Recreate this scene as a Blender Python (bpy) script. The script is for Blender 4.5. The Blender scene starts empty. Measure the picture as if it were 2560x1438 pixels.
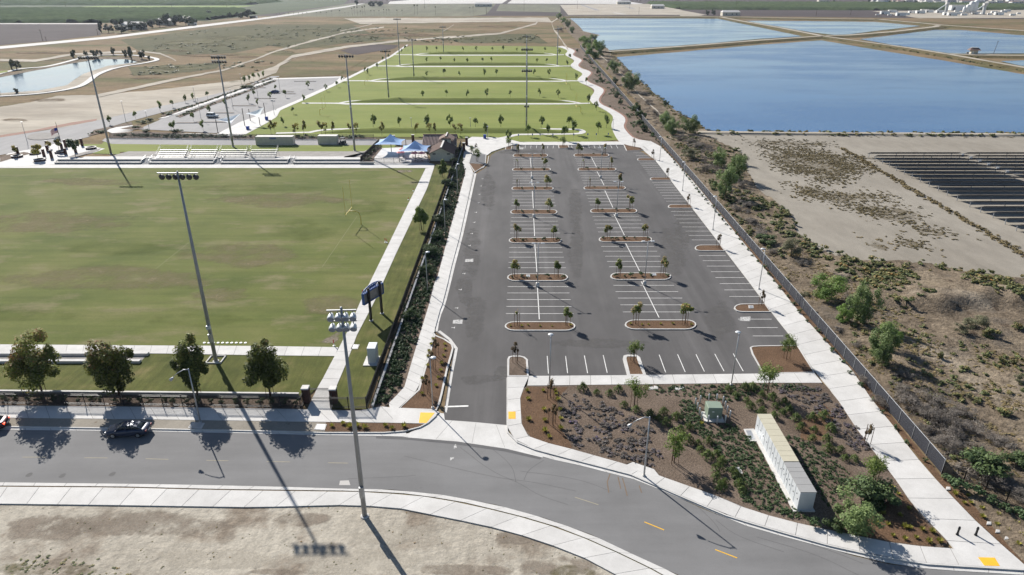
import bpy, bmesh, math, random
import numpy as np
from mathutils import Vector, Matrix
from mathutils.geometry import tessellate_polygon

SC = bpy.context.scene
COL = SC.collection

# ------------------------------------------------------------------ camera
CAM_H = 48.0            # drone height above the street, metres
F_PX = 1706.7           # 24 mm lens on a 2560 px wide frame
PITCH = math.atan((719 + 48) / F_PX)
cam = bpy.data.cameras.new('camera')
cam.sensor_width = 36.0
cam.lens = 36.0 * F_PX / 2560.0
cam.clip_start = 0.5
cam.clip_end = 20000
cam_ob = bpy.data.objects.new('camera', cam)
COL.objects.link(cam_ob)
cam_ob.location = (0, 0, CAM_H)
cam_ob.rotation_euler = (math.pi / 2 - PITCH, 0, 0)
SC.camera = cam_ob

# ------------------------------------------------------------------ sky and sun
SUN_EL = math.radians(32.3)
SUN_AZ = math.radians(-34.0)          # from +Y towards +X
world = bpy.data.worlds.new('World')
SC.world = world
world.use_nodes = True
wn = world.node_tree
sky = wn.nodes.new('ShaderNodeTexSky')
sky.sky_type = 'NISHITA'
sky.sun_disc = False
sky.sun_elevation = SUN_EL
sky.sun_rotation = SUN_AZ
sky.altitude = 120
sky.air_density = 1.0
sky.dust_density = 0.6
sky.ozone_density = 2.2
bg = wn.nodes['Background']
bg.inputs['Strength'].default_value = 0.062
wn.links.new(sky.outputs[0], bg.inputs[0])

sun = bpy.data.lights.new('sun', 'SUN')
sun.energy = 5.0
sun.angle = math.radians(0.5)
sun.color = (1.0, 0.955, 0.89)
sun_ob = bpy.data.objects.new('sun', sun)
COL.objects.link(sun_ob)
sdir = Vector((math.sin(SUN_AZ) * math.cos(SUN_EL), math.cos(SUN_AZ) * math.cos(SUN_EL), math.sin(SUN_EL)))
sun_ob.rotation_euler = sdir.to_track_quat('Z', 'Y').to_euler()
sun_ob.location = (-100, 150, 120)

SC.view_settings.view_transform = 'Standard'
SC.view_settings.look = 'None'
SC.view_settings.exposure = 0.72
SC.view_settings.gamma = 1.0
SC.view_settings.use_curve_mapping = False
SC.cycles.use_denoising = True
SC.cycles.max_bounces = 6
SC.cycles.transparent_max_bounces = 12
SC.cycles.volume_bounces = 0

# ------------------------------------------------------------------ pixel of the photograph -> point on a level
_c, _s = math.cos(PITCH), math.sin(PITCH)
def G(x, y, z=0.0):
    u = (x - 1280) / F_PX; v = (719 - y) / F_PX
    rx, ry, rz = u, _c + v * _s, -_s + v * _c
    t = (z - CAM_H) / rz
    return Vector((rx * t, ry * t, z))
def scale_at(y):                      # pixels per metre across, at ground row y
    return (y + 48) * _c / CAM_H
def up_px(x, yb, yt, z=0.0):          # height in metres of an upright thing from row yb to row yt
    b = G(x, yb, z)
    lo, hi = 0.0, CAM_H
    for _ in range(40):
        m = (lo + hi) / 2
        dz = z + m - CAM_H
        zc = b.y * _c - dz * _s; yc = b.y * _s + dz * _c
        if 719 - F_PX * yc / zc > yt: lo = m
        else: hi = m
    return lo

# ------------------------------------------------------------------ objects
def tag(o, label=None, cat=None, group=None, kind=None):
    if label: o['label'] = label
    if cat: o['category'] = cat
    if group: o['group'] = group
    if kind: o['kind'] = kind
    return o
def thing(name, label, cat, loc=(0, 0, 0), rz=0.0, group=None, scale=1.0):
    o = bpy.data.objects.new(name, None)
    o.empty_display_size = 0.3
    COL.objects.link(o)
    o.location = loc; o.rotation_euler = (0, 0, rz); o.scale = (scale, scale, scale)
    return tag(o, label, cat, group)
def ob(name, mesh, parent=None, loc=(0, 0, 0), rz=0.0, scale=None):
    o = bpy.data.objects.new(name, mesh)
    COL.objects.link(o)
    o.location = loc
    if rz: o.rotation_euler = (0, 0, rz)
    if scale is not None: o.scale = scale if hasattr(scale, '__len__') else (scale,) * 3
    if parent: o.parent = parent
    return o
class MB:                              # collects faces into ONE mesh
    def __init__(s): s.v = []; s.f = []; s.m = []; s.mi = 0
    def add(s, vs, fs):
        b = len(s.v); s.v += [tuple(p) for p in vs]
        for f in fs: s.f.append(tuple(i + b for i in f)); s.m.append(s.mi)
        return s
    def box(s, c, d, rz=0.0, taper=1.0, rot=None):
        hx, hy, hz = d[0] / 2, d[1] / 2, d[2] / 2
        ps = [Vector((sx * hx * (taper if sz > 0 else 1), sy * hy * (taper if sz > 0 else 1), sz * hz)) for sz in (-1, 1) for sy in (-1, 1) for sx in (-1, 1)]
        R = rot if rot is not None else Matrix.Rotation(rz, 3, 'Z')
        ps = [R @ p + Vector(c) for p in ps]
        return s.add(ps, [(0, 2, 3, 1), (4, 5, 7, 6), (0, 1, 5, 4), (2, 6, 7, 3), (0, 4, 6, 2), (1, 3, 7, 5)])
    def tube(s, pts, rads, n=8, cap=True):
        pts = [Vector(p) for p in pts]
        if not hasattr(rads, '__len__'): rads = [rads] * len(pts)
        rings = []
        for i, p in enumerate(pts):
            a = pts[max(i - 1, 0)]; b = pts[min(i + 1, len(pts) - 1)]
            d = (b - a).normalized()
            u = d.cross(Vector((0, 0, 1)))
            if u.length < 1e-3: u = Vector((1, 0, 0))
            u.normalize(); w = d.cross(u)
            rings.append([p + (u * math.cos(2 * math.pi * k / n) + w * math.sin(2 * math.pi * k / n)) * rads[i] for k in range(n)])
        vs = [p for r in rings for p in r]; fs = []
        for i in range(len(pts) - 1):
            for k in range(n):
                k2 = (k + 1) % n
                fs.append((i * n + k, i * n + k2, (i + 1) * n + k2, (i + 1) * n + k))
        if cap: fs.append(tuple(range(n))[::-1]); fs.append(tuple((len(pts) - 1) * n + k for k in range(n)))
        return s.add(vs, fs)
    def lathe(s, prof, c=(0, 0, 0), n=12, ax=None):
        vs = []; fs = []
        R = ax if ax is not None else Matrix.Identity(3)
        for r, z in prof:
            for k in range(n):
                a = 2 * math.pi * k / n
                vs.append(R @ Vector((r * math.cos(a), r * math.sin(a), z)) + Vector(c))
        for i in range(len(prof) - 1):
            for k in range(n):
                k2 = (k + 1) % n
                fs.append((i * n + k, i * n + k2, (i + 1) * n + k2, (i + 1) * n + k))
        fs.append(tuple(range(n))[::-1]); fs.append(tuple((len(prof) - 1) * n + k for k in range(n)))
        return s.add(vs, fs)
    def prism(s, poly, z0, z1, bottom=False):     # poly: list of (x,y)
        P = [Vector((p[0], p[1], 0)) for p in poly]
        tris = tessellate_polygon([P]); n = len(P)
        vs = [(p.x, p.y, z1) for p in P] + [(p.x, p.y, z0) for p in P]
        area = sum(P[i].x * P[(i + 1) % n].y - P[(i + 1) % n].x * P[i].y for i in range(n))
        fs = []
        for t in tris:
            a, b, c = (P[i] for i in t)
            fs.append(tuple(t) if (b - a).cross(c - a).z > 0 else tuple(reversed(t)))
        if z1 - z0 > 1e-6:
            for i in range(n):
                j = (i + 1) % n
                fs.append((i, n + i, n + j, j) if area > 0 else (j, n + j, n + i, i))
        else: vs = vs[:n]
        return s.add(vs, fs)
    def mesh(s, name, mats, smooth=False):
        me = bpy.data.meshes.new(name)
        me.from_pydata(s.v, [], s.f)
        for m in (mats if isinstance(mats, (list, tuple)) else [mats]): me.materials.append(m)
        if isinstance(mats, (list, tuple)): me.polygons.foreach_set('material_index', s.m)
        if smooth: me.polygons.foreach_set('use_smooth', [True] * len(me.polygons))
        me.update()
        return me
    def build(s, name, mats, parent=None, loc=(0, 0, 0), rz=0.0, smooth=False):
        return ob(name, s.mesh(name, mats, smooth), parent, loc, rz)
def structure(o): o['kind'] = 'structure'; return o
def stuff(o, label=None, cat=None): return tag(o, label, cat, kind='stuff')

R0 = random.Random(7)
def jagged(px, amp, step=9.0, seed=1, ky=0.35):
    if amp <= 0: return px
    r = random.Random(seed); out = []
    n = len(px); ph = 0.0; val = 0.0
    for i in range(n):
        a, b = px[i], px[(i + 1) % n]
        L = math.hypot(b[0] - a[0], b[1] - a[1]); k = max(1, int(L / step))
        for j in range(k):
            t = j / k
            val = 0.55 * val + r.gauss(0, 0.75)
            nx, ny = (b[1] - a[1]) / max(L, 1e-6), -(b[0] - a[0]) / max(L, 1e-6)
            out.append((a[0] + (b[0] - a[0]) * t + nx * amp * val, a[1] + (b[1] - a[1]) * t + ny * amp * val * ky))
    return out
def smooth_px(px, it=2, closed=True):
    for _ in range(it):
        q = []
        n = len(px)
        for i in range(n if closed else n - 1):
            a, b = px[i], px[(i + 1) % n]
            q += [(a[0] * .75 + b[0] * .25, a[1] * .75 + b[1] * .25), (a[0] * .25 + b[0] * .75, a[1] * .25 + b[1] * .75)]
        px = q if closed else [px[0]] + q + [px[-1]]
    return px
def ground_poly(px, z): return [(G(x, y, z).x, G(x, y, z).y) for x, y in px]
def patch(name, px, m, z, jag=0, thick=0.0, smooth=0, seed=None, parent=None, kind='structure', label=None, cat=None):
    if smooth: px = smooth_px(px, smooth)
    px = jagged(px, jag, seed=seed or (sum(ord(q) * (i + 3) for i, q in enumerate(name)) + int(px[0][0])) % 997)
    o = MB().prism(ground_poly(px, z), z - thick, z).build(name, m, parent)
    if kind and not parent: o['kind'] = kind
    if label: o['label'] = label
    if cat: o['category'] = cat
    return o
def resample(pl, n):
    P = [Vector(p) for p in pl]; d = [0.0]
    for i in range(1, len(P)): d.append(d[-1] + (P[i] - P[i - 1]).length)
    out = []; j = 0
    for k in range(n + 1):
        t = d[-1] * k / n
        while j < len(P) - 2 and d[j + 1] < t: j += 1
        u = (t - d[j]) / max(d[j + 1] - d[j], 1e-9)
        out.append(P[j].lerp(P[j + 1], min(max(u, 0), 1)))
    return out
def plen(pl): return sum((Vector(pl[i + 1]) - Vector(pl[i])).length for i in range(len(pl) - 1))
def slab_strip(name, Lpx, Rpx, z, m, mbase, spacing=3.0, gap=0.05, smooth=0, pieces=True, thick=0.14):
    if smooth: Lpx = smooth_px(Lpx, smooth, False); Rpx = smooth_px(Rpx, smooth, False)
    L = [G(x, y, z) for x, y in Lpx]; Rr = [G(x, y, z) for x, y in Rpx]
    ln = (plen(L) + plen(Rr)) / 2
    n = max(1, int(round(ln / spacing)))
    a = resample(L, n); b = resample(Rr, n)
    fine = max(n, 24)
    fa = resample(L, fine); fb = resample(Rr, fine)
    drop = 0.02 if pieces else 0.0
    mb = MB()
    vs = [p - Vector((0, 0, drop)) for p in fa] + [p - Vector((0, 0, drop)) for p in fb]
    lo = [p - Vector((0, 0, thick)) for p in fa] + [p - Vector((0, 0, thick)) for p in fb]
    k = fine + 1; fs = []
    for i in range(fine):
        fs.append((i, k + i, k + i + 1, i + 1))
        fs.append((i, i + 1, 2 * k + i + 1, 2 * k + i)); fs.append((k + i + 1, k + i, 3 * k + i, 3 * k + i + 1))
    fs.append((0, 2 * k, 3 * k, k)); fs.append((fine, k + fine, 3 * k + fine, 2 * k + fine))
    mb.add(vs + lo, fs)
    base = structure(mb.build(name, mbase if pieces else m))
    if pieces:
        for i in range(n):
            e = min(0.4, gap / max((a[i + 1] - a[i]).length, .05) / 2); e2 = min(0.4, gap / max((b[i + 1] - b[i]).length, .05) / 2)
            q = [a[i].lerp(a[i + 1], e), b[i].lerp(b[i + 1], e2), b[i].lerp(b[i + 1], 1 - e2), a[i].lerp(a[i + 1], 1 - e)]
            ctr = (q[0] + q[2]) / 2
            inn = [(p - ctr) * 1.0008 for p in q]
            MB().add([(p.x, p.y, 0) for p in inn] + [(p.x, p.y, -thick + .004) for p in inn],
                     [(0, 1, 2, 3), (0, 4, 5, 1), (1, 5, 6, 2), (2, 6, 7, 3), (3, 7, 4, 0)]).build('slab', m, base, ctr)
    return base
def fix_up(me):
    bm = bmesh.new(); bm.from_mesh(me); bmesh.ops.recalc_face_normals(bm, faces=bm.faces); bm.to_mesh(me); bm.free()
def ribbon(name, px, w, z0, z1, m, parent=None, closed=False, side=0.0, pts=None):   # kerb / path along a line of pixels
    P = pts if pts is not None else [G(x, y, z1) for x, y in px]
    n = len(P); vs = []
    for i, p in enumerate(P):
        a = P[(i - 1) % n] if closed else P[max(i - 1, 0)]; b = P[(i + 1) % n] if closed else P[min(i + 1, n - 1)]
        d = (b - a); d.z = 0; d.normalize(); nr = Vector((d.y, -d.x, 0))
        l = p + nr * (side - w / 2); r = p + nr * (side + w / 2)
        vs += [(l.x, l.y, z1), (r.x, r.y, z1), (l.x, l.y, z0), (r.x, r.y, z0)]
    fs = []
    for i in range(n if closed else n - 1):
        a = 4 * i; b = 4 * ((i + 1) % n)
        fs += [(a, a + 1, b + 1, b)]
        if z1 - z0 > 1e-4: fs += [(a, b, b + 2, a + 2), (a + 1, a + 3, b + 3, b + 1)]
    if not closed and z1 - z0 > 1e-4: fs += [(0, 2, 3, 1), (4 * n - 4, 4 * n - 3, 4 * n - 1, 4 * n - 2)]
    o = MB().add(vs, fs).build(name, m, parent)
    if not parent: structure(o)
    return o

# ------------------------------------------------------------------ materials
def _new(name):
    m = bpy.data.materials.new(name); m.use_nodes = True
    nt = m.node_tree; b = nt.nodes['Principled BSDF']
    return m, nt, b
def _coord(nt, scale=(1, 1, 1), rot=0.0, obj=False):
    mp = nt.nodes.new('ShaderNodeMapping')
    mp.inputs['Scale'].default_value = scale
    mp.inputs['Rotation'].default_value = (0, 0, rot)
    if obj: src = nt.nodes.new('ShaderNodeTexCoord').outputs['Object']
    else: src = nt.nodes.new('ShaderNodeNewGeometry').outputs['Position']
    nt.links.new(src, mp.inputs['Vector'])
    return mp.outputs[0]
def _noise(nt, vec, scale, detail=4, rough=.6):
    n = nt.nodes.new('ShaderNodeTexNoise'); n.inputs['Scale'].default_value = scale
    n.inputs['Detail'].default_value = detail; n.inputs['Roughness'].default_value = rough
    nt.links.new(vec, n.inputs['Vector']); return n.outputs['Fac']
def _ramp(nt, fac, stops, interp='LINEAR'):
    r = nt.nodes.new('ShaderNodeValToRGB'); cr = r.color_ramp; cr.interpolation = interp
    while len(cr.elements) > 1: cr.elements.remove(cr.elements[-1])
    cr.elements[0].position = stops[0][0]; cr.elements[0].color = (*stops[0][1], 1)
    for p, c in stops[1:]:
        e = cr.elements.new(p); e.color = (*c, 1)
    nt.links.new(fac, r.inputs[0]); return r.outputs[0]
def _mix(nt, fac, a, b, mode='MIX'):
    x = nt.nodes.new('ShaderNodeMix'); x.data_type = 'RGBA'; x.blend_type = mode
    for s, v in ((0, fac), (6, a), (7, b)):
        if hasattr(v, 'is_linked'): nt.links.new(v, x.inputs[s])
        else: x.inputs[s].default_value = v if s == 0 else (*v, 1)
    return x.outputs[2]
def _g(v): return (v, v, v)
def surf(name, layers, rough=.9, bump=0.0, bscale=6.0, spec=0.25, metal=0.0, objrand=0.0):
    """layers: (scale, stretch, stops, mode) noise layers, first is base colour ramp, others multiply (MULTIPLY) or mix by mask"""
    m, nt, b = _new(name)
    col = None
    for L in layers:
        sc, st, stops, mode = L[:4]
        rot = L[4] if len(L) > 4 else 0.0
        v = _coord(nt, st, rot)
        f = _noise(nt, v, sc, 5, .62)
        if mode == 'BASE': col = _ramp(nt, f, stops)
        elif mode == 'MULTIPLY': col = _mix(nt, 1.0, col, _ramp(nt, f, stops), 'MULTIPLY')
        else:                          # MASK: stops = [(lo),(hi)], colour
            lo, hi, c = stops
            col = _mix(nt, _ramp(nt, f, [(lo, _g(0)), (hi, _g(1))]), col, c)
    if objrand:
        oi = nt.nodes.new('ShaderNodeObjectInfo')
        col = _mix(nt, 1.0, col, _ramp(nt, oi.outputs['Random'], [(0, _g(1 - objrand)), (1, _g(1 + objrand * .3))]), 'MULTIPLY')
    nt.links.new(col, b.inputs['Base Color'])
    b.inputs['Roughness'].default_value = rough
    b.inputs['Specular IOR Level'].default_value = spec
    b.inputs['Metallic'].default_value = metal
    if bump:
        bp = nt.nodes.new('ShaderNodeBump'); bp.inputs['Strength'].default_value = 1.0; bp.inputs['Distance'].default_value = bump
        nt.links.new(_noise(nt, _coord(nt), bscale, 5, .65), bp.inputs['Height'])
        nt.links.new(bp.outputs[0], b.inputs['Normal'])
    return m
def flat(name, c, rough=.6, metal=0.0, spec=.4, var=.12, scale=1.5, emit=0):
    lo = tuple(x * (1 - var) for x in c); hi = tuple(min(1, x * (1 + var)) for x in c)
    m = surf(name, [(scale, (1, 1, 1), [(.3, lo), (.7, hi)], 'BASE')], rough, 0, 1, spec, metal)
    if emit:
        b = m.node_tree.nodes['Principled BSDF']; b.inputs['Emission Color'].default_value = (*c, 1); b.inputs['Emission Strength'].default_value = emit
    return m
def leafmat(name, stops, trans=.35, rough=.6):
    m, nt, b = _new(name)
    at = nt.nodes.new('ShaderNodeAttribute'); at.attribute_name = 'tint'
    col = _ramp(nt, at.outputs['Fac'], stops)
    oi = nt.nodes.new('ShaderNodeObjectInfo')
    col = _mix(nt, 1.0, col, _ramp(nt, oi.outputs['Random'], [(0, _g(.78)), (1, _g(1.15))]), 'MULTIPLY')
    nt.links.new(col, b.inputs['Base Color'])
    b.inputs['Roughness'].default_value = rough; b.inputs['Specular IOR Level'].default_value = .2
    tr = nt.nodes.new('ShaderNodeBsdfTranslucent'); nt.links.new(col, tr.inputs[0])
    mx = nt.nodes.new('ShaderNodeMixShader'); mx.inputs[0].default_value = trans
    nt.links.new(b.outputs[0], mx.inputs[1]); nt.links.new(tr.outputs[0], mx.inputs[2])
    nt.links.new(mx.outputs[0], nt.nodes['Material Output'].inputs[0])
    return m

M = {}
M['concrete'] = surf('concrete', [(.35, (1, 1, 1), [(.3, (.50, .485, .46)), (.7, (.60, .585, .56))], 'BASE'), (9, (1, 1, 1), [(.3, _g(.92)), (.7, _g(1.04))], 'MULTIPLY'), (.9, (1, 1, 1), [(.36, _g(.95)), (.5, _g(1))], 'MULTIPLY')], .85, .003, 30, objrand=.07)
M['joint'] = flat('concrete_joint', (.17, .16, .15), .95)
M['kerb'] = surf('kerb_concrete', [(.6, (1, 1, 1), [(.3, (.47, .455, .43)), (.7, (.58, .565, .54))], 'BASE'), (5, (1, 1, 1), [(.3, _g(.9)), (.7, _g(1.05))], 'MULTIPLY')], .85, objrand=.05)
M['lot'] = surf('lot_asphalt', [(.05, (1, 1, 1), [(.3, (.076, .072, .071)), (.7, (.102, .097, .095))], 'BASE'), (.22, (1, .35, 1), [(.35, _g(.86)), (.65, _g(1.08))], 'MULTIPLY', .02), (22, (1, 1, 1), [(.3, _g(.8)), (.7, _g(1.2))], 'MULTIPLY'),
                                (.3, (1.2, .04, 1), [(.5, _g(1.0)), (.66, _g(1.22))], 'MULTIPLY', .02)], .88, .004, 60)
M['road'] = surf('road_asphalt', [(.12, (1, 1, 1), [(.3, (.158, .155, .153)), (.7, (.195, .192, .19))], 'BASE'), (.35, (.12, 1, 1), [(.35, _g(.9)), (.65, _g(1.06))], 'MULTIPLY'), (24, (1, 1, 1), [(.3, _g(.86)), (.7, _g(1.12))], 'MULTIPLY'),
                                  (1.2, (1, 1, 1), [(.68, _g(1)), (.74, _g(.82))], 'MULTIPLY')], .9, .003, 60)
M['road_dark'] = surf('patched_asphalt', [(.3, (1, 1, 1), [(.3, (.085, .083, .085)), (.7, (.12, .117, .117))], 'BASE'), (20, (1, 1, 1), [(.3, _g(.85)), (.7, _g(1.15))], 'MULTIPLY')], .9)
M['lot_far'] = surf('aged_asphalt', [(.05, (1, 1, 1), [(.3, (.21, .205, .205)), (.7, (.27, .262, .258))], 'BASE'), (.3, (1, .3, 1), [(.35, _g(.92)), (.65, _g(1.06))], 'MULTIPLY', .5)], .9)
M['field'] = surf('field_turf', [(.05, (1, 1.5, 1), [(.3, (.078, .099, .024)), (.5, (.113, .129, .035)), (.72, (.155, .153, .055))], 'BASE'), (.11, (.8, 1.6, 1), (.53, .75, (.20, .172, .095)), 'MASK'), (.3, (.12, 2.2, 1), [(.35, _g(.88)), (.65, _g(1.08))], 'MULTIPLY'), (8, (1, 1, 1), [(.3, _g(.72)), (.7, _g(1.25))], 'MULTIPLY')], .95, .02, 25, .1)
M['turf'] = surf('park_turf', [(.03, (1, 2, 1), [(.3, (.15, .185, .042)), (.7, (.202, .225, .06))], 'BASE'), (.06, (.6, 2.5, 1), (.58, .78, (.225, .2, .075)), 'MASK'), (.35, (.1, 2.0, 1), [(.35, _g(.92)), (.65, _g(1.06))], 'MULTIPLY'), (6, (1, 1, 1), [(.3, _g(.85)), (.7, _g(1.12))], 'MULTIPLY')], .95, .02, 20, .1)
M['slope_turf'] = surf('slope_turf', [(.25, (1, 1, 1), [(.3, (.06, .073, .018)), (.55, (.10, .106, .03)), (.75, (.165, .14, .06))], 'BASE'), (.5, (3, .25, 1), [(.35, _g(.82)), (.65, _g(1.14))], 'MULTIPLY', .36), (8, (1, 1, 1), [(.3, _g(.75)), (.7, _g(1.2))], 'MULTIPLY')], .95, .03, 20, .1)
M['mulch'] = surf('bark_mulch', [(.4, (1, 1, 1), [(.3, (.095, .058, .036)), (.7, (.15, .092, .056))], 'BASE'), (7, (1, 1, 1), [(.28, _g(.45)), (.5, _g(1)), (.74, _g(1.7))], 'MULTIPLY'), (30, (1, 1, 1), [(.3, _g(.6)), (.7, _g(1.4))], 'MULTIPLY')], .95, .06, 12, .1)
M['mulch_pale'] = surf('weathered_mulch', [(.25, (1, 1, 1), [(.3, (.10, .074, .055)), (.7, (.17, .13, .10))], 'BASE'), (6, (1, 1, 1), [(.3, _g(.45)), (.5, _g(1)), (.74, _g(1.75))], 'MULTIPLY'), (30, (1, 1, 1), [(.3, _g(.6)), (.7, _g(1.4))], 'MULTIPLY')], .95, .06, 12, .1)
M['dirt'] = surf('bare_dirt', [(.03, (1, 1, 1), [(.3, (.24, .215, .178)), (.7, (.305, .278, .235))], 'BASE'), (.35, (1, .4, 1), [(.3, _g(.86)), (.7, _g(1.08))], 'MULTIPLY', .4), (5, (1, 1, 1), [(.3, _g(.88)), (.7, _g(1.1))], 'MULTIPLY'), (.9, (1, 1, 1), (.66, .72, (.16, .125, .085)), 'MASK')], .98, .05, 4, .1)
M['sand'] = surf('sandy_ground', [(.06, (1, 1, 1), [(.3, (.335, .30, .245)), (.7, (.46, .42, .35))], 'BASE'), (.16, (1, 1, 1), (.5, .64, (.235, .195, .152)), 'MASK'), (1.2, (1, .5, 1), [(.3, _g(.78)), (.62, _g(1.06))], 'MULTIPLY', .5), (8, (1, 1, 1), [(.3, _g(.8)), (.7, _g(1.12))], 'MULTIPLY')], .98, .12, 1.6, .1)
M['sand_far'] = surf('pale_dirt', [(.02, (1, 1, 1), [(.3, (.34, .295, .235)), (.7, (.45, .405, .335))], 'BASE'), (.05, (.4, 1.2, 1), [(.38, _g(.78)), (.6, _g(1.03))], 'MULTIPLY', -.2), (.4, (.4, 1, 1), [(.3, _g(.88)), (.7, _g(1.06))], 'MULTIPLY', -.2)], .98, 0, 1, .1)
M['dry'] = surf('dry_grass', [(.012, (1, 1, 1), [(.3, (.15, .108, .064)), (.7, (.235, .172, .10))], 'BASE'), (.02, (.6, 1.5, 1), (.48, .62, (.115, .108, .05)), 'MASK'), (.15, (.5, 1.3, 1), [(.3, _g(.72)), (.7, _g(1.2))], 'MULTIPLY'), (1.0, (.6, 1, 1), [(.3, _g(.75)), (.7, _g(1.2))], 'MULTIPLY')], .98, .15, .8, .05)
M['bank'] = surf('dry_bank', [(.09, (1, 1, 1), [(.3, (.125, .098, .07)), (.5, (.19, .15, .108)), (.7, (.26, .21, .15))], 'BASE'), (.6, (1, 1, 1), [(.3, _g(.7)), (.7, _g(1.16))], 'MULTIPLY'), (4, (1, 1, 1), [(.3, _g(.7)), (.7, _g(1.22))], 'MULTIPLY'), (.055, (1, 1, 1), (.58, .68, (.30, .25, .19)), 'MASK'), (.13, (1, 1, 1), (.56, .66, (.13, .108, .085)), 'MASK'), (.3, (1, 1, 1), (.6, .68, (.095, .072, .052)), 'MASK'), (1.3, (1, 1, 1), [(.32, _g(.6)), (.5, _g(1)), (.7, _g(1.25))], 'MULTIPLY')], .98, .28, 2.2, .05)
M['olive'] = surf('olive_scrub', [(.02, (1, 1, 1), [(.3, (.07, .072, .036)), (.7, (.112, .104, .055))], 'BASE'), (.25, (.5, 1.2, 1), [(.3, _g(.65)), (.7, _g(1.3))], 'MULTIPLY')], .98, .2, .6, .05)
M['plough'] = surf('ploughed_soil', [(.01, (1, 1, 1), [(.3, (.066, .054, .053)), (.7, (.09, .074, .071))], 'BASE'), (.1, (.1, 1.5, 1), [(.3, _g(.86)), (.7, _g(1.1))], 'MULTIPLY', .1)], .98, 0, 1, .05)
M['crop'] = surf('crop_rows', [(.004, (1, 1, 1), [(.3, (.062, .078, .042)), (.7, (.088, .105, .055))], 'BASE'), (.06, (.3, 1.2, 1), [(.3, _g(.75)), (.7, _g(1.25))], 'MULTIPLY')], .95, 0, 1, .05)
M['crop_light'] = surf('young_crop', [(.01, (1, 1, 1), [(.3, (.15, .2, .06)), (.7, (.19, .235, .075))], 'BASE')], .95, 0, 1, .05)
M['vine'] = surf('pale_vineyard', [(.006, (1, 1, 1), [(.3, (.135, .138, .098)), (.7, (.17, .165, .118))], 'BASE'), (.05, (1.0, .15, 1), [(.35, _g(.86)), (.65, _g(1.12))], 'MULTIPLY')], .98, 0, 1, .05)
M['paleroad'] = flat('pale_road', (.43, .41, .385), .9, scale=.05)
M['gravel'] = surf('gravel', [(.4, (1, 1, 1), [(.3, (.21, .195, .18)), (.7, (.29, .272, .25))], 'BASE'), (12, (1, 1, 1), [(.3, _g(.75)), (.7, _g(1.25))], 'MULTIPLY')], .98)
M['white'] = flat('white_paint', (.78, .77, .74), .6, var=.05)
M['line'] = surf('line_paint', [(1.5, (1, 1, 1), [(.3, (.58, .57, .54)), (.6, (.74, .73, .7))], 'BASE'), (7, (1, 1, 1), (.6, .75, (.25, .24, .235)), 'MASK')], .8)
M['line_faded'] = flat('faded_line_paint', (.30, .27, .2), .9)
M['yellow'] = surf('yellow_paint', [(2, (1, 1, 1), [(.3, (.66, .36, .03)), (.7, (.74, .42, .04))], 'BASE'), (5, (1, 1, 1), (.62, .8, (.35, .24, .1)), 'MASK')], .8)
M['tactile'] = flat('tactile_yellow', (.80, .44, .03), .7, var=.06)
M['galv'] = flat('galvanised_steel', (.40, .41, .42), .45, .55, .5, .08)
M['galv_dull'] = flat('weathered_galvanised_steel', (.30, .31, .325), .6, .5, .5, .1)
M['alu'] = flat('aluminium', (.62, .62, .61), .4, .6, .5, .06)
M['black'] = flat('black_steel', (.018, .018, .02), .45, .2)
M['dark'] = flat('dark_grey', (.05, .05, .055), .6)
M['brick'] = surf('dark_brick', [(2, (1, 1, 1), [(.3, (.058, .03, .026)), (.7, (.09, .045, .037))], 'BASE'), (9, (1, 1, 3), [(.35, _g(.7)), (.6, _g(1.15))], 'MULTIPLY')], .9, .01, 14)
M['cap'] = flat('stone_cap', (.55, .53, .5), .8)
M['stone'] = flat('grey_block', (.3, .29, .27), .9)
M['cream'] = flat('cream_stucco', (.56, .52, .43), .9)
M['cabinet'] = flat('pale_grey_cabinet', (.55, .57, .585), .45, .1, .4, .05)
M['cabinet_top'] = flat('cream_cabinet_top', (.47, .435, .33), .5, .0, .4, .05)
M['cabinet_grey'] = flat('grey_cabinet_top', (.30, .295, .285), .5, .0, .4, .05)
M['transformer'] = flat('sage_green_paint', (.21, .26, .2), .5, 0, .4, .05)
M['bark'] = flat('bark', (.085, .058, .04), .95, var=.3, scale=8)
M['stake'] = flat('timber_stake', (.16, .09, .05), .9, var=.25, scale=5)
M['blue'] = flat('blue_steel', (.03, .09, .28), .45)
M['sail'] = flat('blue_shade_cloth', (.16, .33, .68), .75, var=.05)
M['sail_pale'] = flat('pale_blue_shade_cloth', (.50, .64, .85), .75, var=.04)
M['rooftile'] = flat('brown_roof_tile', (.155, .1, .08), .9, var=.2, scale=3)
M['rooftile_pale'] = flat('weathered_roof_tile', (.27, .2, .175), .9, var=.2, scale=3)
for _k, _c2 in (('sail', (.38, .57, .88)), ('sail_pale', (.84, .90, .95))):
    m = flat(_k + '_cloth', _c2, .75, var=.05); nt = m.node_tree; _b = nt.nodes['Principled BSDF']
    tr = nt.nodes.new('ShaderNodeBsdfTranslucent'); tr.inputs[0].default_value = (*_c2, 1); mx = nt.nodes.new('ShaderNodeMixShader'); mx.inputs[0].default_value = .35
    nt.links.new(_b.outputs[0], mx.inputs[1]); nt.links.new(tr.outputs[0], mx.inputs[2]); nt.links.new(mx.outputs[0], nt.nodes['Material Output'].inputs[0]); M[_k] = m
M['lens'] = flat('lamp_lens', (.13, .165, .24), .3)
M['bin'] = flat('blue_plastic', (.02, .06, .32), .4)
M['red'] = flat('red_paint', (.5, .03, .02), .5)
M['pink'] = flat('pink_umbrella', (.62, .2, .2), .8)
M['goal'] = flat('yellow_goal_paint', (.62, .47, .1), .5)
M['goal_white'] = flat('white_goal_paint', (.75, .75, .7), .5)
M['screen'] = flat('panel_back', (.23, .22, .215), .35, .3)
M['solar'] = flat('solar_cell', (.012, .016, .03), .25, 0, .5, .1)
M['solar_back'] = flat('solar_frame', (.055, .058, .066), .5, .2)
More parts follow.
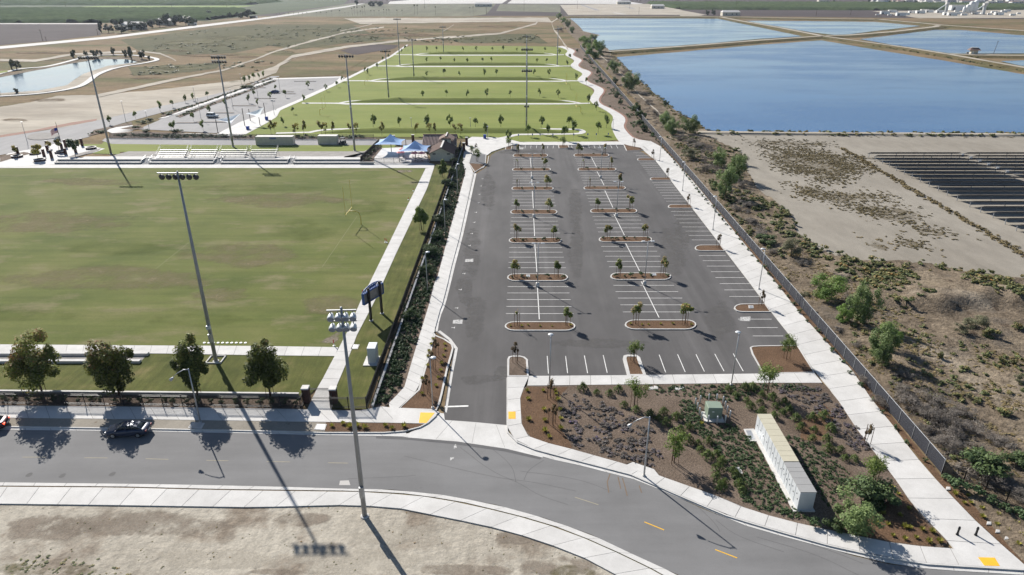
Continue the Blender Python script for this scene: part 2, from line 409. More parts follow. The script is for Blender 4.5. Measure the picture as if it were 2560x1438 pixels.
M['reed'] = flat('charcoal_paving', (.1, .1, .105), .9)
M['border'] = flat('brown_gravel_border', (.22, .115, .08), .95)
# privacy mesh of the chain-link fence
m, nt, b = _new('privacy_mesh')
b.inputs['Base Color'].default_value = (.03, .032, .042, 1); b.inputs['Roughness'].default_value = .8
tr = nt.nodes.new('ShaderNodeBsdfTransparent'); mx = nt.nodes.new('ShaderNodeMixShader'); mx.inputs[0].default_value = .25
nt.links.new(b.outputs[0], mx.inputs[1]); nt.links.new(tr.outputs[0], mx.inputs[2]); nt.links.new(mx.outputs[0], nt.nodes['Material Output'].inputs[0])
M['mesh'] = m
def water(name, deep, rough, bump, sc, spec=.5):
    m, nt, b = _new(name)
    v = _coord(nt, (1, 1, 1), .25)
    mask = _noise(nt, _coord(nt, (.010, .03, 1), .22), 1.0, 6, .6)
    b.inputs['Base Color'].default_value = (*deep, 1)
    rr = _ramp(nt, mask, [(.4, _g(rough * 1.3)), (.62, _g(rough * .55))])
    nt.links.new(rr, b.inputs['Roughness'])
    b.inputs['IOR'].default_value = 1.33; b.inputs['Specular IOR Level'].default_value = spec
    bp = nt.nodes.new('ShaderNodeBump'); bp.inputs['Distance'].default_value = bump
    st = _ramp(nt, mask, [(.4, _g(1.0)), (.6, _g(.35))])
    nt.links.new(st, bp.inputs['Strength'])
    nt.links.new(_noise(nt, v, sc, 3, .6), bp.inputs['Height']); nt.links.new(bp.outputs[0], b.inputs['Normal'])
    return m
M['pond'] = water('pond_water', (.046, .112, .24), .16, .10, 1.1)
M['pond_calm'] = water('calm_pond_water', (.09, .16, .26), .16, .07, .9)
M['lake'] = water('lake_water', (.045, .09, .145), .09, .05, .8)
M['leaf_maple'] = leafmat('sycamore_leaf', [(0, (0.053, 0.073, 0.020)), (.35, (0.111, 0.134, 0.035)), (.62, (0.209, 0.232, 0.053)), (.8, (0.281, 0.209, 0.073)), (1, (0.330, 0.147, 0.073))])
M['leaf_green'] = leafmat('green_leaf', [(0, (0.060, 0.108, 0.024)), (.5, (0.144, 0.204, 0.048)), (1, (0.276, 0.324, 0.084))])
M['leaf_lot'] = leafmat('autumn_tinted_leaf', [(0, (0.086, 0.125, 0.035)), (.45, (0.211, 0.261, 0.074)), (.7, (0.371, 0.334, 0.112)), (1, (0.670, 0.298, 0.174))])
M['leaf_brown'] = leafmat('bronze_leaf', [(0, (.08, .06, .03)), (.5, (.15, .105, .055)), (1, (.21, .16, .075))])
M['leaf_pepper'] = leafmat('pepper_leaf', [(0, (0.065, 0.105, 0.035)), (.5, (0.164, 0.228, 0.083)), (1, (0.304, 0.381, 0.153))], .3)
M['leaf_bright'] = leafmat('bright_pepper_leaf', [(0, (0.073, 0.128, 0.026)), (.5, (0.173, 0.274, 0.063)), (1, (0.292, 0.410, 0.109))], .3)
M['leaf_olive'] = leafmat('olive_leaf', [(0, (0.074, 0.078, 0.044)), (.5, (0.157, 0.157, 0.090)), (1, (0.256, 0.247, 0.150))], .25)
M['leaf_grey'] = leafmat('dry_twig', [(0, (.095, .083, .072)), (.5, (.19, .165, .14)), (1, (.29, .255, .22))], .2)
M['leaf_dark'] = leafmat('dark_shrub_leaf', [(0, (0.026, 0.044, 0.019)), (.5, (0.066, 0.101, 0.040)), (1, (0.137, 0.181, 0.066))], .2)
M['leaf_scrub'] = leafmat('scrub_leaf', [(0, (0.061, 0.079, 0.031)), (.35, (0.131, 0.157, 0.064)), (.62, (0.202, 0.202, 0.079)), (.85, (0.281, 0.220, 0.096)), (1, (0.369, 0.194, 0.061))], .2)
M['leaf_weed'] = leafmat('brown_weed', [(0, (0.117, 0.098, 0.051)), (.5, (0.225, 0.179, 0.088)), (1, (0.332, 0.254, 0.127))], .2)
M['leaf_cover'] = leafmat('groundcover_leaf', [(0, (0.031, 0.054, 0.027)), (.6, (0.081, 0.130, 0.054)), (1, (0.140, 0.191, 0.081))], .2)
M['leaf_grass'] = leafmat('ornamental_grass', [(0, (0.049, 0.071, 0.022)), (.6, (0.116, 0.157, 0.045)), (1, (0.224, 0.269, 0.090))], .3)
M['leaf_yellow'] = leafmat('yellow_leaf', [(0, (0.100, 0.120, 0.020)), (.5, (0.260, 0.250, 0.045)), (1, (0.400, 0.370, 0.080))], .3)
M['leaf_purple'] = leafmat('purple_flower', [(0, (.11, .098, .082)), (.55, (.175, .155, .14)), (.85, (.23, .185, .23)), (1, (.30, .21, .40))], .3)
M['leaf_autumn'] = leafmat('golden_leaf', [(0, (0.105, 0.116, 0.025)), (.5, (0.263, 0.252, 0.063)), (1, (0.462, 0.346, 0.084))])
M['leaf_far'] = leafmat('far_tree_leaf', [(0, (0.023, 0.034, 0.016)), (.5, (0.047, 0.065, 0.029)), (1, (0.091, 0.114, 0.052))], .15)
M['orchard'] = leafmat('orchard_leaf', [(0, (.04, .055, .028)), (.5, (.065, .085, .042)), (1, (.09, .11, .055))], .1)

def softmat(name, stops, nscale, lo=.42, hi=.62, fine=6.0, strength=1.0):
    """ground cover that thins out raggedly towards the rim of its patch (attribute fade)"""
    m, nt, b = _new(name)
    col = _ramp(nt, _noise(nt, _coord(nt), nscale * 2.2, 5, .65), stops)
    col = _mix(nt, 1.0, col, _ramp(nt, _noise(nt, _coord(nt), fine, 3, .6), [(.3, _g(.75)), (.7, _g(1.2))]), 'MULTIPLY')
    nt.links.new(col, b.inputs['Base Color']); b.inputs['Roughness'].default_value = .97; b.inputs['Specular IOR Level'].default_value = .05
    at = nt.nodes.new('ShaderNodeAttribute'); at.attribute_name = 'fade'
    ns = _noise(nt, _coord(nt), nscale, 6, .68)
    ad = nt.nodes.new('ShaderNodeMath'); ad.operation = 'MULTIPLY_ADD'; nt.links.new(ns, ad.inputs[0]); ad.inputs[1].default_value = 1.5
    sb = nt.nodes.new('ShaderNodeMath'); sb.operation = 'MULTIPLY_ADD'; nt.links.new(at.outputs['Fac'], sb.inputs[0]); sb.inputs[1].default_value = .8; sb.inputs[2].default_value = -1.02
    nt.links.new(sb.outputs[0], ad.inputs[2])
    al = _ramp(nt, ad.outputs[0], [(lo, _g(0)), (hi, _g(strength))])
    tr = nt.nodes.new('ShaderNodeBsdfTransparent'); mx = nt.nodes.new('ShaderNodeMixShader')
    nt.links.new(al, mx.inputs[0]); nt.links.new(tr.outputs[0], mx.inputs[1]); nt.links.new(b.outputs[0], mx.inputs[2]); nt.links.new(mx.outputs[0], nt.nodes['Material Output'].inputs[0])
    return m
def soft(name, px, m, z, parent=None):
    """patch whose cover fades from its middle to its rim; outline should be star shaped"""
    P = [Vector((*p, z)) for p in ground_poly(smooth_px(px, 2), z)]; c = sum(P, Vector()) / len(P); n = len(P)
    vs = []; fd = []
    for k, f in ((1.0, 0.), (.78, .5), (.5, 1.0), (.0, 1.0)):
        if k == 0.: vs.append(c); fd.append(1.0)
        else:
            for p in P: vs.append(c.lerp(p, k)); fd.append(f)
    fs = []
    for r in range(2):
        for i in range(n): j = (i + 1) % n; fs.append((r * n + i, (r + 1) * n + i, (r + 1) * n + j, r * n + j))
    for i in range(n): fs.append((2 * n + i, 3 * n, 2 * n + (i + 1) % n))
    mb = MB(); mb.add(vs, fs); me = mb.mesh(name, m); fix_up(me)
    at = me.attributes.new('fade', 'FLOAT', 'POINT'); at.data.foreach_set('value', fd)
    o = ob(name, me, parent)
    if not parent: structure(o)
    return o
M['s_weedy'] = softmat('weedy_cover', [(.3, (.15, .128, .085)), (.5, (.185, .155, .105)), (.7, (.215, .18, .128))], .4, .36, .7, strength=.75)
M['s_brown'] = softmat('brown_soil_cover', [(.3, (.215, .178, .142)), (.7, (.30, .255, .205))], .35, .32, .66, strength=.8)
M['s_pale'] = softmat('pale_sand_cover', [(.3, (.42, .38, .31)), (.7, (.50, .455, .38))], .3, .32, .7, strength=.85)
M['s_dryturf'] = softmat('thin_dry_turf', [(.3, (.19, .165, .09)), (.7, (.235, .20, .12))], .16, .3, .75, 4, .7)
M['s_green'] = softmat('lush_turf', [(.3, (.095, .125, .03)), (.7, (.125, .15, .042))], .12, .3, .8, 4, .35)
M['s_dust'] = softmat('dusty_asphalt', [(.3, (.13, .125, .12)), (.7, (.165, .158, .15))], .4, .28, .75, 12, .6)
M['s_oil'] = softmat('darkened_asphalt', [(.3, (.055, .052, .053)), (.7, (.068, .064, .064))], .3, .4, .8, 14, .6)
M['s_olive'] = softmat('olive_scrub_cover', [(.3, (.085, .085, .042)), (.7, (.135, .12, .06))], .03, .4, .6, .5)
M['s_far'] = softmat('dark_brown_cover', [(.3, (.12, .085, .05)), (.7, (.17, .12, .07))], .025, .4, .65, .5)
M['s_green_weed'] = softmat('green_weed_cover', [(.3, (.13, .115, .065)), (.7, (.20, .17, .105))], .6, .38, .75, strength=.7)

# ------------------------------------------------------------------ the ground
def sheet(name, x0, x1, y0, y1, z, m):
    o = MB().add([(x0, y0, z), (x1, y0, z), (x1, y1, z), (x0, y1, z)], [(0, 1, 2, 3)]).build(name, m)
    return structure(o)
sheet('ground', -4500, 4500, -60, 6500, 0.0, M['dry'])

# far country, upper part of the view
patch('far_plain', [(-900, -38), (3600, -38), (3600, 40), (-900, 40)], M['plough'], .02)
patch('orchard_ground', [(-900, -10), (-900, 58), (246, 58), (520, 52), (690, 33), (860, 10), (880, -10)], M['crop'], .08)
patch('young_crop', [(105, 22), (560, 23), (640, 14), (250, 15)], M['crop_light'], .14)
patch('ploughed_field', [(-900, 60), (246, 60), (252, 88), (120, 103), (0, 113), (-900, 175)], M['plough'], .10, jag=.4)
patch('far_track', [(-300, 58.6), (246, 58.6), (246, 60.4), (-300, 60.4)], M['paleroad'], .16)
patch('vineyard', [(690, 42), (720, 32), (880, 8), (960, 10), (1240, 10), (1215, 36), (1180, 41)], M['vine'], .10, jag=.3)
patch('vineyard', [(1250, 11), (1400, 11), (1402, 31), (1240, 28)], M['vine'], .12, jag=.3)
patch('white_reservoir', [(975, 4), (1030, 0), (1270, -1), (1255, 9), (970, 10)], M['paleroad'], .2)
patch('white_reservoir', [(1280, 0), (1540, -1), (1610, 10), (1590, 10.5), (1268, 9)], M['paleroad'], .2)
patch('building_site', [(1400, 12), (1620, 10), (1780, 38), (1590, 37), (1420, 38)], M['sand_far'], .14, jag=.5)
patch('site_street', [(1450, 12), (1457, 12), (1500, 26), (1488, 26)], M['lot_far'], .2)
patch('site_street', [(1560, 16), (1566, 16), (1590, 22), (1580, 22)], M['lot_far'], .2)
patch('site_street', [(1530, 32), (1540, 32), (1570, 36), (1556, 36)], M['paleroad'], .2)
patch('far_field', [(1700, 25), (2190, 27), (2560, 40), (2560, 48), (1780, 40)], M['plough'], .16, jag=.3)
patch('far_field', [(2110, 48), (2560, 48), (2900, 50), (2900, 95), (2560, 73), (2300, 57)], M['dry'], .18, jag=.3)
patch('far_track', [(1700, 28), (1760, 40), (1700, 40)], M['sand_far'], .24)
patch('plant_yard', [(2180, 28), (2560, 25), (2800, 28), (2800, 44), (2300, 46)], M['sand_far'], .24, jag=.4)
# highway on the upper left
patch('highway', [(-400, 176), (0, 116), (269, 91.5), (504, 62), (672, 42.5), (860, 16), (905, 9), (912, 9), (866, 18.5), (672, 46.5), (504, 67.5), (269, 97), (0, 122.5), (-400, 186)], M['paleroad'], .22)
# scrubland in the middle distance
patch('scrubland', [(300, 100), (520, 72), (640, 62), (900, 60), (1120, 75), (1000, 88), (760, 96), (600, 130), (480, 140), (350, 130)], M['olive'], .06, jag=2.2)
patch('scrubland', [(880, 62), (1290, 56), (1310, 66), (1200, 80), (930, 85)], M['dry'], .10, jag=1.2)
patch('scrubland', [(640, 108), (880, 88), (1000, 96), (900, 104), (740, 124)], M['olive'], .11, jag=1.6)
patch('scrubland', [(1090, 92), (1330, 84), (1370, 108), (1150, 108)], M['olive'], .09, jag=1.5)
patch('dark_field', [(850, 127), (905, 110), (1000, 113), (985, 122), (890, 137)], M['plough'], .12, jag=.7)
patch('brown_field', [(660, 176), (760, 148), (870, 139), (930, 142), (860, 178), (840, 190), (680, 190)], M['dry'], .13, jag=.8)
patch('scrubland', [(320, 168), (560, 156), (540, 172), (420, 186), (330, 190)], M['olive'], .07, jag=1.8)
patch('scrubland', [(860, 46), (1370, 44), (1380, 56), (1300, 54), (900, 60)], M['sand_far'], .14, jag=1.0)
def track(name, px, w, m, z, jag=.5):
    up = []; dn = []
    for x, y in px:
        k = scale_at(y); up.append((x, y - w * k * .5 * max(.14, (y + 48) / 1707))); dn.append((x, y + w * k * .5 * max(.14, (y + 48) / 1707)))
    return patch(name, up + dn[::-1], m, z, jag=jag)
track('dirt_track', [(240, 240), (330, 222), (430, 200), (560, 175), (640, 148), (690, 128), (760, 108), (860, 82), (960, 68)], 8, M['sand_far'], .19, 1.1)
track('dirt_track', [(560, 215), (640, 200), (690, 168), (730, 142), (860, 118), (1000, 102), (1250, 84), (1340, 60), (1350, 46)], 12, M['sand_far'], .20, 1.4)
track('dirt_track', [(350, 128), (400, 134), (430, 146), (440, 152)], 6, M['sand_far'], .19, .5)
track('dirt_track', [(0, 150), (90, 152), (180, 136), (340, 128)], 10, M['sand_far'], .18, 1)
track('dirt_track', [(850, 78), (900, 68), (930, 60)], 5, M['sand_far'], .21, .4)
track('dirt_track', [(1105, 80), (1135, 62)], 4, M['sand_far'], .21, .3)
track('dirt_track', [(1420, 124), (1405, 100), (1385, 76), (1378, 56), (1395, 46)], 14, M['sand_far'], .21, 1)
patch('sand_flat', [(600, 196), (700, 160), (745, 143), (700, 165), (690, 182), (640, 200)], M['sand_far'], .22, jag=1.2)
patch('sand_flat', [(-500, 300), (0, 267), (75, 255), (140, 240), (250, 237), (420, 222), (560, 205), (640, 196), (600, 221), (475, 250), (325, 282), (240, 302), (150, 320), (0, 342), (-500, 420)], M['sand_far'], .04, jag=1.4)
patch('mulch_verge', [(-300, 385), (0, 338), (90, 324), (180, 306), (243, 297), (240, 302), (150, 318), (0, 345), (-300, 395)], M['border'], .07, jag=.6)
# park road
patch('park_road', [(-500, 430), (0, 344), (150, 320), (240, 302), (325, 282), (475, 250), (600, 221), (690, 186), (700, 190), (615, 228), (400, 283), (300, 310), (262, 322), (220, 343), (140, 362), (0, 388), (-500, 470)], M['lot_far'], .09)
isl = smooth_px([(65, 344), (75, 336), (105, 331), (140, 333), (150, 338), (140, 345), (105, 350), (75, 349)], 2)
patch('traffic_island', isl, M['gravel'], .22, thick=.12)
# ponds
W1 = [(1540, 143), (1700, 130), (1902, 112), (2053, 101), (2170, 121), (2372, 154), (2560, 186), (2950, 252), (3000, 338), (2560, 332), (2200, 331), (1800, 328), (1765, 325), (1740, 300), (1700, 285), (1640, 238), (1600, 201), (1562, 166)]
W2 = [(1418, 46), (1600, 46.5), (1795, 47), (1850, 58), (1901, 69), (2005, 91), (1901, 97), (1767, 109), (1700, 114), (1519, 126), (1505, 116), (1476, 93), (1495, 87), (1463, 82), (1449, 76), (1435, 60)]
W3 = [(1865, 52), (2020, 53), (2190, 55), (2301, 65), (2200, 76), (2120, 86), (2086, 87), (2036, 82), (1949, 69)]
W4 = [(2150, 98), (2237, 87), (2338, 75), (2405, 75), (2560, 89), (2900, 122), (2900, 136), (2560, 133.5), (2452, 134), (2372, 134), (2271, 119), (2190, 105)]
W5 = [(2500, 153), (2560, 151), (2900, 152), (2900, 215), (2560, 166)]
for i, w in enumerate((W1, W2, W3, W4, W5)): patch('pond', w, M['pond' if i in (0, 3) else 'pond_calm'], .30, jag=.5)
W6 = [(-300, 250), (0, 192), (50, 183), (111, 173), (168, 161), (218, 153), (242, 148), (316, 148), (343, 155), (312, 163), (269, 165), (235, 176), (208, 185), (188, 198), (168, 213), (134, 220), (94, 227), (0, 233), (-300, 300)]
patch('lake', W6, M['lake'], .30, jag=.5)
# levees between the ponds: rounded ridges
def levee(name, px, w, h, m, seed, crown=.42):
    r = random.Random(seed)
    P = [G(x, y, 0) for x, y in px]
    n = max(8, int(plen(P) / 5)); P = resample(P, n)
    prof = [(-.5, -.02), (-.42, .25), (-.3, .8), (-crown / 2, 1.0), (crown / 2, 1.0), (.3, .8), (.42, .25), (.5, -.02)]
    vs = []; fs = []; K = len(prof)
    for i, p in enumerate(P):
        d = (P[min(i + 1, n)] - P[max(i - 1, 0)]).normalized(); nr = Vector((d.y, -d.x, 0))
        for u, z in prof:
            q = p + nr * (u * w + r.gauss(0, w * .02)); vs.append((q.x, q.y, z * h + (r.gauss(0, .08) if .1 < z < .9 else 0)))
    for i in range(n):
        for k in range(K - 1): fs.append((i * K + k, (i + 1) * K + k, (i + 1) * K + k + 1, i * K + k + 1))
    mb = MB(); mb.add(vs, fs); me = mb.mesh(name, m, True)
    fix_up(me)
    o = structure(ob(name, me))
    ribbon('track', None, w * .26, h + .03, h + .03, M['sand_far'], o, pts=[Vector((p.x, p.y, h + .03)) for p in P])
    return P
M['levee'] = surf('levee_grass', [(.05, (1, 1, 1), [(.3, (.085, .072, .036)), (.5, (.13, .105, .055)), (.7, (.062, .07, .03))], 'BASE'), (.5, (1, 1, 1), [(.3, _g(.65)), (.7, _g(1.25))], 'MULTIPLY')], .98, .3, .8, .05)
LV = [levee('levee', [(1518, 134), (1700, 121), (1902, 104.5), (2054, 94)], 20, 1.4, M['levee'], 1),
      levee('levee', [(1800, 45), (1860, 57), (1949, 73), (2030, 89), (2054, 94)], 22, 1.5, M['levee'], 2),
      levee('levee', [(2054, 94), (2170, 110), (2271, 124.5), (2372, 141), (2560, 175), (2900, 238)], 17, 1.4, M['levee'], 3),
      levee('levee', [(2060, 93.5), (2120, 92), (2230, 83), (2338, 70), (2350, 65)], 24, 1.4, M['levee'], 4),
      levee('levee', [(2190, 51), (2300, 61), (2350, 66), (2560, 81), (2900, 110)], 30, 1.6, M['levee'], 5),
      levee('levee', [(1410, 43.5), (1600, 43.8), (1800, 44.5), (2000, 49), (2200, 51.5)], 30, 1.6, M['levee'], 6),
      levee('levee', [(2372, 139), (2440, 142), (2560, 143), (2900, 144)], 22, 1.2, M['levee'], 7),
      levee('levee', [(1745, 333), (1900, 335), (2200, 337), (2560, 339), (2950, 343)], 6, .45, M['dirt'], 8, .6)]
# shore bank along the ponds and the canal track
patch('shore', [(1395, 47), (1425, 46), (1445, 62), (1458, 78), (1500, 88), (1480, 96), (1520, 122), (1530, 134), (1560, 164), (1602, 203), (1645, 242), (1705, 288), (1770, 328), (1700, 340), (1660, 318), (1600, 262), (1540, 200), (1490, 150), (1455, 115), (1420, 80)], M['bank'], .34, jag=.6)
track('canal_track', [(1502, 140), (1530, 162), (1560, 193), (1600, 240), (1640, 275), (1662, 300), (1690, 322)], 4.5, M['sand_far'], .37, .6)
# dirt yard on the right, bare ground round the solar farm
patch('dirt_yard', [(1760, 336), (2000, 337), (2300, 338), (2900, 343), (3300, 900), (2900, 760), (2560, 700), (2450, 690), (2300, 662), (2150, 655), (2075, 640), (2040, 620), (1990, 580), (1975, 535), (1930, 500), (1892, 472), (1868, 432), (1858, 388)], M['dirt'], .05, jag=2.5)
# ------------------------------------------------------------------ dry bank right of the fence: a height field
from mathutils import noise as _mn
FA = G(2352, 1187); FB = G(1450, 118)          # chain-link fence line
_fd = (FB - FA).normalized(); _fn = Vector((_fd.y, -_fd.x, 0))
def fence_dist(x, y): return (Vector((x, y, 0)) - FA).dot(_fn)
PIT = [G(2330, 770), G(2400, 752), G(2480, 752), G(2600, 765), G(2800, 790)]
def bank_h(x, y):
    d = fence_dist(x, y)
    z = .10 + .55 * max(0, _mn.noise((x * .12, y * .12, 1.3)) + .15) + .22 * max(0, _mn.noise((x * .4, y * .4, 4.1)) + .2)
    z *= min(1, max(0, d / 3.0))
    best = 99
    for i in range(len(PIT) - 1):
        a, b = PIT[i], PIT[i + 1]; t = max(0, min(1, (Vector((x, y, 0)) - a).dot(b - a) / (b - a).length_squared))
        q = a.lerp(b, t); s = y - q.y; dd = (Vector((x, y, 0)) - q).length
        if dd < best: best = dd; sd = s
    if best < 14:
        ridge = 1.5 * (max(0, 1 - best / 12) if sd > 0 else max(0, 1 - best / 3.2))
        z += ridge * (1 + .7 * _mn.noise((x * .35, y * .35, 2)))
    return z + .05
def bank_mesh():
    vs = []; fs = []; idx = {}
    st = .8
    NX, NY = 130, 190
    for j in range(NY):
        y = 40 + j * st * (1 + j * .004)
        for i in range(NX):
            d = .35 + i * st * (.6 + .006 * i)
            base = FA + _fd * ((y - FA.y) / _fd.y)
            x = base.x + d / abs(_fn.x)
            px = 1280 + F_PX * x / (y * _c + CAM_H * _s)
            idx[i, j] = len(vs); vs.append((x, y, bank_h(x, y) if d > .4 else 0.05))
    inside = []
    for j in range(NY - 1):
        for i in range(NX - 1):
            a, b, c, d = idx[i, j], idx[i + 1, j], idx[i + 1, j + 1], idx[i, j + 1]
            cx = (vs[a][0] + vs[c][0]) / 2; cy = (vs[a][1] + vs[c][1]) / 2
            zc = cy * _c + CAM_H * _s; px = 1280 + F_PX * cx / zc; py = 719 - F_PX * (cy * _s - CAM_H * _c) / zc
            lim = YARD(px)
            if py > lim: fs.append((a, b, c, d))
    mb = MB(); mb.add(vs, fs); me = mb.mesh('dry_bank', M['bank'], True); fix_up(me)
    return structure(ob('dry_bank', me))
_yl = [(1500, 205), (1700, 330), (1780, 345), (1858, 388), (1868, 432), (1892, 472), (1930, 500), (1975, 535), (1990, 580), (2040, 620), (2075, 640), (2150, 655), (2300, 662), (2450, 690), (2560, 700), (3400, 900)]
def YARD(px):
    if px <= _yl[0][0]: return _yl[0][1]
    for (a, b), (c, d) in zip(_yl, _yl[1:]):
        if px <= c: return b + (d - b) * (px - a) / (c - a)
    return 900
bank_mesh()
def bz(p): return Vector((p.x, p.y, bank_h(p.x, p.y) - .04))

# ------------------------------------------------------------------ near ground
patch('vacant_ground', [(-500, 1255), (0, 1258), (316, 1262), (633, 1267), (860, 1257), (982, 1266), (1087, 1287), (1209, 1311), (1335, 1345), (1441, 1384), (1498, 1411), (1550, 1438), (1750, 1560), (1700, 1900), (-900, 1900)], M['sand'], .06)
ROAD = [(-600, 1066), (0, 1074), (300, 1076), (700, 1084), (860, 1089), (1022, 1093), (1144, 1103), (1266, 1121), (1356, 1143), (1469, 1168), (1591, 1200), (1672, 1233), (1754, 1271), (1835, 1303), (1900, 1324), (1951, 1338), (2043, 1362), (2134, 1390), (2225, 1411), (2317, 1423), (2396, 1427), (2560, 1436), (2800, 1450), (2900, 1800), (1900, 1560), (1697, 1438), (1591, 1390), (1477, 1336), (1364, 1296), (1236, 1261), (1104, 1237), (978, 1224), (860, 1222), (703, 1217), (422, 1211), (0, 1206), (-600, 1196)]
patch('road', ROAD, M['road'], .03)
patch('asphalt_patch', [(940, 1090), (1022, 1093), (1144, 1103), (1266, 1121), (1356, 1143), (1350, 1149), (1262, 1129), (1140, 1111), (1022, 1100), (940, 1096)], M['road_dark'], .036)
# parking lot
LOT = [(1109, 1034), (1124, 934), (1136, 872), (1133, 861), (1112, 846), (1092, 832), (1089, 826), (1098, 796), (1113, 760), (1127, 706), (1136, 670), (1158, 591), (1176, 507), (1192, 434), (1218, 417), (1225, 396), (1228, 388), (1240, 380), (1262, 373), (1282, 372), (1282, 362), (1554, 361), (1600, 378), (1640, 402), (1700, 480), (1793, 600), (1919, 764), (1998, 867), (2040, 932), (2036, 934), (1900, 935), (1570, 940), (1268, 944), (1268, 1064), (1266, 1063), (1181, 1056), (1110, 1051)]
lot_ob = patch('parking_lot', LOT, M['lot'], .034)
patch('driveway_apron', [(1002, 1091), (1060, 1066), (1090, 1042), (1098, 1032), (1110, 1034), (1112, 1050), (1181, 1055), (1267, 1063), (1272, 1084), (1293, 1107), (1337, 1125), (1364, 1134), (1356, 1144), (1266, 1122), (1144, 1104), (1022, 1094)], M['concrete'], .042)
for a, b in [((1131, 1051), (1090, 1098)), ((1190, 1057), (1180, 1108)), ((1240, 1061), (1262, 1119))]:
    ribbon('apron_joint', [a, b], .03, .046, .046, M['joint'])
# thin cracks and tyre marks on the street
def mark(parent, px, w, m, z): return ribbon('mark', px, w, z, z, m, parent)
rng = random.Random(3)
M['stain'] = flat('asphalt_stain', (.105, .102, .1), .9)
M['crack'] = flat('crack_sealant', (.07, .068, .066), .9)
M['rust'] = flat('rust_stain', (.16, .115, .08), .9)
rd = bpy.data.objects['road']
for px in ([(1150, 1118), (1230, 1180), (1300, 1208), (1345, 1238), (1420, 1262)], [(1200, 1085 + 15), (1280, 1160), (1290, 1205)], [(1010, 1140), (1240, 1195), (1330, 1204), (1440, 1228)], [(1300, 1178), (1400, 1190), (1470, 1205), (1530, 1230)], [(1360, 1150), (1320, 1175), (1310, 1200)],
           [(2000, 1352), (2080, 1378), (2158, 1409)], [(1890, 1342), (2040, 1385), (2150, 1440)], [(870, 1197), (1000, 1192), (1040, 1188)], [(1740, 1262), (1790, 1310), (1800, 1330)], [(1790, 1240 + 60), (1840, 1340), (1960, 1380)]):
    mark(rd, smooth_px(px, 2, False), .05, M['stain'], .0345)
for px in ([(1525, 1185), (1518, 1205), (1522, 1232)], [(1556, 1195), (1562, 1215), (1568, 1240)], [(1598, 1214), (1604, 1232)], [(1545, 1192), (1552, 1222)]):
    mark(rd, px, .12, M['rust'], .0352)
for x, y, w in ((72, 1188, .7), (155, 1190, .55), (280, 1186, .6)):
    patch('stain', smooth_px([(x - 12, y + 4), (x, y - 6), (x + 12, y - 7), (x + 4, y + 5)], 2), M['stain'], .0355, parent=rd)

Z = .17                                      # pavements stand 14 cm above the street
C, J, K = M['concrete'], M['joint'], M['kerb']
# south pavement (vacant side)
slab_strip('sidewalk', [(-300, 1214), (0, 1217), (300, 1219), (527, 1225), (900, 1230), (1039, 1238), (1169, 1260), (1303, 1293), (1417, 1327), (1530, 1376), (1644, 1431), (1800, 1520)],
           [(-320, 1256), (0, 1259), (316, 1263), (633, 1268), (860, 1262), (982, 1267), (1087, 1288), (1209, 1312), (1335, 1346), (1441, 1385), (1498, 1412), (1700, 1530)], Z, C, J, 3.3)
slab_strip('gutter', [(-300, 1203), (0, 1206), (422, 1211), (703, 1217), (860, 1222), (978, 1224), (1104, 1237), (1236, 1261), (1364, 1296), (1477, 1336), (1591, 1390), (1697, 1438), (1840, 1520)],
           [(-300, 1211), (0, 1214), (300, 1216), (527, 1222), (900, 1227), (1039, 1235), (1169, 1257), (1303, 1290), (1417, 1324), (1530, 1373), (1644, 1428), (1800, 1518)], .05, C, J, 3.3)
# north pavement by the iron fence
slab_strip('sidewalk', [(-250, 1011), (0, 1014), (350, 1017), (700, 1022), (752, 1023), (768, 1024), (830, 1026), (920, 1026), (972, 1010), (995, 1021)],
           [(-250, 1041), (0, 1044), (350, 1048), (700, 1053), (752, 1054), (768, 1054), (830, 1055), (920, 1056), (980, 1057), (1047, 1058)], Z, C, J, 2.6)
patch('sidewalk_corner', [(972, 1009), (997, 1020), (1090, 1027), (1098, 1030), (1066, 1059), (1047, 1058.5), (985, 1057)], C, Z + .004, thick=.14)
patch('planting_strip', [(-250, 1041), (0, 1044), (350, 1048), (700, 1053), (815, 1056), (812, 1079), (700, 1077), (350, 1070), (0, 1065), (-250, 1062)], M['dirt'], .14)
patch('planting_strip', [(815, 1056), (1046, 1059), (1065, 1060), (1050, 1068), (1010, 1077), (960, 1080), (812, 1079)], M['mulch'], .14)
ribbon('kerb', [(-250, 1063), (0, 1066), (350, 1071), (700, 1078), (812, 1081), (960, 1081), (1012, 1077), (1050, 1067), (1070, 1056), (1090, 1038)], .16, .03, Z, K)
slab_strip('gutter', [(-250, 1065), (0, 1069), (350, 1073), (700, 1080), (812, 1083), (960, 1084), (1015, 1081)], [(-250, 1070), (0, 1074), (350, 1078), (700, 1085), (812, 1088), (960, 1090), (1022, 1092)], .05, C, J, 3.0)
# paths round the sports field
slab_strip('sidewalk', [(1064, 421), (1040, 470), (960, 634), (900, 756), (872, 822), (848, 868), (800, 960), (790, 975), (768, 1024)], [(1085, 419), (1068, 470), (990, 634), (935, 756), (892, 838), (873, 890), (850, 945), (838, 972), (828, 1026)], Z - .01, C, J, 2.4)
slab_strip('sidewalk', [(-250, 858), (0, 861), (420, 864), (640, 865), (846, 868)], [(-250, 876), (0, 880), (420, 884), (640, 888), (838, 890)], Z - .014, C, J, 2.4)
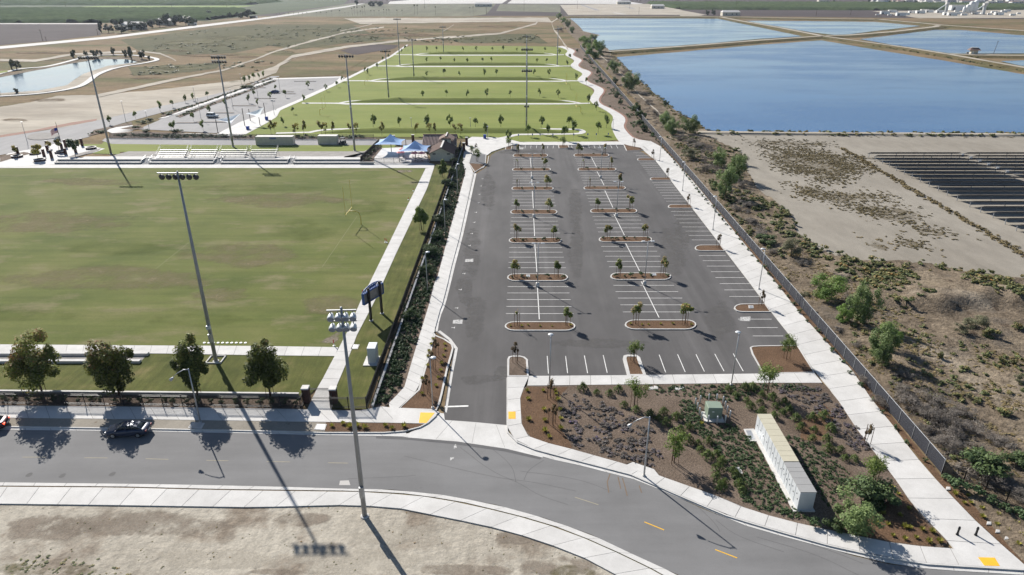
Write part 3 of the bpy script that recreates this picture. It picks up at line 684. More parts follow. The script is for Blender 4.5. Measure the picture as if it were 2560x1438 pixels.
# slanting pavement between hedge and lot
slab_strip('sidewalk', [(972, 1008), (1010, 970), (1051, 831), (1073, 760), (1086, 706), (1094, 692), (1123, 581), (1149, 486), (1164, 430), (1156, 409), (1160, 380), (1165, 365)],
           [(997, 1022), (1045, 973), (1074, 875), (1085, 830), (1104, 760), (1118, 706), (1126, 668), (1147, 591), (1166, 507), (1183, 430), (1172, 408), (1178, 386), (1184, 372)], Z, C, J, 2.0)
ribbon('kerb', [(1085, 830), (1090, 796), (1104.5, 760), (1118.5, 706), (1127, 668), (1148, 591), (1167, 507), (1184, 432), (1207, 417), (1219, 408), (1222, 390)], .16, .03, Z + .006, K)
slab_strip('gutter', [(1088, 829), (1092, 796), (1107, 760), (1120, 706), (1129, 668), (1150, 591), (1169, 507), (1186, 433)], [(1094, 829), (1099, 796), (1114, 760), (1127.5, 706), (1136.5, 668), (1157, 591), (1175.5, 507), (1191, 434)], .05, C, J, 3.0)
slab_strip('gutter', [(1094, 829), (1113, 844), (1134, 859), (1138, 871), (1128, 925), (1112, 1030)], [(1100, 826), (1118, 840), (1141, 857), (1145, 872), (1133, 930), (1117, 1032)], .05, C, J, 3.0)
# right hand promenade
slab_strip('sidewalk', [(1600, 368), (1640, 402), (1700, 480), (1793, 600), (1870, 700), (1927, 777), (1998, 867), (2040, 932), (2068, 963), (2095, 1000), (2148, 1081), (2241, 1201), (2286, 1268), (2347, 1329), (2372, 1355), (2420, 1412)],
           [(1625, 352), (1652, 366), (1690, 405), (1748, 471), (1935, 700), (1988, 768), (2132, 928), (2180, 1000), (2257, 1094), (2268, 1116), (2347, 1207), (2439, 1302), (2500, 1358), (2560, 1411), (2575, 1424)], Z, C, J, 3.0)
patch('sidewalk_corner', [(2369, 1352), (2420, 1358), (2575, 1424), (2420, 1413)], C, Z + .003, thick=.1)
# pavement south of the lot and round the corner bed
slab_strip('sidewalk', [(1322, 940), (1570, 938), (1900, 934), (2036, 932)], [(1318, 964), (1570, 961), (1900, 957), (2056, 957)], Z, C, J, 2.7)
slab_strip('sidewalk', [(1268, 941), (1268, 1000), (1268, 1075), (1270, 1081), (1293, 1104), (1337, 1122), (1424, 1145), (1469, 1156), (1575, 1184), (1632, 1208), (1713, 1243), (1815, 1286), (1860, 1300), (1951, 1327), (2073, 1361), (2195, 1388), (2317, 1407), (2408, 1413), (2560, 1422)],
           [(1322, 941), (1300, 990), (1304, 1066), (1307, 1076), (1322, 1092), (1351, 1103), (1439, 1125), (1480, 1137), (1585, 1166), (1645, 1188), (1730, 1218), (1820, 1250), (1860, 1270), (1960, 1300), (2104, 1332), (2241, 1359), (2332, 1369), (2410, 1372), (2540, 1400)], Z + .002, C, J, 2.7)
patch('lamp_plinth', [(1562, 1164), (1582, 1155), (1635, 1173), (1650, 1192), (1625, 1190)], C, Z + .006, thick=.1)
ribbon('kerb', [(1268, 944), (1268, 1000), (1268, 1075), (1270, 1081), (1293, 1104.5), (1337, 1123), (1424, 1146), (1469, 1157.5), (1575, 1185), (1632, 1209.5), (1713, 1245), (1815, 1288), (1860, 1302), (1951, 1329), (2073, 1363), (2195, 1390), (2317, 1409), (2408, 1415), (2560, 1424)], .16, .03, Z + .007, K)
slab_strip('gutter', [(1270, 1088), (1293, 1109), (1337, 1128), (1424, 1150), (1469, 1161), (1575, 1189), (1632, 1214), (1713, 1249), (1815, 1292), (1860, 1306), (1951, 1333), (2073, 1366), (2195, 1393), (2317, 1411), (2408, 1417), (2560, 1426)],
           [(1275, 1105), (1300, 1123), (1356, 1144), (1424, 1157), (1469, 1168), (1591, 1200), (1672, 1233), (1754, 1268), (1835, 1303), (1870, 1316), (1951, 1339), (2073, 1372), (2195, 1402), (2317, 1423), (2408, 1428), (2560, 1437)], .05, C, J, 3.0)
# tactile warning plates
for px, lab in (([(2445, 1393), (2487, 1394), (2500, 1415), (2461, 1414)], 'yellow tactile plate in front of the two black bollards'), ([(1271, 1029), (1289, 1029), (1289, 1047), (1271, 1047)], 'small square yellow tactile plate beside the landscaped corner bed'), ([(1051, 1031), (1087, 1032), (1066, 1057.5), (1047, 1057)], 'worn yellow tactile plate at the driveway beside the mulch island')):
    P = ground_poly(px, Z + .02)
    t = thing('tactile_plate', lab, 'tactile plate', (P[0][0], P[0][1], 0))
    mb = MB(); mb.prism([(x - P[0][0], y - P[0][1]) for x, y in P], Z - .02, Z + .014); mb.build('plate', M['tactile'], t)
    dm = MB(); A, B, D = Vector(P[0]), Vector(P[1]), Vector(P[3]); Cc = Vector(P[2])
    for i in range(8):
        for j in range(8):
            q = A.lerp(B, (i + .5) / 8).lerp(D.lerp(Cc, (i + .5) / 8), (j + .5) / 8); dm.box((q.x - P[0][0], q.y - P[0][1], Z + .018), (.05, .05, .012))
    stuff(dm.build('domes', M['tactile'], t))
# planting beds
BED = [(1318, 965), (1303, 975), (1300, 985), (1300, 998), (1303, 1060), (1306, 1075), (1322, 1093), (1351, 1104), (1439, 1126), (1512, 1147), (1562, 1161), (1582, 1154), (1635, 1172), (1648, 1189), (1730, 1219), (1794, 1242), (1860, 1271), (1960, 1301), (2028, 1319), (2104, 1333), (2241, 1360), (2332, 1370), (2363, 1366), (2369, 1354), (2347, 1330), (2286, 1269), (2241, 1202), (2165, 1101), (2095, 1001), (2066, 966), (2052, 958), (1900, 958), (1570, 962)]
patch('planting_bed', BED, M['mulch_pale'], .15)
patch('bark_mulch', [(1320, 967), (1304, 985), (1304, 1000), (1306, 1062), (1325, 1094), (1360, 1105), (1430, 1122), (1410, 1080), (1398, 1040), (1392, 1000), (1420, 967)], M['mulch'], .158, jag=2, ky=1) if False else patch('bark_mulch', [(1320, 967), (1304, 985), (1304, 1000), (1306, 1062), (1325, 1094), (1360, 1105), (1430, 1122), (1410, 1080), (1398, 1040), (1392, 1000), (1420, 967)], M['mulch'], .158, jag=2)
patch('bark_mulch', [(2130, 1335), (2180, 1290), (2240, 1235), (2262, 1236), (2300, 1290), (2366, 1355), (2330, 1366), (2240, 1356)], M['mulch'], .158, jag=2)
patch('bark_mulch', [(1990, 1060), (2060, 1010), (2090, 1040), (2060, 1100), (2010, 1100)], M['mulch'], .157, jag=3)
patch('hedge_bed', [(922, 1022), (1010, 762), (1078, 584), (1130, 424), (1152, 364), (1166, 365), (1157, 409), (1164, 430), (1149, 486), (1123, 581), (1094, 692), (1073, 760), (1051, 831), (1010, 969), (972, 1010), (950, 1022)], M['mulch_pale'], .15)
patch('mulch_strip', [(1652, 364), (1690, 404), (1748, 470), (1935, 699), (1988, 767), (2132, 927), (2180, 999), (2257, 1093), (2347, 1206), (2439, 1301), (2560, 1410), (2700, 1530), (2700, 1330), (2560, 1282), (2458, 1238), (2352, 1189), (2180, 981), (1940, 693), (1660, 352)], M['mulch'], .12)
patch('shrub_bed', [(1425, 120), (1452, 120), (1476, 142), (1545, 222), (1606, 290), (1660, 352), (1650, 363), (1620, 350), (1582, 344), (1572, 330), (1562, 314), (1568, 298), (1548, 279), (1508, 262), (1500, 248), (1516, 232), (1518, 222), (1478, 206), (1468, 197), (1484, 183), (1474, 176), (1446, 162), (1460, 150), (1430, 137), (1441, 127)], M['mulch_pale'], .12)
# islands of the lot -----------------------------------------------------------
def island(px, label, group=None, mulch='mulch', z=.17, kw=.2):
    Q = [G(x, y, z) for x, y in px]
    ctr = sum(Q, Vector()) / len(Q)
    t = thing('parking_island', label, 'parking island', (ctr.x, ctr.y, 0), group=group)
    loc = [Vector((p.x - ctr.x, p.y - ctr.y, z)) for p in Q]
    area = sum(loc[i].x * loc[(i + 1) % len(loc)].y - loc[(i + 1) % len(loc)].x * loc[i].y for i in range(len(loc)))
    if area < 0: loc.reverse()
    n = len(loc)
    ribbon('kerb', None, kw, .03, z, K, t, closed=True, side=-kw / 2, pts=loc)
    inn = []
    for i, p in enumerate(loc):
        d = (loc[(i + 1) % n] - loc[i - 1]); d.z = 0; d.normalize(); nr = Vector((-d.y, d.x, 0)); q = p + nr * (kw - .01); inn.append((q.x, q.y))
    MB().prism(inn, .03, z - .04).build('mulch', M[mulch], t)
    return t, ctr
def pill(x0, x1, y0, y1):
    cy = (y0 + y1) / 2; hy = (y1 - y0) / 2; r = hy * 2.2; out = []
    for k in range(9): a = math.pi / 2 + math.pi * k / 8; out.append((x0 + r + r * math.cos(a), cy - hy * math.sin(a)))
    for k in range(9): a = -math.pi / 2 + math.pi * k / 8; out.append((x1 - r + r * math.cos(a), cy - hy * math.sin(a)))
    return out
ORD = ['first', 'second', 'third', 'fourth', 'fifth', 'sixth', 'seventh', 'eighth', 'ninth', 'tenth', 'eleventh', 'twelfth', 'thirteenth', 'fourteenth', 'fifteenth', 'sixteenth', 'seventeenth', 'eighteenth', 'nineteenth', 'twentieth']
ROWL = [(1282, 1370, 384, 393), (1280.5, 1377, 419.5, 427.5), (1279, 1384, 466, 475.5), (1276, 1393.5, 523.5, 535.5), (1272, 1404, 593.5, 607.5), (1268, 1420, 684, 702), (1262, 1438.5, 803.5, 826)]
ROWR = [(1434, 1523, 383.5, 392), (1444, 1541, 419, 427), (1459, 1564.5, 465, 474), (1475.5, 1593, 521.5, 532.5), (1497, 1630, 591, 605), (1526, 1678, 681.5, 699), (1562, 1741, 799, 823)]
ISL = {}
for nm, row, side in (('L', ROWL, 'field'), ('R', ROWR, 'promenade')):
    for i, r in enumerate(row):
        k = len(row) - 1 - i
        ISL[nm, k] = island(pill(*r), f'long kerbed mulch island, {ORD[k]} from the driveway, in the row nearer the {"sports field" if nm == "L" else "promenade"}')
SIDE = [(1593, 1641, 395, 401.5), (1625, 1678, 443, 450.5), (1670, 1732, 511, 520.5), (1737, 1812, 612, 627), (1835, 1927, 759, 779.5)]
for i, (x0, x1, y0, y1) in enumerate(SIDE):
    p = pill(x0, x1 + 20, y0, y1)[:9] + [(x1, y1), (x1 - (y1 - y0) * .7, y0)]
    island(p, f'short kerbed mulch island against the promenade, {ORD[len(SIDE) - 1 - i]} from the driveway end')
island(smooth_px([(1875, 868), (1884, 864), (1950, 863), (1995, 863)], 1, False) + [(2037, 931), (1908, 933), (1880, 884)], 'broad four sided mulch island with two spreading trees at the lot corner', mulch='mulch')
island([(1268, 940), (1268, 898), (1272, 891), (1282, 889), (1300, 889), (1312, 892), (1320, 899), (1322, 940)], 'mulch island with a bronze leaved tree beside the driveway entrance', mulch='mulch_pale', kw=.3)
island([(1568, 938), (1557, 897), (1559, 889), (1568, 886.5), (1592, 887), (1600, 893), (1604, 904), (1616, 938)], 'mulch island splitting the stalls along the lot pavement', kw=.5)
island([(996, 1021), (1045, 974), (1074, 877), (1085, 832), (1090, 838), (1112, 847), (1131, 860), (1134, 870), (1129, 890), (1120, 920), (1106, 985), (1100, 1008), (1091, 1026)], 'long wedge of mulch with yellow plants beside the driveway', kw=.25)
island([(1172, 408), (1186, 429), (1210, 418), (1214, 410)], 'triangular mulch island beside the pale paving square', kw=.2)
island([(1178, 386), (1216, 386), (1214, 409), (1172, 407)], 'square island of charcoal paving holding one feathery tree', kw=.2, mulch='reed')
island([(1180, 372), (1196, 372), (1194, 380), (1178, 380)], 'little square mulch bed in the white plaza', kw=.12)
island([(1264, 366), (1280, 366), (1279, 374), (1263, 374)], 'small mulch island at the plaza corner of the lot', kw=.2)
island([(1395, 361), (1420, 361), (1424, 370), (1397, 371)], 'small mulch island midway along the far stalls', kw=.25)
island([(1558, 360), (1590, 360), (1610, 366), (1620, 375), (1566, 377)], 'rounded mulch island at the far end of the promenade', kw=.25)
# painted lines ---------------------------------------------------------------
def line(a, b, w=.10, m='line', z=.039, name='stall_line'):
    return ribbon(name, [a, b], w, z, z, M[m], lot_ob)
def lotline(p, q, w=.1): return ribbon('stall_line', None, w, .039, .039, M['line'], lot_ob, pts=[Vector((p.x, p.y, .039)), Vector((q.x, q.y, .039))])
for row in (ROWL, ROWR):
    for (a0, a1, ay0, ay1), (b0, b1, by0, by1) in zip(row, row[1:]):
        A0, A1, B0, B1 = G((a0 + 2), ay1), G(a1 - 2, ay1), G(b0 + 2, by0), G(b1 - 2, by0)
        for k in range(1, 6):
            t = k / 6; lotline(A0.lerp(B0, t), A1.lerp(B1, t))
        c0 = A0.lerp(A1, .49); c1 = B0.lerp(B1, .49)
        lotline(c0.lerp(c1, .06), c0.lerp(c1, .96), .13)
for (a0, a1, ay0, ay1), (b0, b1, by0, by1) in zip(SIDE, SIDE[1:]):
    for k in range(1, 9):
        t = k / 9; A = G(a0 + 1, ay1).lerp(G(b0 + 1, by0), t); B = G(a1 - 3, ay1).lerp(G(b1 - 3, by0), t); lotline(A, A.lerp(B, .92))
for a, b in [((1845, 798), (1929, 798)), ((1868, 819), (1944, 819)), ((1882, 840), (1958, 840)), ((1583, 382), (1622, 382)), ((1590, 389), (1630, 389))]: line(a, b)
for a, b in [((1368, 890), (1371, 934)), ((1414, 890), (1419, 933)), ((1461, 889), (1469, 933)), ((1508, 888), (1518, 932)), ((1648, 887), (1664, 931)), ((1694, 886), (1713, 930)), ((1740, 886), (1761, 929)), ((1787, 885), (1810, 928)), ((1833, 884), (1858, 928))]: line(a, b)
for x, y in [(1207, 447), (1203.5, 465), (1199.5, 486), (1197, 507), (1191, 531), (1187, 556), (1181, 584), (1175.5, 614), (1162, 684), (1153, 724), (1144, 770), (1136, 819)]:
    k = scale_at(y); line((x - .45 * k, y), (x, y), .1); line((x + 1, y - .25 * k * .45), (x - .6, y + .25 * k * .45), .1)
line((1112, 1017), (1171, 1015), .3)
for k in range(7): line((1300 + 14 * k, 363), (1298.5 + 14 * k, 371))
for k in range(9): line((1428 + 14 * k, 362.5), (1431 + 14.2 * k, 371))
M['chalk'] = surf('chalk_paint', [(3, (1, 1, 1), [(.35, (.1, .098, .098)), (.55, (.5, .49, .47))], 'BASE')], .9)
for x, y, s in [(1145, 804, 12), (1174, 651, 10), (1864, 797, 13), (1303, 371, 5)]:
    patch('chalk_mark', [(x - s, y - s * .35), (x + s, y - s * .4), (x + s * .9, y + s * .45), (x - s * 1.05, y + s * .4)], M['chalk'], .0395, jag=1.2, parent=lot_ob)
patch('dust_stain', [(1120, 958), (1180, 946), (1262, 930), (1266, 945), (1220, 957), (1150, 968)], M['lot_far'], .0362, jag=4, parent=lot_ob) if False else None
for a, b in [((1611, 1305), (1660, 1325)), ((1788, 1374), (1843, 1395))]: ribbon('lane_line', [a, b], .12, .0375, .0375, M['yellow'], rd)
for a, b in [((1437, 1243), (1496, 1262)), ((56, 1143), (115, 1143)), ((211, 1144.5), (269, 1145)), ((364, 1147), (421, 1148.5)), ((516, 1151), (571, 1152)), ((667, 1154), (725, 1155)), ((820, 1157), (870, 1158))]:
    ribbon('lane_line', [a, b], .1, .0375, .0375, M['line_faded'], rd)
patch('chalk_mark', [(1135, 1113), (1141, 1110), (1142, 1120), (1134, 1122)], M['chalk'], .0375, parent=rd, jag=1)
patch('chalk_mark', [(1126, 1144), (1135, 1143), (1133, 1152), (1124, 1152)], M['chalk'], .0375, parent=rd, jag=1)
patch('manhole_collar', [(850, 1202), (872, 1201), (876, 1213), (848, 1213)], M['paleroad'], .0375, parent=rd, jag=.6)

# ------------------------------------------------------------------ sports field
FIELD = [(-900, 419), (0, 420), (600, 419.5), (1064, 420), (1040, 470), (960, 634), (900, 756), (872, 822), (848, 868), (640, 865), (420, 864), (0, 861), (-900, 852)]
field = patch('sports_field', FIELD, M['field'], .10)
patch('lawn', [(-300, 876), (0, 880), (420, 884), (838, 890), (800, 960), (790, 972), (770, 990), (500, 992), (0, 986), (-300, 982)], M['slope_turf'], .11)
patch('lawn', [(1085, 421), (1068, 470), (990, 634), (935, 756), (892, 838), (873, 890), (850, 945), (838, 972), (828, 1022), (918, 1022), (1005, 762), (1074, 584), (1128, 424), (1136, 408), (1088, 412)], M['slope_turf'], .11)
M['chalkline'] = flat('faint_field_line', (.19, .19, .085), .9)
for a, b in [((805, 668), (893, 540)), ((390, 672), (480, 600))]:
    ribbon('field_line', [a, b], .07, .105, .105, M['chalkline'], field)
soft('worn_turf', [(770, 866), (800, 850), (850, 820), (868, 822), (855, 856), (840, 867)], M['s_brown'], .106, field)
soft('worn_turf', [(970, 423), (1045, 421), (1040, 434), (990, 435)], M['s_brown'], .106, field)
# seating terraces at the far side of the sports field
patch('terrace_path', [(-900, 411), (-300, 411), (0, 411), (905, 411), (1070, 407), (1086, 411), (1085, 420), (0, 420), (-900, 420)], C, .13, thick=.1)
def terrace(x0, x1, lab):
    a = G(x0, 411.5, 0); b = G(x1, 411.5, 0)
    t = thing('seating_terrace', lab, 'terrace', (a.x, a.y, 0))
    w = b.x - a.x
    MB().box((w / 2, .85, .27), (w, 1.7, .54)).build('step', M['stone'], t); MB().box((w / 2, .86, .57), (w + .02, 1.72, .06)).build('tread', M['kerb'], t)  # step body darker than its tread: shade of the riser faces put into the colour
    MB().box((w / 2, 2.9, .52), (w, 2.4, 1.04)).build('step', M['stone'], t); MB().box((w / 2, 2.91, 1.07), (w + .02, 2.42, .06)).build('tread', M['kerb'], t)
terrace(137, 352, 'long two step concrete seating terrace beside the flagpole plaza')
terrace(372, 533, 'two step concrete seating terrace below the first two bleachers')
terrace(552, 718, 'two step concrete seating terrace below the last two bleachers')
terrace(733, 898, 'two step concrete seating terrace leading to the blue shade sails')
for x0, x1 in ((352.5, 371.5), (533.5, 551.5), (718.5, 732.5)):
    a = G(x0, 411.5); b = G(x1, 411.5); t = thing('stair', 'narrow concrete stair between two seating terraces', 'stair', (a.x, a.y, 0), group='stairs between the terraces')
    for k in range(6): MB().box(((b.x - a.x) / 2, .35 + .65 * k, .09 * (k + 1)), (b.x - a.x - .02, .64, .18 * (k + 1))).build('step', M['kerb'], t)
    for s in (0.1, b.x - a.x - .1): MB().tube([(s, .3, .2), (s, .3, 1.0), (s, 3.6, 2.0), (s, 3.6, 1.1)], .03, 6).build('handrail', M['galv'], t)
def tz(y): return 0.0
# sloped gravel shelf from the terrace back to the lawn strip
A = G(137, 411.5).y + 4.08; yb = G(600, 383).y
structure(MB().add([(-125, A, 1.09), (-49, A, 1.09), (-49, A + 1.2, 1.09), (-125, A + 1.2, 1.09)], [(0, 1, 2, 3)]).build('terrace_walk', C))
structure(MB().add([(-118, A + 1.2, 1.085), (-49, A + 1.2, 1.085), (-44, yb + 2, .12), (-118, yb + 2, .12)], [(0, 1, 2, 3)]).build('gravel_shelf', M['gravel']))
structure(MB().add([(-139, yb + 1.0, .13), (-37, yb + 1.0, .13), (-37, G(600, 361.5).y, .13), (-140, G(600, 361.5).y, .13)], [(0, 1, 2, 3)]).build('lawn', M['turf']))
patch('gravel_apron', [(898, 411), (880, 396), (905, 380), (940, 366), (956, 371), (930, 392), (912, 411)], M['gravel'], .135)
patch('lawn', [(232, 384), (262, 352), (300, 356), (300, 386)], M['turf'], .125)
patch('service_road', [(262, 346), (560, 348), (940, 349), (1056, 350), (1060, 362), (940, 363), (560, 363), (280, 360), (255, 352)], M['lot_far'], .14)
ribbon('kerb', [(270, 345.5), (560, 347.5), (940, 348.5)], .3, .05, .3, K)
patch('hedge_strip', [(275, 340), (300, 331), (560, 338), (900, 343), (940, 345), (940, 348), (560, 347), (280, 345)], M['mulch_pale'], .16)
# plaza of the flagpole
patch('plaza', [(-300, 428), (-300, 405), (0, 396), (60, 385), (150, 372), (225, 365), (262, 372), (240, 380), (170, 396), (140, 402), (137, 411), (0, 419), (-300, 424)], C, .155, thick=.1)
patch('plaza', [(200, 362), (150, 355), (120, 365), (60, 376), (20, 384), (0, 396), (100, 392), (170, 380), (235, 372)], C, .152, thick=.1)
patch('planting_bed', [(0, 390), (0, 405), (30, 396), (80, 383), (60, 380)], M['mulch_pale'], .2)
patch('planting_bed', [(150, 400), (190, 385), (255, 370), (245, 377), (180, 395)], M['gravel'], .2)
# ------------------------------------------------------------------ green park beyond
PARK = [(605, 337), (640, 320), (665, 306), (690, 292), (690, 276), (756, 247), (831, 213), (850, 205), (931, 165), (978, 141), (1018, 112.5), (1090, 114), (1354, 116), (1401, 118), (1422, 127), (1411, 137), (1438, 153), (1425, 163), (1457, 181), (1457, 188), (1443, 198), (1448, 206), (1489, 227), (1474, 246), (1480, 258), (1532, 287), (1532, 300), (1528, 312), (1534, 330), (1548, 356), (1290, 356), (1150, 344), (940, 342), (610, 341)]
patch('park_lawn', PARK, M['turf'], .10, smooth=1)
SW_L = [(1390, 117), (1404, 119), (1422, 127), (1410, 137), (1428, 145), (1438, 153), (1424, 163), (1432, 171), (1456, 182), (1456, 188), (1442, 198), (1447, 206), (1478, 217), (1489, 227), (1473, 246), (1479, 258), (1505, 270), (1532, 287), (1533, 300), (1527, 312), (1533, 330), (1545, 352), (1560, 362), (1600, 369)]
SW_R = [(1405, 115), (1424, 120), (1440, 128), (1429, 137), (1446, 145), (1457, 151), (1443, 162), (1452, 171), (1474, 177), (1479, 184), (1463, 197), (1472, 206), (1500, 217), (1513, 226), (1494, 248), (1503, 262), (1530, 272), (1560, 290), (1565, 302), (1557, 315), (1567, 330), (1582, 345), (1602, 350), (1626, 353)]
slab_strip('park_path', SW_L, SW_R, .18, C, J, 4.0, smooth=2, pieces=False)
ribbon('path_border', smooth_px([(x + 2, y) for x, y in SW_R[:-1]], 2, False), 1.1, .06, .15, M['border'])
slab_strip('park_path', [(852, 192), (831, 211), (756, 245), (688, 274), (690, 290), (663, 305), (600, 333), (560, 336)], [(862, 193), (842, 212), (764, 248), (700, 276), (692, 292), (668, 307), (612, 337), (560, 344)], .16, C, J, 4, pieces=False)
slab_strip('park_path', [(1016, 112), (975, 140), (928, 164), (846, 204), (752, 245)], [(1021, 112), (981, 141), (936, 165), (856, 205), (764, 247)], .155, C, J, 4, pieces=False)
def berm(x0, x1, y, h, w, seed):                 # grassy mound behind a cross path
    a = G(x0, y, 0); b = G(x1, y, 0); n = 60; r = random.Random(seed); vs = []; fs = []
    prof = [(0, 0), (.12, .35), (.26, .85), (.4, 1), (.6, .85), (.8, .4), (1, 0)]; Kp = len(prof)
    for i in range(n + 1):
        t = i / n; p = a.lerp(b, t); e = min(1, 5 * min(t, 1 - t)) ** .6 + .02
        for u, z in prof: vs.append((p.x, p.y + u * w * e, .09 + z * h * e * (1 + r.gauss(0, .04))))
    for i in range(n):
        for k in range(Kp - 1): fs.append((i * Kp + k, (i + 1) * Kp + k, (i + 1) * Kp + k + 1, i * Kp + k + 1))
    mb = MB(); mb.add(vs, fs); me = mb.mesh('berm', M['turf'], True); fix_up(me); structure(ob('berm', me))
for (lx, rx, y, lend, rend) in [(985, 1410, 137, 1052, 1378), (930, 1425, 165, 1005, 1385), (850, 1450, 202, 945, 1400), (755, 1475, 258, 870, 1430)]:
    k = (y + 48) / 300
    slab_strip('park_path', [(lx, y - 1.2 * k), (lend - 30 * k, y - 1.2 * k), (lend, y + 0.2 * k), (rend, y + 0.2 * k), (rend + 30 * k, y - 1 * k), (rx, y - 1 * k)], [(lx, y + 1.0 * k), (lend - 34 * k, y + 1.2 * k), (lend - 4 * k, y + 3.4 * k), (rend, y + 3.0 * k), (rend + 34 * k, y + 1.2 * k), (rx, y + 1.2 * k)], .14, C, J, 5, pieces=False)
    for ex, s in ((lend - 8 * k, 1), (rend + 6 * k, -1)):
        ribbon('park_path', smooth_px([(ex - s * 12 * k, y - .2 * k), (ex - s * 2 * k, y - 2.6 * k), (ex + s * 16 * k, y - 5.6 * k), (ex + s * 44 * k, y - 6.4 * k)], 2, False), 2.0, .05, .145, C)
    berm(lend + 6 * k, rend - 6 * k, y - 1.0 * k, 1.5, 9.5, int(y))
loop = smooth_px([(770, 332), (800, 325), (860, 322), (1000, 321.5), (1200, 322), (1440, 322.5), (1455, 326), (1458, 331), (1445, 335), (1300, 336), (1290, 337), (1270, 342), (1245, 347)], 2, False)
ribbon('park_path', loop, 2.2, .05, .145, C)
berm(800, 1435, 334.5, 1.3, 9, 77)
patch('berm_plaza', [(1165, 350), (1180, 342), (1240, 344), (1262, 346), (1300, 355), (1560, 354), (1560, 362), (1394, 363), (1282, 362), (1262, 368), (1230, 379), (1218, 388), (1214, 386), (1178, 385), (1160, 384)], C, .165, thick=.1)
ribbon('park_path', [(690, 333), (760, 331), (775, 331)], 2.0, .05, .14, C)
# second car park, shade sail plaza
patch('parking_lot', [(345, 323), (395, 302), (420, 286), (560, 240), (640, 212), (683, 198), (856, 193), (831, 212), (756, 246), (690, 274), (600, 305), (556, 328), (540, 333)], M['lot_far'], .12)
patch('park_path', [(395, 297), (560, 239), (640, 211), (683, 196), (856, 191), (856, 194), (684, 199), (645, 214), (560, 244), (415, 294)], C, .2, thick=.1)
patch('planting_bed', [(400, 290), (560, 235), (640, 208), (680, 196), (683, 198), (645, 209), (560, 238), (410, 293)], M['mulch_pale'], .2)
patch('planting_bed', [(440, 290), (560, 246), (660, 212), (690, 200), (690, 203), (655, 217), (560, 252), (450, 294)], M['mulch_pale'], .2)
patch('plaza', [(540, 336), (600, 305), (688, 274), (692, 290), (668, 305), (640, 320), (605, 336), (560, 341)], C, .17, thick=.1)
patch('park_path', [(262, 326), (290, 318), (330, 313), (345, 320), (330, 326), (290, 328), (540, 335), (540, 340), (280, 333)], C, .17, thick=.1)
patch('planting_bed', [(280, 333), (345, 328), (560, 338), (560, 346), (270, 344)], M['mulch_pale'], .18)
patch('planting_bed', [(220, 340), (235, 325), (300, 311), (330, 305), (330, 312), (280, 319), (262, 330)], M['mulch_pale'], .18)
patch('planting_bed', [(300, 322), (345, 312), (360, 320), (330, 325)], M['mulch_pale'], .2)
# paths round the lake
ribbon('lake_path', smooth_px([(-60, 200), (20, 178), (60, 170), (110, 168), (170, 154), (215, 140), (260, 137), (330, 137), (380, 143), (398, 149), (370, 156), (290, 168), (240, 186), (220, 205), (190, 220), (100, 234), (0, 240)], 2, False), 3.0, .05, .33, C)
patch('lake_shore', [(-60, 197), (60, 177), (168, 157), (240, 143), (330, 142), (372, 150), (343, 154), (316, 148), (242, 148), (168, 161), (60, 182), (-60, 205)], M['bank'], .32, jag=.5)
patch('lake_shore', [(343, 156), (372, 152), (290, 167), (240, 184), (215, 204), (185, 219), (94, 232), (0, 238), (0, 233), (94, 227), (168, 213), (208, 185), (269, 165)], M['sand_far'], .32, jag=.5)
patch('lake_lawn', [(-40, 182), (18, 176), (20, 180), (-40, 190)], M['turf'], .34)

# ------------------------------------------------------------------ wear, dust and soil changes with ragged edges
def box_px(cx, cy, w, h, k=10, seed=0):
    r = random.Random(seed + int(cx)); return [(cx + w / 2 * math.cos(2 * math.pi * i / k) * r.uniform(.75, 1.15), cy + h / 2 * math.sin(2 * math.pi * i / k) * r.uniform(.75, 1.15)) for i in range(k)]
zs = .064
for cx, cy, w, h, m in [(330, 1310, 760, 110, 's_brown'), (130, 1320, 420, 110, 's_brown'), (760, 1300, 240, 60, 's_brown'), (900, 1400, 640, 130, 's_pale'), (1000, 1340, 420, 90, 's_pale'), (560, 1400, 520, 90, 's_pale'), (1080, 1275, 300, 46, 's_brown'), (1290, 1345, 220, 60, 's_brown'), (1400, 1420, 320, 90, 's_brown'), (1150, 1425, 420, 50, 's_brown'), (60, 1425, 260, 60, 's_green_weed'), (200, 1425, 200, 50, 's_green_weed'), (1430, 1432, 200, 60, 's_green_weed'), (700, 1430, 240, 30, 's_brown')]:
    zs += .0012; soft('soil', box_px(cx, cy, w, h, 12, int(cy)), M[m], zs)
zf = .1015
for cx, cy, w, h, m in [(250, 700, 900, 110, 's_dryturf'), (620, 640, 500, 90, 's_dryturf'), (120, 560, 640, 90, 's_dryturf'), (820, 760, 260, 90, 's_dryturf'), (700, 500, 560, 60, 's_dryturf'), (560, 735, 240, 60, 's_dryturf'), (220, 455, 420, 30, 's_dryturf'), (60, 790, 500, 60, 's_green'), (500, 800, 420, 60, 's_green'), (300, 620, 500, 60, 's_green'), (760, 580, 300, 80, 's_green'), (640, 470, 700, 30, 's_green'), (920, 520, 180, 60, 's_green')]:
    zf += .0002; soft('thin_turf', box_px(cx, cy, w, h, 12, int(cy)), M[m], zf, field)
zl = .0345
for cx, cy, w, h, m in [(1200, 948, 160, 40, 's_dust'), (1255, 930, 70, 50, 's_dust'), (1180, 640, 80, 200, 's_dust'), (1220, 480, 60, 160, 's_dust'), (1680, 640, 120, 240, 's_dust'), (1440, 520, 60, 160, 's_dust'), (1190, 800, 90, 200, 's_dust'), (1440, 640, 70, 240, 's_dust'), (1720, 560, 90, 200, 's_dust'), (1800, 800, 130, 140, 's_dust'), (1300, 380, 200, 20, 's_dust'), (1500, 860, 420, 40, 's_dust'), (1160, 720, 70, 160, 's_dust')]:
    zl += .00015; soft('asphalt_wear', box_px(cx, cy, w, h, 12, int(cy)), M[m], zl, lot_ob)
zg = .148
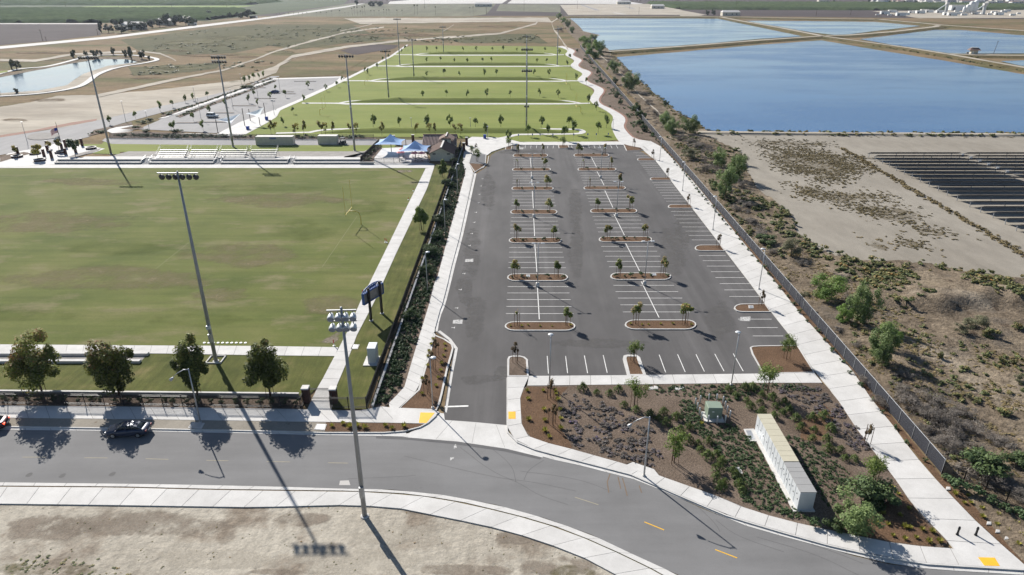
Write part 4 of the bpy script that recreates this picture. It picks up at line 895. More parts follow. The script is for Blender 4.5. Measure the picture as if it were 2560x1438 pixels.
for cx, cy, w, h, m in [(480, 110, 360, 26, 's_olive'), (620, 95, 420, 24, 's_olive'), (420, 128, 200, 14, 's_far'), (800, 76, 260, 14, 's_olive'), (980, 88, 420, 14, 's_far'), (560, 140, 340, 20, 's_far'), (700, 130, 160, 14, 's_olive'), (430, 170, 260, 16, 's_olive'), (380, 196, 200, 14, 's_far'), (1180, 98, 260, 12, 's_olive'), (1060, 76, 260, 10, 's_olive'), (160, 150, 200, 8, 's_olive'), (120, 132, 300, 10, 's_far'), (600, 205, 120, 10, 's_olive'), (1250, 66, 200, 8, 's_far'), (120, 250, 180, 14, 's_far'), (40, 300, 120, 16, 's_far')]:
    zg += .0015; soft('scrub_cover', box_px(cx, cy, w, h, 12, int(cy)), M[m], zg)
# ------------------------------------------------------------------ plants
def leaf_mesh(name, pts, size, tint, mat, rs, up=.35, aspect=.6, normals=None, droop=0.0):
    """one small face per leaf (or leaf spray); pts Nx3"""
    n = len(pts)
    nr = rs.normal(size=(n, 3)); nr[:, 2] = np.abs(nr[:, 2]) + up
    if normals is not None: nr = nr * .7 + normals * 1.1
    nr /= np.linalg.norm(nr, axis=1)[:, None] + 1e-9
    t = rs.normal(size=(n, 3)); t[:, 2] -= droop
    t -= (t * nr).sum(1)[:, None] * nr; t /= np.linalg.norm(t, axis=1)[:, None] + 1e-9
    b = np.cross(nr, t)
    s = (size * rs.uniform(.65, 1.35, n))[:, None]
    v = np.empty((n, 4, 3))
    v[:, 0] = pts - t * s; v[:, 1] = pts - b * s * aspect; v[:, 2] = pts + t * s; v[:, 3] = pts + b * s * aspect
    v = v.reshape(-1, 3)
    me = bpy.data.meshes.new(name)
    me.vertices.add(4 * n); me.vertices.foreach_set('co', v.ravel())
    me.loops.add(4 * n); me.loops.foreach_set('vertex_index', np.arange(4 * n))
    me.polygons.add(n); me.polygons.foreach_set('loop_start', np.arange(n) * 4)
    me.polygons.foreach_set('loop_total', np.full(n, 4))
    at = me.attributes.new('tint', 'FLOAT', 'POINT'); at.data.foreach_set('value', np.repeat(np.clip(tint, 0, 1), 4).astype(np.float32))
    me.materials.append(mat); me.update(); me.validate()
    return me
def crown_points(rs, n, rx, rz, z0, clumps=14, hollow=.5, shape=1.0, clump_r=.42, asym=.12):
    """leaf positions gathered in clumps over an ellipsoid"""
    c = rs.normal(size=(clumps, 3)); c /= np.linalg.norm(c, axis=1)[:, None]
    c *= (rs.uniform(hollow * .3, 1.0, clumps) ** .7 * .92)[:, None]
    c[:, 2] *= shape
    c += rs.normal(size=(clumps, 3)) * asym
    ctint = rs.uniform(-.16, .16, clumps)
    k = rs.integers(0, clumps, n)
    d = rs.normal(size=(n, 3)); d /= np.linalg.norm(d, axis=1)[:, None]
    rad = clump_r * rs.uniform(.6, 1.25, clumps)[k] * rs.uniform(0, 1, n) ** .45
    p = c[k] + d * rad[:, None]
    out = d.copy()
    q = p * np.array([rx, rx, rz]) + np.array([0, 0, z0 + rz])
    return q, ctint[k] + .5 + .22 * p[:, 2] + rs.normal(size=n) * .14, out
def trunk_mesh(name, h, r, mat, seed, limbs=5, lh=.45, spread=.5, n=6):
    r0 = random.Random(seed); mb = MB()
    lean = Vector((r0.gauss(0, .03), r0.gauss(0, .03), 0)) * h
    P = [Vector((0, 0, -.05)), Vector((0, 0, h * .35)) + lean * .4, Vector((0, 0, h * .7)) + lean, Vector((0, 0, h)) + lean * 1.3]
    mb.tube(P, [r, r * .8, r * .5, r * .15], n)
    for i in range(limbs):
        a = 2 * math.pi * i / limbs + r0.uniform(-.4, .4); z = h * r0.uniform(lh, .75); L = h * spread * r0.uniform(.6, 1)
        s = Vector((0, 0, z)) + lean * (z / h)
        e = s + Vector((math.cos(a) * L * .7, math.sin(a) * L * .7, L * .6))
        mb.tube([s, s.lerp(e, .5) + Vector((0, 0, L * .06)), e], [r * .4, r * .28, r * .08], 5)
    return mb.mesh(name, mat, True)
def make_tree_meshes(key, seed, h, rx, leaf_n, leaf_s, mat, trunk_r=.09, crown_lo=.3, clumps=14, clump_r=.42, hollow=.5, limbs=5, bark='bark', up=.35, droop=0., aspect=.6, asym=.12):
    rs = np.random.default_rng(seed)
    z0 = h * crown_lo; rz = (h - z0) / 2 * .88
    p, t, o = crown_points(rs, leaf_n, rx * .8, rz, z0, clumps, hollow, 1.0, clump_r, asym)
    return (leaf_mesh('crown', p, leaf_s, t, M[mat], rs, up, aspect, o, droop), trunk_mesh('trunk', h * .82, trunk_r, M[bark], seed, limbs, crown_lo + .05, .32))
STAKE = MB()
for k in range(3):
    a = 2 * math.pi * k / 3 + .4
STAKE_ME = MB().tube([(0, 0, -.05), (0, 0, 2.3)], .035, 6).mesh('stake', M['stake'])
TIE_ME = MB().tube([(-.45, .1, 1.9), (0, .02, 1.93), (.42, -.2, 1.9)], .02, 4).mesh('tie', M['stake'])
def plant_tree(name, label, cat, meshes, loc, rz=0., scale=1., group=None, stakes=0, sz=1.0):
    t = thing(name, label, cat, loc, rz, group, 1.0)
    ob('trunk', meshes[1], t, scale=(scale, scale, scale * sz)); ob('crown', meshes[0], t, scale=(scale, scale, scale * sz))
    for k in range(stakes):
        a = 2 * math.pi * k / stakes + .4
        ob('stake', STAKE_ME, t, (math.cos(a) * .45, math.sin(a) * .45, 0))
    return t
RT = random.Random(21)
# --- four sycamores along the street
LABS = ['sycamore with the brownest crown on the street lawn, beyond the parked black car', 'sycamore behind the parked black car, half bronze and half green', 'narrow green sycamore behind the curved arm street lamp on the lawn', 'green sycamore on the street lawn next to the brick gate pillars']
for i, (x, y, top, hw, br) in enumerate([(107, 985, 824, 66, .20), (298, 990, 834, 56, .06), (494, 990, 846, 47, -.12), (676, 992, 850, 63, -.1)]):
    h = up_px(x, y, top, .12); rx = hw / scale_at(y - 20) * .98
    rs = np.random.default_rng(40 + i)
    z0 = h * .16; rz = (h - z0) / 2 * .93
    p, t, o = crown_points(rs, 12000, rx * .8, rz, z0, 40, .45, 1.0, .36, .1)
    t = t - .14 + br * (1.0 - .5 * (p[:, 0] / rx)) + rs.normal(size=len(t)) * .06
    cr = leaf_mesh('crown', p, .14, t, M['leaf_maple'], rs, .4, .75, o)
    tr = trunk_mesh('trunk', h * .85, .13, M['bark'], i, 8, .25, .36, 8)
    g = G(x, y, .11)
    plant_tree('sycamore_tree', LABS[i], 'tree', (cr, tr), g, stakes=2)
# --- two sycamores beside the field path
for x, y, top, hw, sd, lab in [(1054, 575, 508, 19, 61, 'dense green tree on the lawn beside the long field path'), (1107, 444, 396, 12, 62, 'bright green tree on the lawn below the concession building')]:
    h = up_px(x, y, top, .1); rx = hw / scale_at(y)
    ms = make_tree_meshes('f', sd, h, rx * 1.1, 4200, .17, 'leaf_green', .1, .16, 18, .4)
    plant_tree('lawn_tree', lab, 'tree', ms, G(x, y, .11), stakes=2)
# --- young staked trees of the parking lot
LOTV = [make_tree_meshes('l', 100 + i, 3.6, (1.1, .95, 1.3, 1.05, .8)[i], 850, .13, 'leaf_lot', .045, .38, 7, .42, .4, 4) for i in range(5)]
BARE = [make_tree_meshes('b', 120 + i, 3.0, .35, 45, .1, 'leaf_lot', .03, .5, 4, .4, .4, 3) for i in range(2)]
BRON = [make_tree_meshes('r', 130 + i, 3.4, .75, 420, .11, 'leaf_brown', .04, .42, 6, .42, .4, 4) for i in range(2)]
FEATH = [make_tree_meshes('p', 140 + i, 3.9, 1.35, 1000, .13, 'leaf_green', .05, .3, 14, .5, .3, 7, aspect=.3) for i in range(3)]
def ground_island(x, y): return G(x, y, .13)
trL = {0: (1293, 1418, 'bare', 3), 1: (1287, 1392.5, 2, 3), 2: (1291, 1384, 1, 3), 3: (1292, 1373, 3, 2), 4: (1294, 1368, 'bare', 2), 5: (1293, 1362, 'bare', 0), 6: (1295, 1357, 4, 4)}
trR = {0: (1589, 1712, 1, 0), 1: (1547, 1657, 3, 1), 2: (1519, 1612, 0, 1), 3: (1493, 1575, 3, 0), 4: (1473, 1549, 'bare', 4), 5: (1458, 1527, 'bare', 4), 6: (1447, 1512, 2, 4)}
for nm, tr, row, rown in (('L', trL, ROWL, 'sports field'), ('R', trR, ROWR, 'promenade')):
    for k in range(7):
        x0, x1, y0, y1 = row[6 - k]; cy = (y0 + y1) / 2
        for e, (x, v) in enumerate(((tr[k][0], tr[k][2]), (tr[k][1], tr[k][3]))):
            ms = BARE[(k + e) % 2] if v == 'bare' else LOTV[v]
            kind = 'almost bare staked sapling' if v == 'bare' else 'staked young tree'
            side = 'field end' if e == 0 else 'far end'
            plant_tree('young_tree', f'{kind}, {side} of {ORD[k]} island from driveway, row nearer the {rown}', 'tree', ms, ground_island(x, cy), RT.uniform(0, 6), RT.uniform(.98, 1.15), stakes=3)
for i, (x, y, v) in enumerate([(1903, 765, 0), (1796, 619, 1), (1720, 515, 0), (1668, 446, 1), (1632, 398, 0)]):
    plant_tree('young_tree', f'small bronze staked tree on the {ORD[i]} short promenade island from the driveway', 'tree', BRON[v], G(x, y, .13), RT.uniform(0, 6), .92, stakes=3)
for x, y, ms, s, lab in [(1290, 906, BRON[0], 1.0, 'bronze staked tree on the island beside the driveway entrance'), (1584, 903, FEATH[0], .95, 'feathery green staked tree on the island between the lot stalls'), (1966, 897, FEATH[1], 1.1, 'wispy green tree on the broad corner island of the lot'),
                         (1918, 984, FEATH[2], 1.25, 'wispy grey green tree at the far edge of the corner bed'), (1585, 1016, FEATH[0], 1.2, 'spreading green tree in the corner bed below the lot pavement'), (1376, 996, BRON[1], .9, 'bronze staked tree beside the lamp post at the lot pavement'),
                         (1381, 1062, BRON[0], .95, 'bronze staked sapling amid yellow tufts in the corner bed'), (1685, 1158, FEATH[1], 1.25, 'bright green rounded tree beside the street lamp in the corner bed'), (2178, 1216, FEATH[2], 1.1, 'loose yellow green tree above the big shrub mass in the corner bed'),
                         (2165, 1108, BRON[1], .8, 'thin bronze sapling in the bed at the promenade edge'), (1089, 890, BRON[0], .9, 'bronze sapling at the upper end of the driveway mulch wedge'), (1083, 925, BRON[1], .95, 'bronze sapling halfway along the driveway mulch wedge'), (1069, 985, BRON[0], .9, 'bronze sapling beside the lamp in the driveway mulch wedge'),
                         (1193, 404, FEATH[0], 1.2, 'feathery tree on the charcoal paving square'), (1190, 379, BRON[0], .8, 'thin tree in the little square bed of the white plaza'), (1179, 390 - 5, FEATH[1], .8, 'slender feathery tree in the white plaza'), (1273, 370, FEATH[2], .95, 'feathery tree on the plaza corner island of the lot'),
                         (1408, 366, FEATH[0], 1.0, 'feathery tree on the island midway along the far stalls'), (1585, 368, BRON[1], .9, 'bronze tree on the rounded island at the far end of the promenade')]:
    plant_tree('young_tree', lab, 'tree', ms, G(x, y, .14), RT.uniform(0, 6), s, stakes=3)
# --- young trees over the park lawns
GOLD = [make_tree_meshes('g', 160 + i, 5.2, 1.15 + .2 * i, 420, .2, 'leaf_autumn', .05, .3, 9, .4, .4, 4) for i in range(3)]
GRN = [make_tree_meshes('h', 170 + i, 4.6, 1.2, 420, .2, 'leaf_green', .05, .3, 9, .42, .4, 4) for i in range(3)]
def lawn_trees(lst, protos, labels, s=1.0):
    for i, (x, y) in enumerate(lst):
        plant_tree('lawn_tree', labels(i), 'tree', protos[i % len(protos)], G(x, y, .1), RT.uniform(0, 6), s * RT.uniform(.72, 1.0))
def named(base, n): return lambda i: base.replace('#', ORD[i] if i < 20 else f'{ORD[i-20]} more')
lawn_trees([(678, 335), (688, 334), (740, 341), (760, 336), (804, 338), (814, 337), (832, 334), (876, 336), (892, 334), (955, 339), (1040, 338), (1075, 334), (1088, 336), (1138, 337), (1152, 337)], GOLD, named('golden young tree on the berm behind the containers, # from the shade sail plaza', 15), 1.1)
lawn_trees([(934, 321), (1000, 321), (1068, 321), (1126, 320), (1189, 320), (1252, 319), (1353, 321), (1422, 320)], GRN, named('thin tree, # from the left along the white loop path', 8) if False else named('thin green tree beside the white loop path, # from the sail plaza side', 8), 1.2)
lawn_trees([(1213, 338), (1320, 341), (1370, 337), (1433, 336), (1495, 335), (1516, 320), (1272, 356), (1410, 352)], GRN, named('leafy green tree near the disc targets, # from the plaza', 8), 1.25)
lawn_trees([(1056, 246), (1116, 242), (1168, 246), (1217, 246), (1276, 244), (1349, 241), (1396, 244)], GRN, named('young tree on the berm closest to the parking lot, # from the car park', 7), 1.1)
lawn_trees([(1067, 194), (1110, 190), (1149, 193), (1211, 192), (1242, 192), (1335, 190), (1372, 192)], GRN, named('young tree on the second long berm, # from the car park side', 7), 1.1)
lawn_trees([(1067, 158), (1101, 156), (1136, 157), (1169, 159), (1207, 157), (1229, 156), (1342, 158), (1367, 159)], GRN, named('young tree on the third long berm, # from the car park side', 8), 1.0)
lawn_trees([(1067, 130), (1091, 129), (1158, 129), (1190, 129), (1231, 129), (1258, 128), (1292, 130), (1362, 131)], GRN, named('young tree on the berm farthest from the parking lot, # from the car park side', 8), 1.0)
lawn_trees([(760, 256), (733, 285), (708, 315), (816, 228), (842, 218), (912, 182), (920, 187), (958, 155), (972, 146), (944, 172), (1013, 126), (1004, 134)], GRN, named('small tree along the slanting park path, # from its lower end', 12), .95)
lawn_trees([(1399, 137), (1425, 149), (1418, 166), (1440, 202), (1466, 212), (1471, 259), (1491, 277)], GRN, named('small tree beside the winding white path, # from its upper end', 7), 1.0)
# --- trees of the second car park and its road verge
CP = [(401, 279), (432, 268), (464, 257), (484, 252), (519, 246), (612, 210), (624, 205), (635, 202), (648, 198), (660, 196), (340, 300), (275, 312)]
lawn_trees(CP, GRN, named('small verge tree beside the park road, # going up the road', 12), 1.05)
CP2 = [(508, 327), (430, 330), (436, 326), (563, 266), (484, 303), (524, 285), (645, 266), (635, 243), (622, 258), (770, 222), (714, 244), (855, 205), (675, 250), (690, 228)]
lawn_trees(CP2, GRN, named('small tree between the bays of the second car park, # listed from the plaza', 14) if False else named('small tree among the bays of the second car park, # from the sail plaza', 14), .95)
# --- plaza trees
PL = [make_tree_meshes('q', 180 + i, 4.6, 1.9, 900, .22, 'leaf_autumn', .07, .3, 9, .4, .5, 6) for i in range(2)]
for x, y, ms, s, lab in [(40, 391, PL[0], .85, 'autumn tinted tree in a ring planter at the plaza edge'), (96, 399, PL[1], 1.15, 'broad autumn tinted tree in the ring planter next to the terrace'), (148, 378, PL[0], .95, 'thin tree in the ring planter beside the flagpole'), (125, 372, PL[1], .6, 'small thin tree behind the brick monoliths')]:
    plant_tree('plaza_tree', lab, 'tree', ms, G(x, y, .15), RT.uniform(0, 6), s)
plant_tree('plaza_tree', 'dense dark green tree beside the flagpole plaza gravel bed', 'tree', make_tree_meshes('q', 190, 6.2, 1.9, 1500, .25, 'leaf_dark', .09, .25, 14, .42), G(189, 393, .15))

# --- pepper trees and shrubs on the dry bank and along the pond
def bush_meshes(seed, n, mat, leaf, flat_=.75, clumps=14, clump_r=.42, droop=0., hollow=.45, aspect=.6):
    rs = np.random.default_rng(seed)
    p, t, o = crown_points(rs, n, .8, .8 * flat_, 0, clumps, hollow, 1.0, clump_r, .1)
    p[:, 2] = np.abs(p[:, 2] - .04)
    return leaf_mesh('foliage', p, leaf, t, M[mat], rs, .3, aspect, o, droop)
PEP = [bush_meshes(200 + i, 5200, 'leaf_pepper', .05, 1.0, 22, .34, .8, .5, .35) for i in range(3)]
BRI = [bush_meshes(210 + i, 6500, 'leaf_bright', .042, .9, 20, .36, .8, .5, .35) for i in range(2)]
OLI = [bush_meshes(220 + i, 3600, 'leaf_olive', .05, .8, 18, .36, .2, .5, .3) for i in range(2)]
GRY = [bush_meshes(230 + i, 3600, 'leaf_grey', .05, .6, 18, .36, 0, .45, .14) for i in range(3)]
DRK = [bush_meshes(240 + i, 3600, 'leaf_dark', .055, .7, 16, .4, 0, .45) for i in range(3)]
SCR = [bush_meshes(250 + i, 700, 'leaf_scrub', .10, .65, 9, .42, 0, .4) for i in range(4)]
WTR = MB().tube([(0, 0, -.1), (.03, 0, .5), (-.05, .05, .9)], [.07, .05, .03], 6).mesh('stem', M['bark'])
def bush(name, label, cat, me, x, y, wpx, hpx, group=None, z=None, rz=None):
    b = G(x, y, 0)
    if z is None: b = bz(b) if fence_dist(b.x, b.y) > 0 and 40 < b.y < 320 else Vector((b.x, b.y, .35))
    else: b.z = z
    k = scale_at(y); w = wpx / k / 2 * 1.2; h = hpx / k / .95
    t = thing(name, label, cat, b, RT.uniform(0, 6.28) if rz is None else rz, group)
    ob('foliage', me, t, scale=(w, w, h / 1.5)); ob('stem', WTR, t, scale=(1.2, 1.2, h * .5))
    return t
for i, (x, y, w, h, me, lab) in enumerate([
    (2063, 752, 94, 66, BRI[0], 'round bright green pepper tree just beyond the dark mesh fence'),
    (2150, 812, 76, 104, PEP[0], 'tall grey green pepper tree behind the dark mesh fence'),
    (2104, 808, 48, 46, BRI[1], 'low bright bush at the foot of the tall pepper tree'),
    (2196, 912, 92, 92, PEP[1], 'leaning pepper tree casting a long shadow on the dry bank'),
    (2222, 880, 60, 74, BRI[0], 'upper lobe of the leaning pepper tree on the dry bank'),
    (2460, 1180, 112, 70, DRK[0], 'large dark green bush beyond the black iron fence'),
    (2545, 1165, 70, 48, DRK[1], 'flatter olive bush beside the large dark bush on the bank'),
    (1976, 645, 58, 54, OLI[0], 'grey olive bush on the bank opposite the short islands'),
    (1913, 611, 52, 30, DRK[2], 'low dark green bush beside the mesh fence'),
    (1812, 496, 60, 74, PEP[2], 'big pepper tree lowest of the clump below the solar farm'),
    (1838, 452, 54, 64, PEP[0], 'big pepper tree in the middle of the bank clump'),
    (1798, 420, 46, 44, PEP[1], 'pepper tree at the upper end of the bank clump'),
    (1850, 412, 40, 30, OLI[1], 'grey bush beside the upper pepper trees'),
    (1720, 400, 44, 30, OLI[0], 'olive bush near the pond corner by the mesh fence'),
    (1664, 326, 42, 44, PEP[2], 'pepper tree by the pond corner, beside the canal track'),
    (1680, 338, 40, 38, PEP[0], 'rounded pepper tree below the canal track'),
    (1722, 336, 50, 40, PEP[1], 'wide pepper tree standing at the pond corner'),
    (1577, 230, 52, 44, PEP[1], 'pepper tree between the canal track and the shrub bed'),
    (1532, 186, 34, 32, PEP[2], 'pepper tree alone beside the canal track'),
    (1484, 146, 44, 44, BRI[1], 'tall lobed pepper tree beside the levee end'),
    (1500, 140, 30, 36, PEP[0], 'pepper tree leaning over the levee end'),
    (1464, 120, 36, 30, BRI[0], 'bright pepper tree just past the levee end'),
    (1482, 106, 24, 18, PEP[2], 'dark pepper tree at the far pond shore'),
    (1664, 264, 14, 16, DRK[1], 'single dark bush at the pond waterline'),
    (1430, 84, 16, 16, PEP[0], 'far pepper tree beside the small spit'),
    (1420, 70, 18, 18, PEP[1], 'far pepper tree in the row to the pond corner'),
    (1408, 58, 16, 14, BRI[0], 'far bright pepper tree in the row to the pond corner'),
    (1398, 48, 16, 14, PEP[2], 'farthest pepper tree at the pond corner'),
    (1590, 282, 26, 32, DRK[1], 'dark green tree beside the mesh fence in the shrub bed'),
    (1602, 298, 26, 30, DRK[2], 'rounded dark tree touching the mesh fence near the winding path'),
    (1535, 212, 20, 20, DRK[0], 'dark tree on the mesh fence halfway along the shrub bed'),
    (1400, 80, 26, 22, GRY[0], 'brown thicket beside the far dirt track'),
]): bush('pepper_tree' if 'pepper' in lab else 'bush', lab, 'tree' if 'tree' in lab else 'bush', me, x, y, w, h)
# grey dry thickets on the bank
for i, (x, y, w, h) in enumerate([(2300, 1035, 80, 40), (2345, 1060, 90, 60), (2380, 1090, 70, 46), (2310, 1085, 60, 40), (2440, 1130, 60, 36), (2520, 1220, 90, 44), (2250, 990, 60, 34), (1760, 432, 40, 30), (1870, 520, 50, 30), (1880, 560, 44, 26), (1850, 470, 46, 30), (1745, 372, 44, 26), (1620, 262, 34, 20), (1640, 290, 36, 22), (1606, 240, 30, 16), (1588, 205, 26, 14), (2118, 760, 44, 36), (2005, 665, 40, 26), (2100, 700, 40, 22), (1700, 352, 34, 18), (1730, 360, 40, 22), (1560, 184, 24, 14), (1520, 160, 22, 14), (2190, 1005, 40, 24), (2265, 1012, 90, 46), (2325, 1012, 90, 44), (2400, 1040, 80, 40), (2360, 1120, 90, 46), (2430, 1080, 80, 36), (2490, 1110, 90, 40), (2545, 1250, 80, 36), (2480, 1215, 80, 40), (2160, 960, 60, 28), (2210, 1020, 60, 30), (2140, 870, 40, 22), (2090, 830, 40, 20), (1900, 590, 50, 26), (1930, 640, 40, 20), (1840, 530, 44, 26), (2260, 950, 50, 24)]):
    zone = 'below the end of the mesh fence, by the iron fence' if y > 1100 else 'on the bank opposite the corner bed' if y > 900 else 'below the bright pepper trees on the bank' if y > 640 else 'on the bank beside the solar farm yard' if y > 340 else 'beside the canal track by the pond'
    bush('dry_thicket', f'grey leafless thicket {zone}', 'thicket', GRY[i % 3], x, y, w, h, f'grey thickets {zone}')
for i, (x, y, w, h) in enumerate([(2436, 820, 70, 42), (2402, 838, 46, 30), (2470, 845, 50, 34), (2540, 830, 40, 24), (2500, 910, 22, 26), (2530, 915, 20, 24), (2540, 960, 30, 24), (2420, 1000, 22, 16), (2440, 1012, 24, 16), (2510, 1040, 50, 24), (2350, 900, 22, 24), (1960, 700, 24, 12), (2010, 740, 30, 12)]):
    bush('bank_shrub', 'loose green and tan shrub around the shaded hollow of the bank', 'shrub', (OLI + SCR)[i % 6], x, y, w, h, 'shrubs around the hollow')

M['weedy'] = surf('weedy_soil', [(.25, (1, 1, 1), [(.3, (.13, .115, .07)), (.6, (.19, .16, .11)), (.75, (.25, .22, .175))], 'BASE'), (1.5, (1, 1, 1), [(.3, _g(.7)), (.7, _g(1.2))], 'MULTIPLY')], .98)
# scattered scrub, joined: nobody could count it
def scatter(name, label, protos, spots, seed):
    """spots: list of (x,y,z,sx,sz); protos: (points-per-leaf meshes)"""
    r = np.random.default_rng(seed); VS = []; TS = []
    dat = []
    for me in protos:
        v = np.empty(len(me.vertices) * 3, np.float32); me.vertices.foreach_get('co', v)
        t = np.empty(len(me.vertices), np.float32); me.attributes['tint'].data.foreach_get('value', t); dat.append((v.reshape(-1, 3), t))
    for (x, y, z, s, h, tt) in spots:
        v, t = dat[r.integers(len(dat))]; a = r.uniform(0, 6.28)
        c_, s_ = math.cos(a), math.sin(a)
        q = np.empty_like(v); q[:, 0] = (v[:, 0] * c_ - v[:, 1] * s_) * s + x; q[:, 1] = (v[:, 0] * s_ + v[:, 1] * c_) * s + y; q[:, 2] = v[:, 2] * h + z
        VS.append(q); TS.append(t + tt)
    v = np.concatenate(VS); t = np.concatenate(TS); n = len(v) // 4
    me = bpy.data.meshes.new(name)
    me.vertices.add(4 * n); me.vertices.foreach_set('co', v.ravel())
    me.loops.add(4 * n); me.loops.foreach_set('vertex_index', np.arange(4 * n))
    me.polygons.add(n); me.polygons.foreach_set('loop_start', np.arange(n) * 4); me.polygons.foreach_set('loop_total', np.full(n, 4))
    at = me.attributes.new('tint', 'FLOAT', 'POINT'); at.data.foreach_set('value', np.clip(t, 0, 1))
    me.materials.append(protos[0].materials[0]); me.update()
    return stuff(ob(name, me), label, 'vegetation')
def in_poly(x, y, P):
    c = False; n = len(P)
    for i in range(n):
        (x1, y1), (x2, y2) = P[i], P[(i + 1) % n]
        if (y1 > y) != (y2 > y) and x < (x2 - x1) * (y - y1) / (y2 - y1) + x1: c = not c
    return c
def fill(px, dens, seed, s=(.3, .7), h=(.2, .5), z=.1, tint=0., cap=4000, clump=None, bank=False, thr=0.0, soft_=0.0):
    """random spots inside a pixel outline, even per square metre of ground"""
    r = random.Random(seed); P = ground_poly(px, 0)
    x0, x1 = min(p[0] for p in P), max(p[0] for p in P); y0, y1 = min(p[1] for p in P), max(p[1] for p in P)
    N = min(int((x1 - x0) * (y1 - y0) * dens), cap * 6); out = []
    for _ in range(N):
        x, y = r.uniform(x0, x1), r.uniform(y0, y1)
        if not in_poly(x, y, P): continue
        if clump is not None and _mn.noise((x * clump, y * clump, seed * .37)) + r.uniform(-.25, .25) < thr: continue
        if soft_: x += r.gauss(0, soft_); y += r.gauss(0, soft_ * 1.5)
        zz = bank_h(x, y) - .05 if bank else z
        q = r.random(); out.append((x, y, zz, s[0] + (s[1] - s[0]) * q, h[0] + (h[1] - h[0]) * q * r.uniform(.7, 1.2), tint + r.gauss(0, .1)))
        if len(out) >= cap: break
    return out
LOWS = [bush_meshes(300 + i, 70, 'leaf_scrub', .24, .6, 5, .45, 0, .3) for i in range(4)]
LOWW = [bush_meshes(310 + i, 60, 'leaf_weed', .24, .6, 5, .45, 0, .3) for i in range(3)]
LOWY = [bush_meshes(350 + i, 24, 'leaf_weed', .36, .55, 4, .45, 0, .3) for i in range(3)]
LOWZ = [bush_meshes(356 + i, 24, 'leaf_scrub', .36, .55, 4, .45, 0, .3) for i in range(2)]
LOWC = [bush_meshes(320 + i, 40, 'leaf_cover', .26, .55, 5, .45, 0, .3) for i in range(3)]
LOWP = [bush_meshes(330 + i, 90, 'leaf_purple', .18, .5, 6, .45, 0, .3) for i in range(3)]
LOWG = [bush_meshes(340 + i, 90, 'leaf_grey', .2, .5, 6, .45, 0, .3, .2) for i in range(3)]
SCB = [(1990, 580), (2040, 622), (2075, 642), (2150, 657), (2300, 664), (2450, 692), (2560, 702), (2620, 720), (2600, 760), (2480, 745), (2330, 740), (2280, 720), (2200, 730), (2130, 700), (2070, 672), (2030, 650)]
sp = fill(SCB, 1.6, 11, (.4, 1.3), (.3, .85), tint=-.08, cap=1500, clump=.10, bank=True, thr=-.02, soft_=.8)
sp += fill([(1880, 520), (1930, 505), (1975, 540), (2000, 590), (2060, 640), (2040, 650), (1990, 610), (1940, 570), (1890, 545)], .5, 12, (.5, 1.3), (.3, .9), tint=-.15, cap=250, bank=True)
sp += fill([(2230, 735), (2330, 745), (2330, 800), (2280, 790), (2200, 760)], .5, 13, (.5, 1.2), (.3, .8), tint=-.12, cap=200, clump=.12, bank=True)
sp += fill([(1765, 356), (1860, 372), (1870, 420), (1800, 380)], .15, 14, (.6, 1.4), (.4, .9), tint=-.15, cap=150, bank=True)
scatter('scrub', 'green and rusty scrub along the edge of the bare dirt yard', LOWS, sp, 1)
sw = []
for px, d, tt in [([(1880, 372), (2000, 368), (2110, 382), (2165, 400), (2175, 420), (2150, 440), (2110, 460), (2060, 462), (2000, 448), (1960, 430), (1920, 400)], .8, -.05), ([(1965, 458), (2030, 462), (2050, 480), (2200, 482), (2240, 500), (2180, 510), (2130, 505), (2080, 512), (1990, 495)], .6, 0),
                  ([(2110, 512), (2180, 508), (2290, 520), (2330, 545), (2290, 565), (2240, 560), (2170, 545)], .9, -.1), ([(2280, 570), (2330, 566), (2380, 585), (2350, 596), (2300, 588)], .9, -.1), ([(2150, 600), (2190, 598), (2235, 622), (2225, 635), (2160, 615)], .9, .4), ([(2230, 598), (2290, 602), (2330, 620), (2300, 625), (2250, 612)], .7, 0),
                  ([(1830, 350), (1980, 352), (2100, 358), (2100, 366), (1880, 366)], .3, -.2), ([(1800, 334), (2560, 338), (2560, 343), (1800, 338)], .12, -.1)]:
    soft('weedy_ground', [((x - sum(q[0] for q in px) / len(px)) * 1.25 + sum(q[0] for q in px) / len(px), (y - sum(q[1] for q in px) / len(px)) * 1.25 + sum(q[1] for q in px) / len(px)) for x, y in px], M['s_weedy'], .056); sw += fill(px, d * 4.5, int(px[0][0]), (.25, .7), (.10, .32), .04, tt, 2600, .16, thr=-.12, soft_=1.6)
scatter('dry_weeds', 'brown and olive weeds on the bare dirt yard below the pond', LOWY, sw, 2)
sf = []
a0, a1 = G(2105, 372), G(2580, 650)
for i in range(260):
    p = a0.lerp(a1, (i + RT.uniform(-.5, .5)) / 260); sf.append((p.x + RT.gauss(0, .5), p.y, .04, RT.uniform(.4, 1.1), RT.uniform(.2, .6), RT.uniform(-.2, .3)))
scatter('tumbleweed_row', 'row of dark weeds caught along the solar farm fence', LOWW, sf, 3)
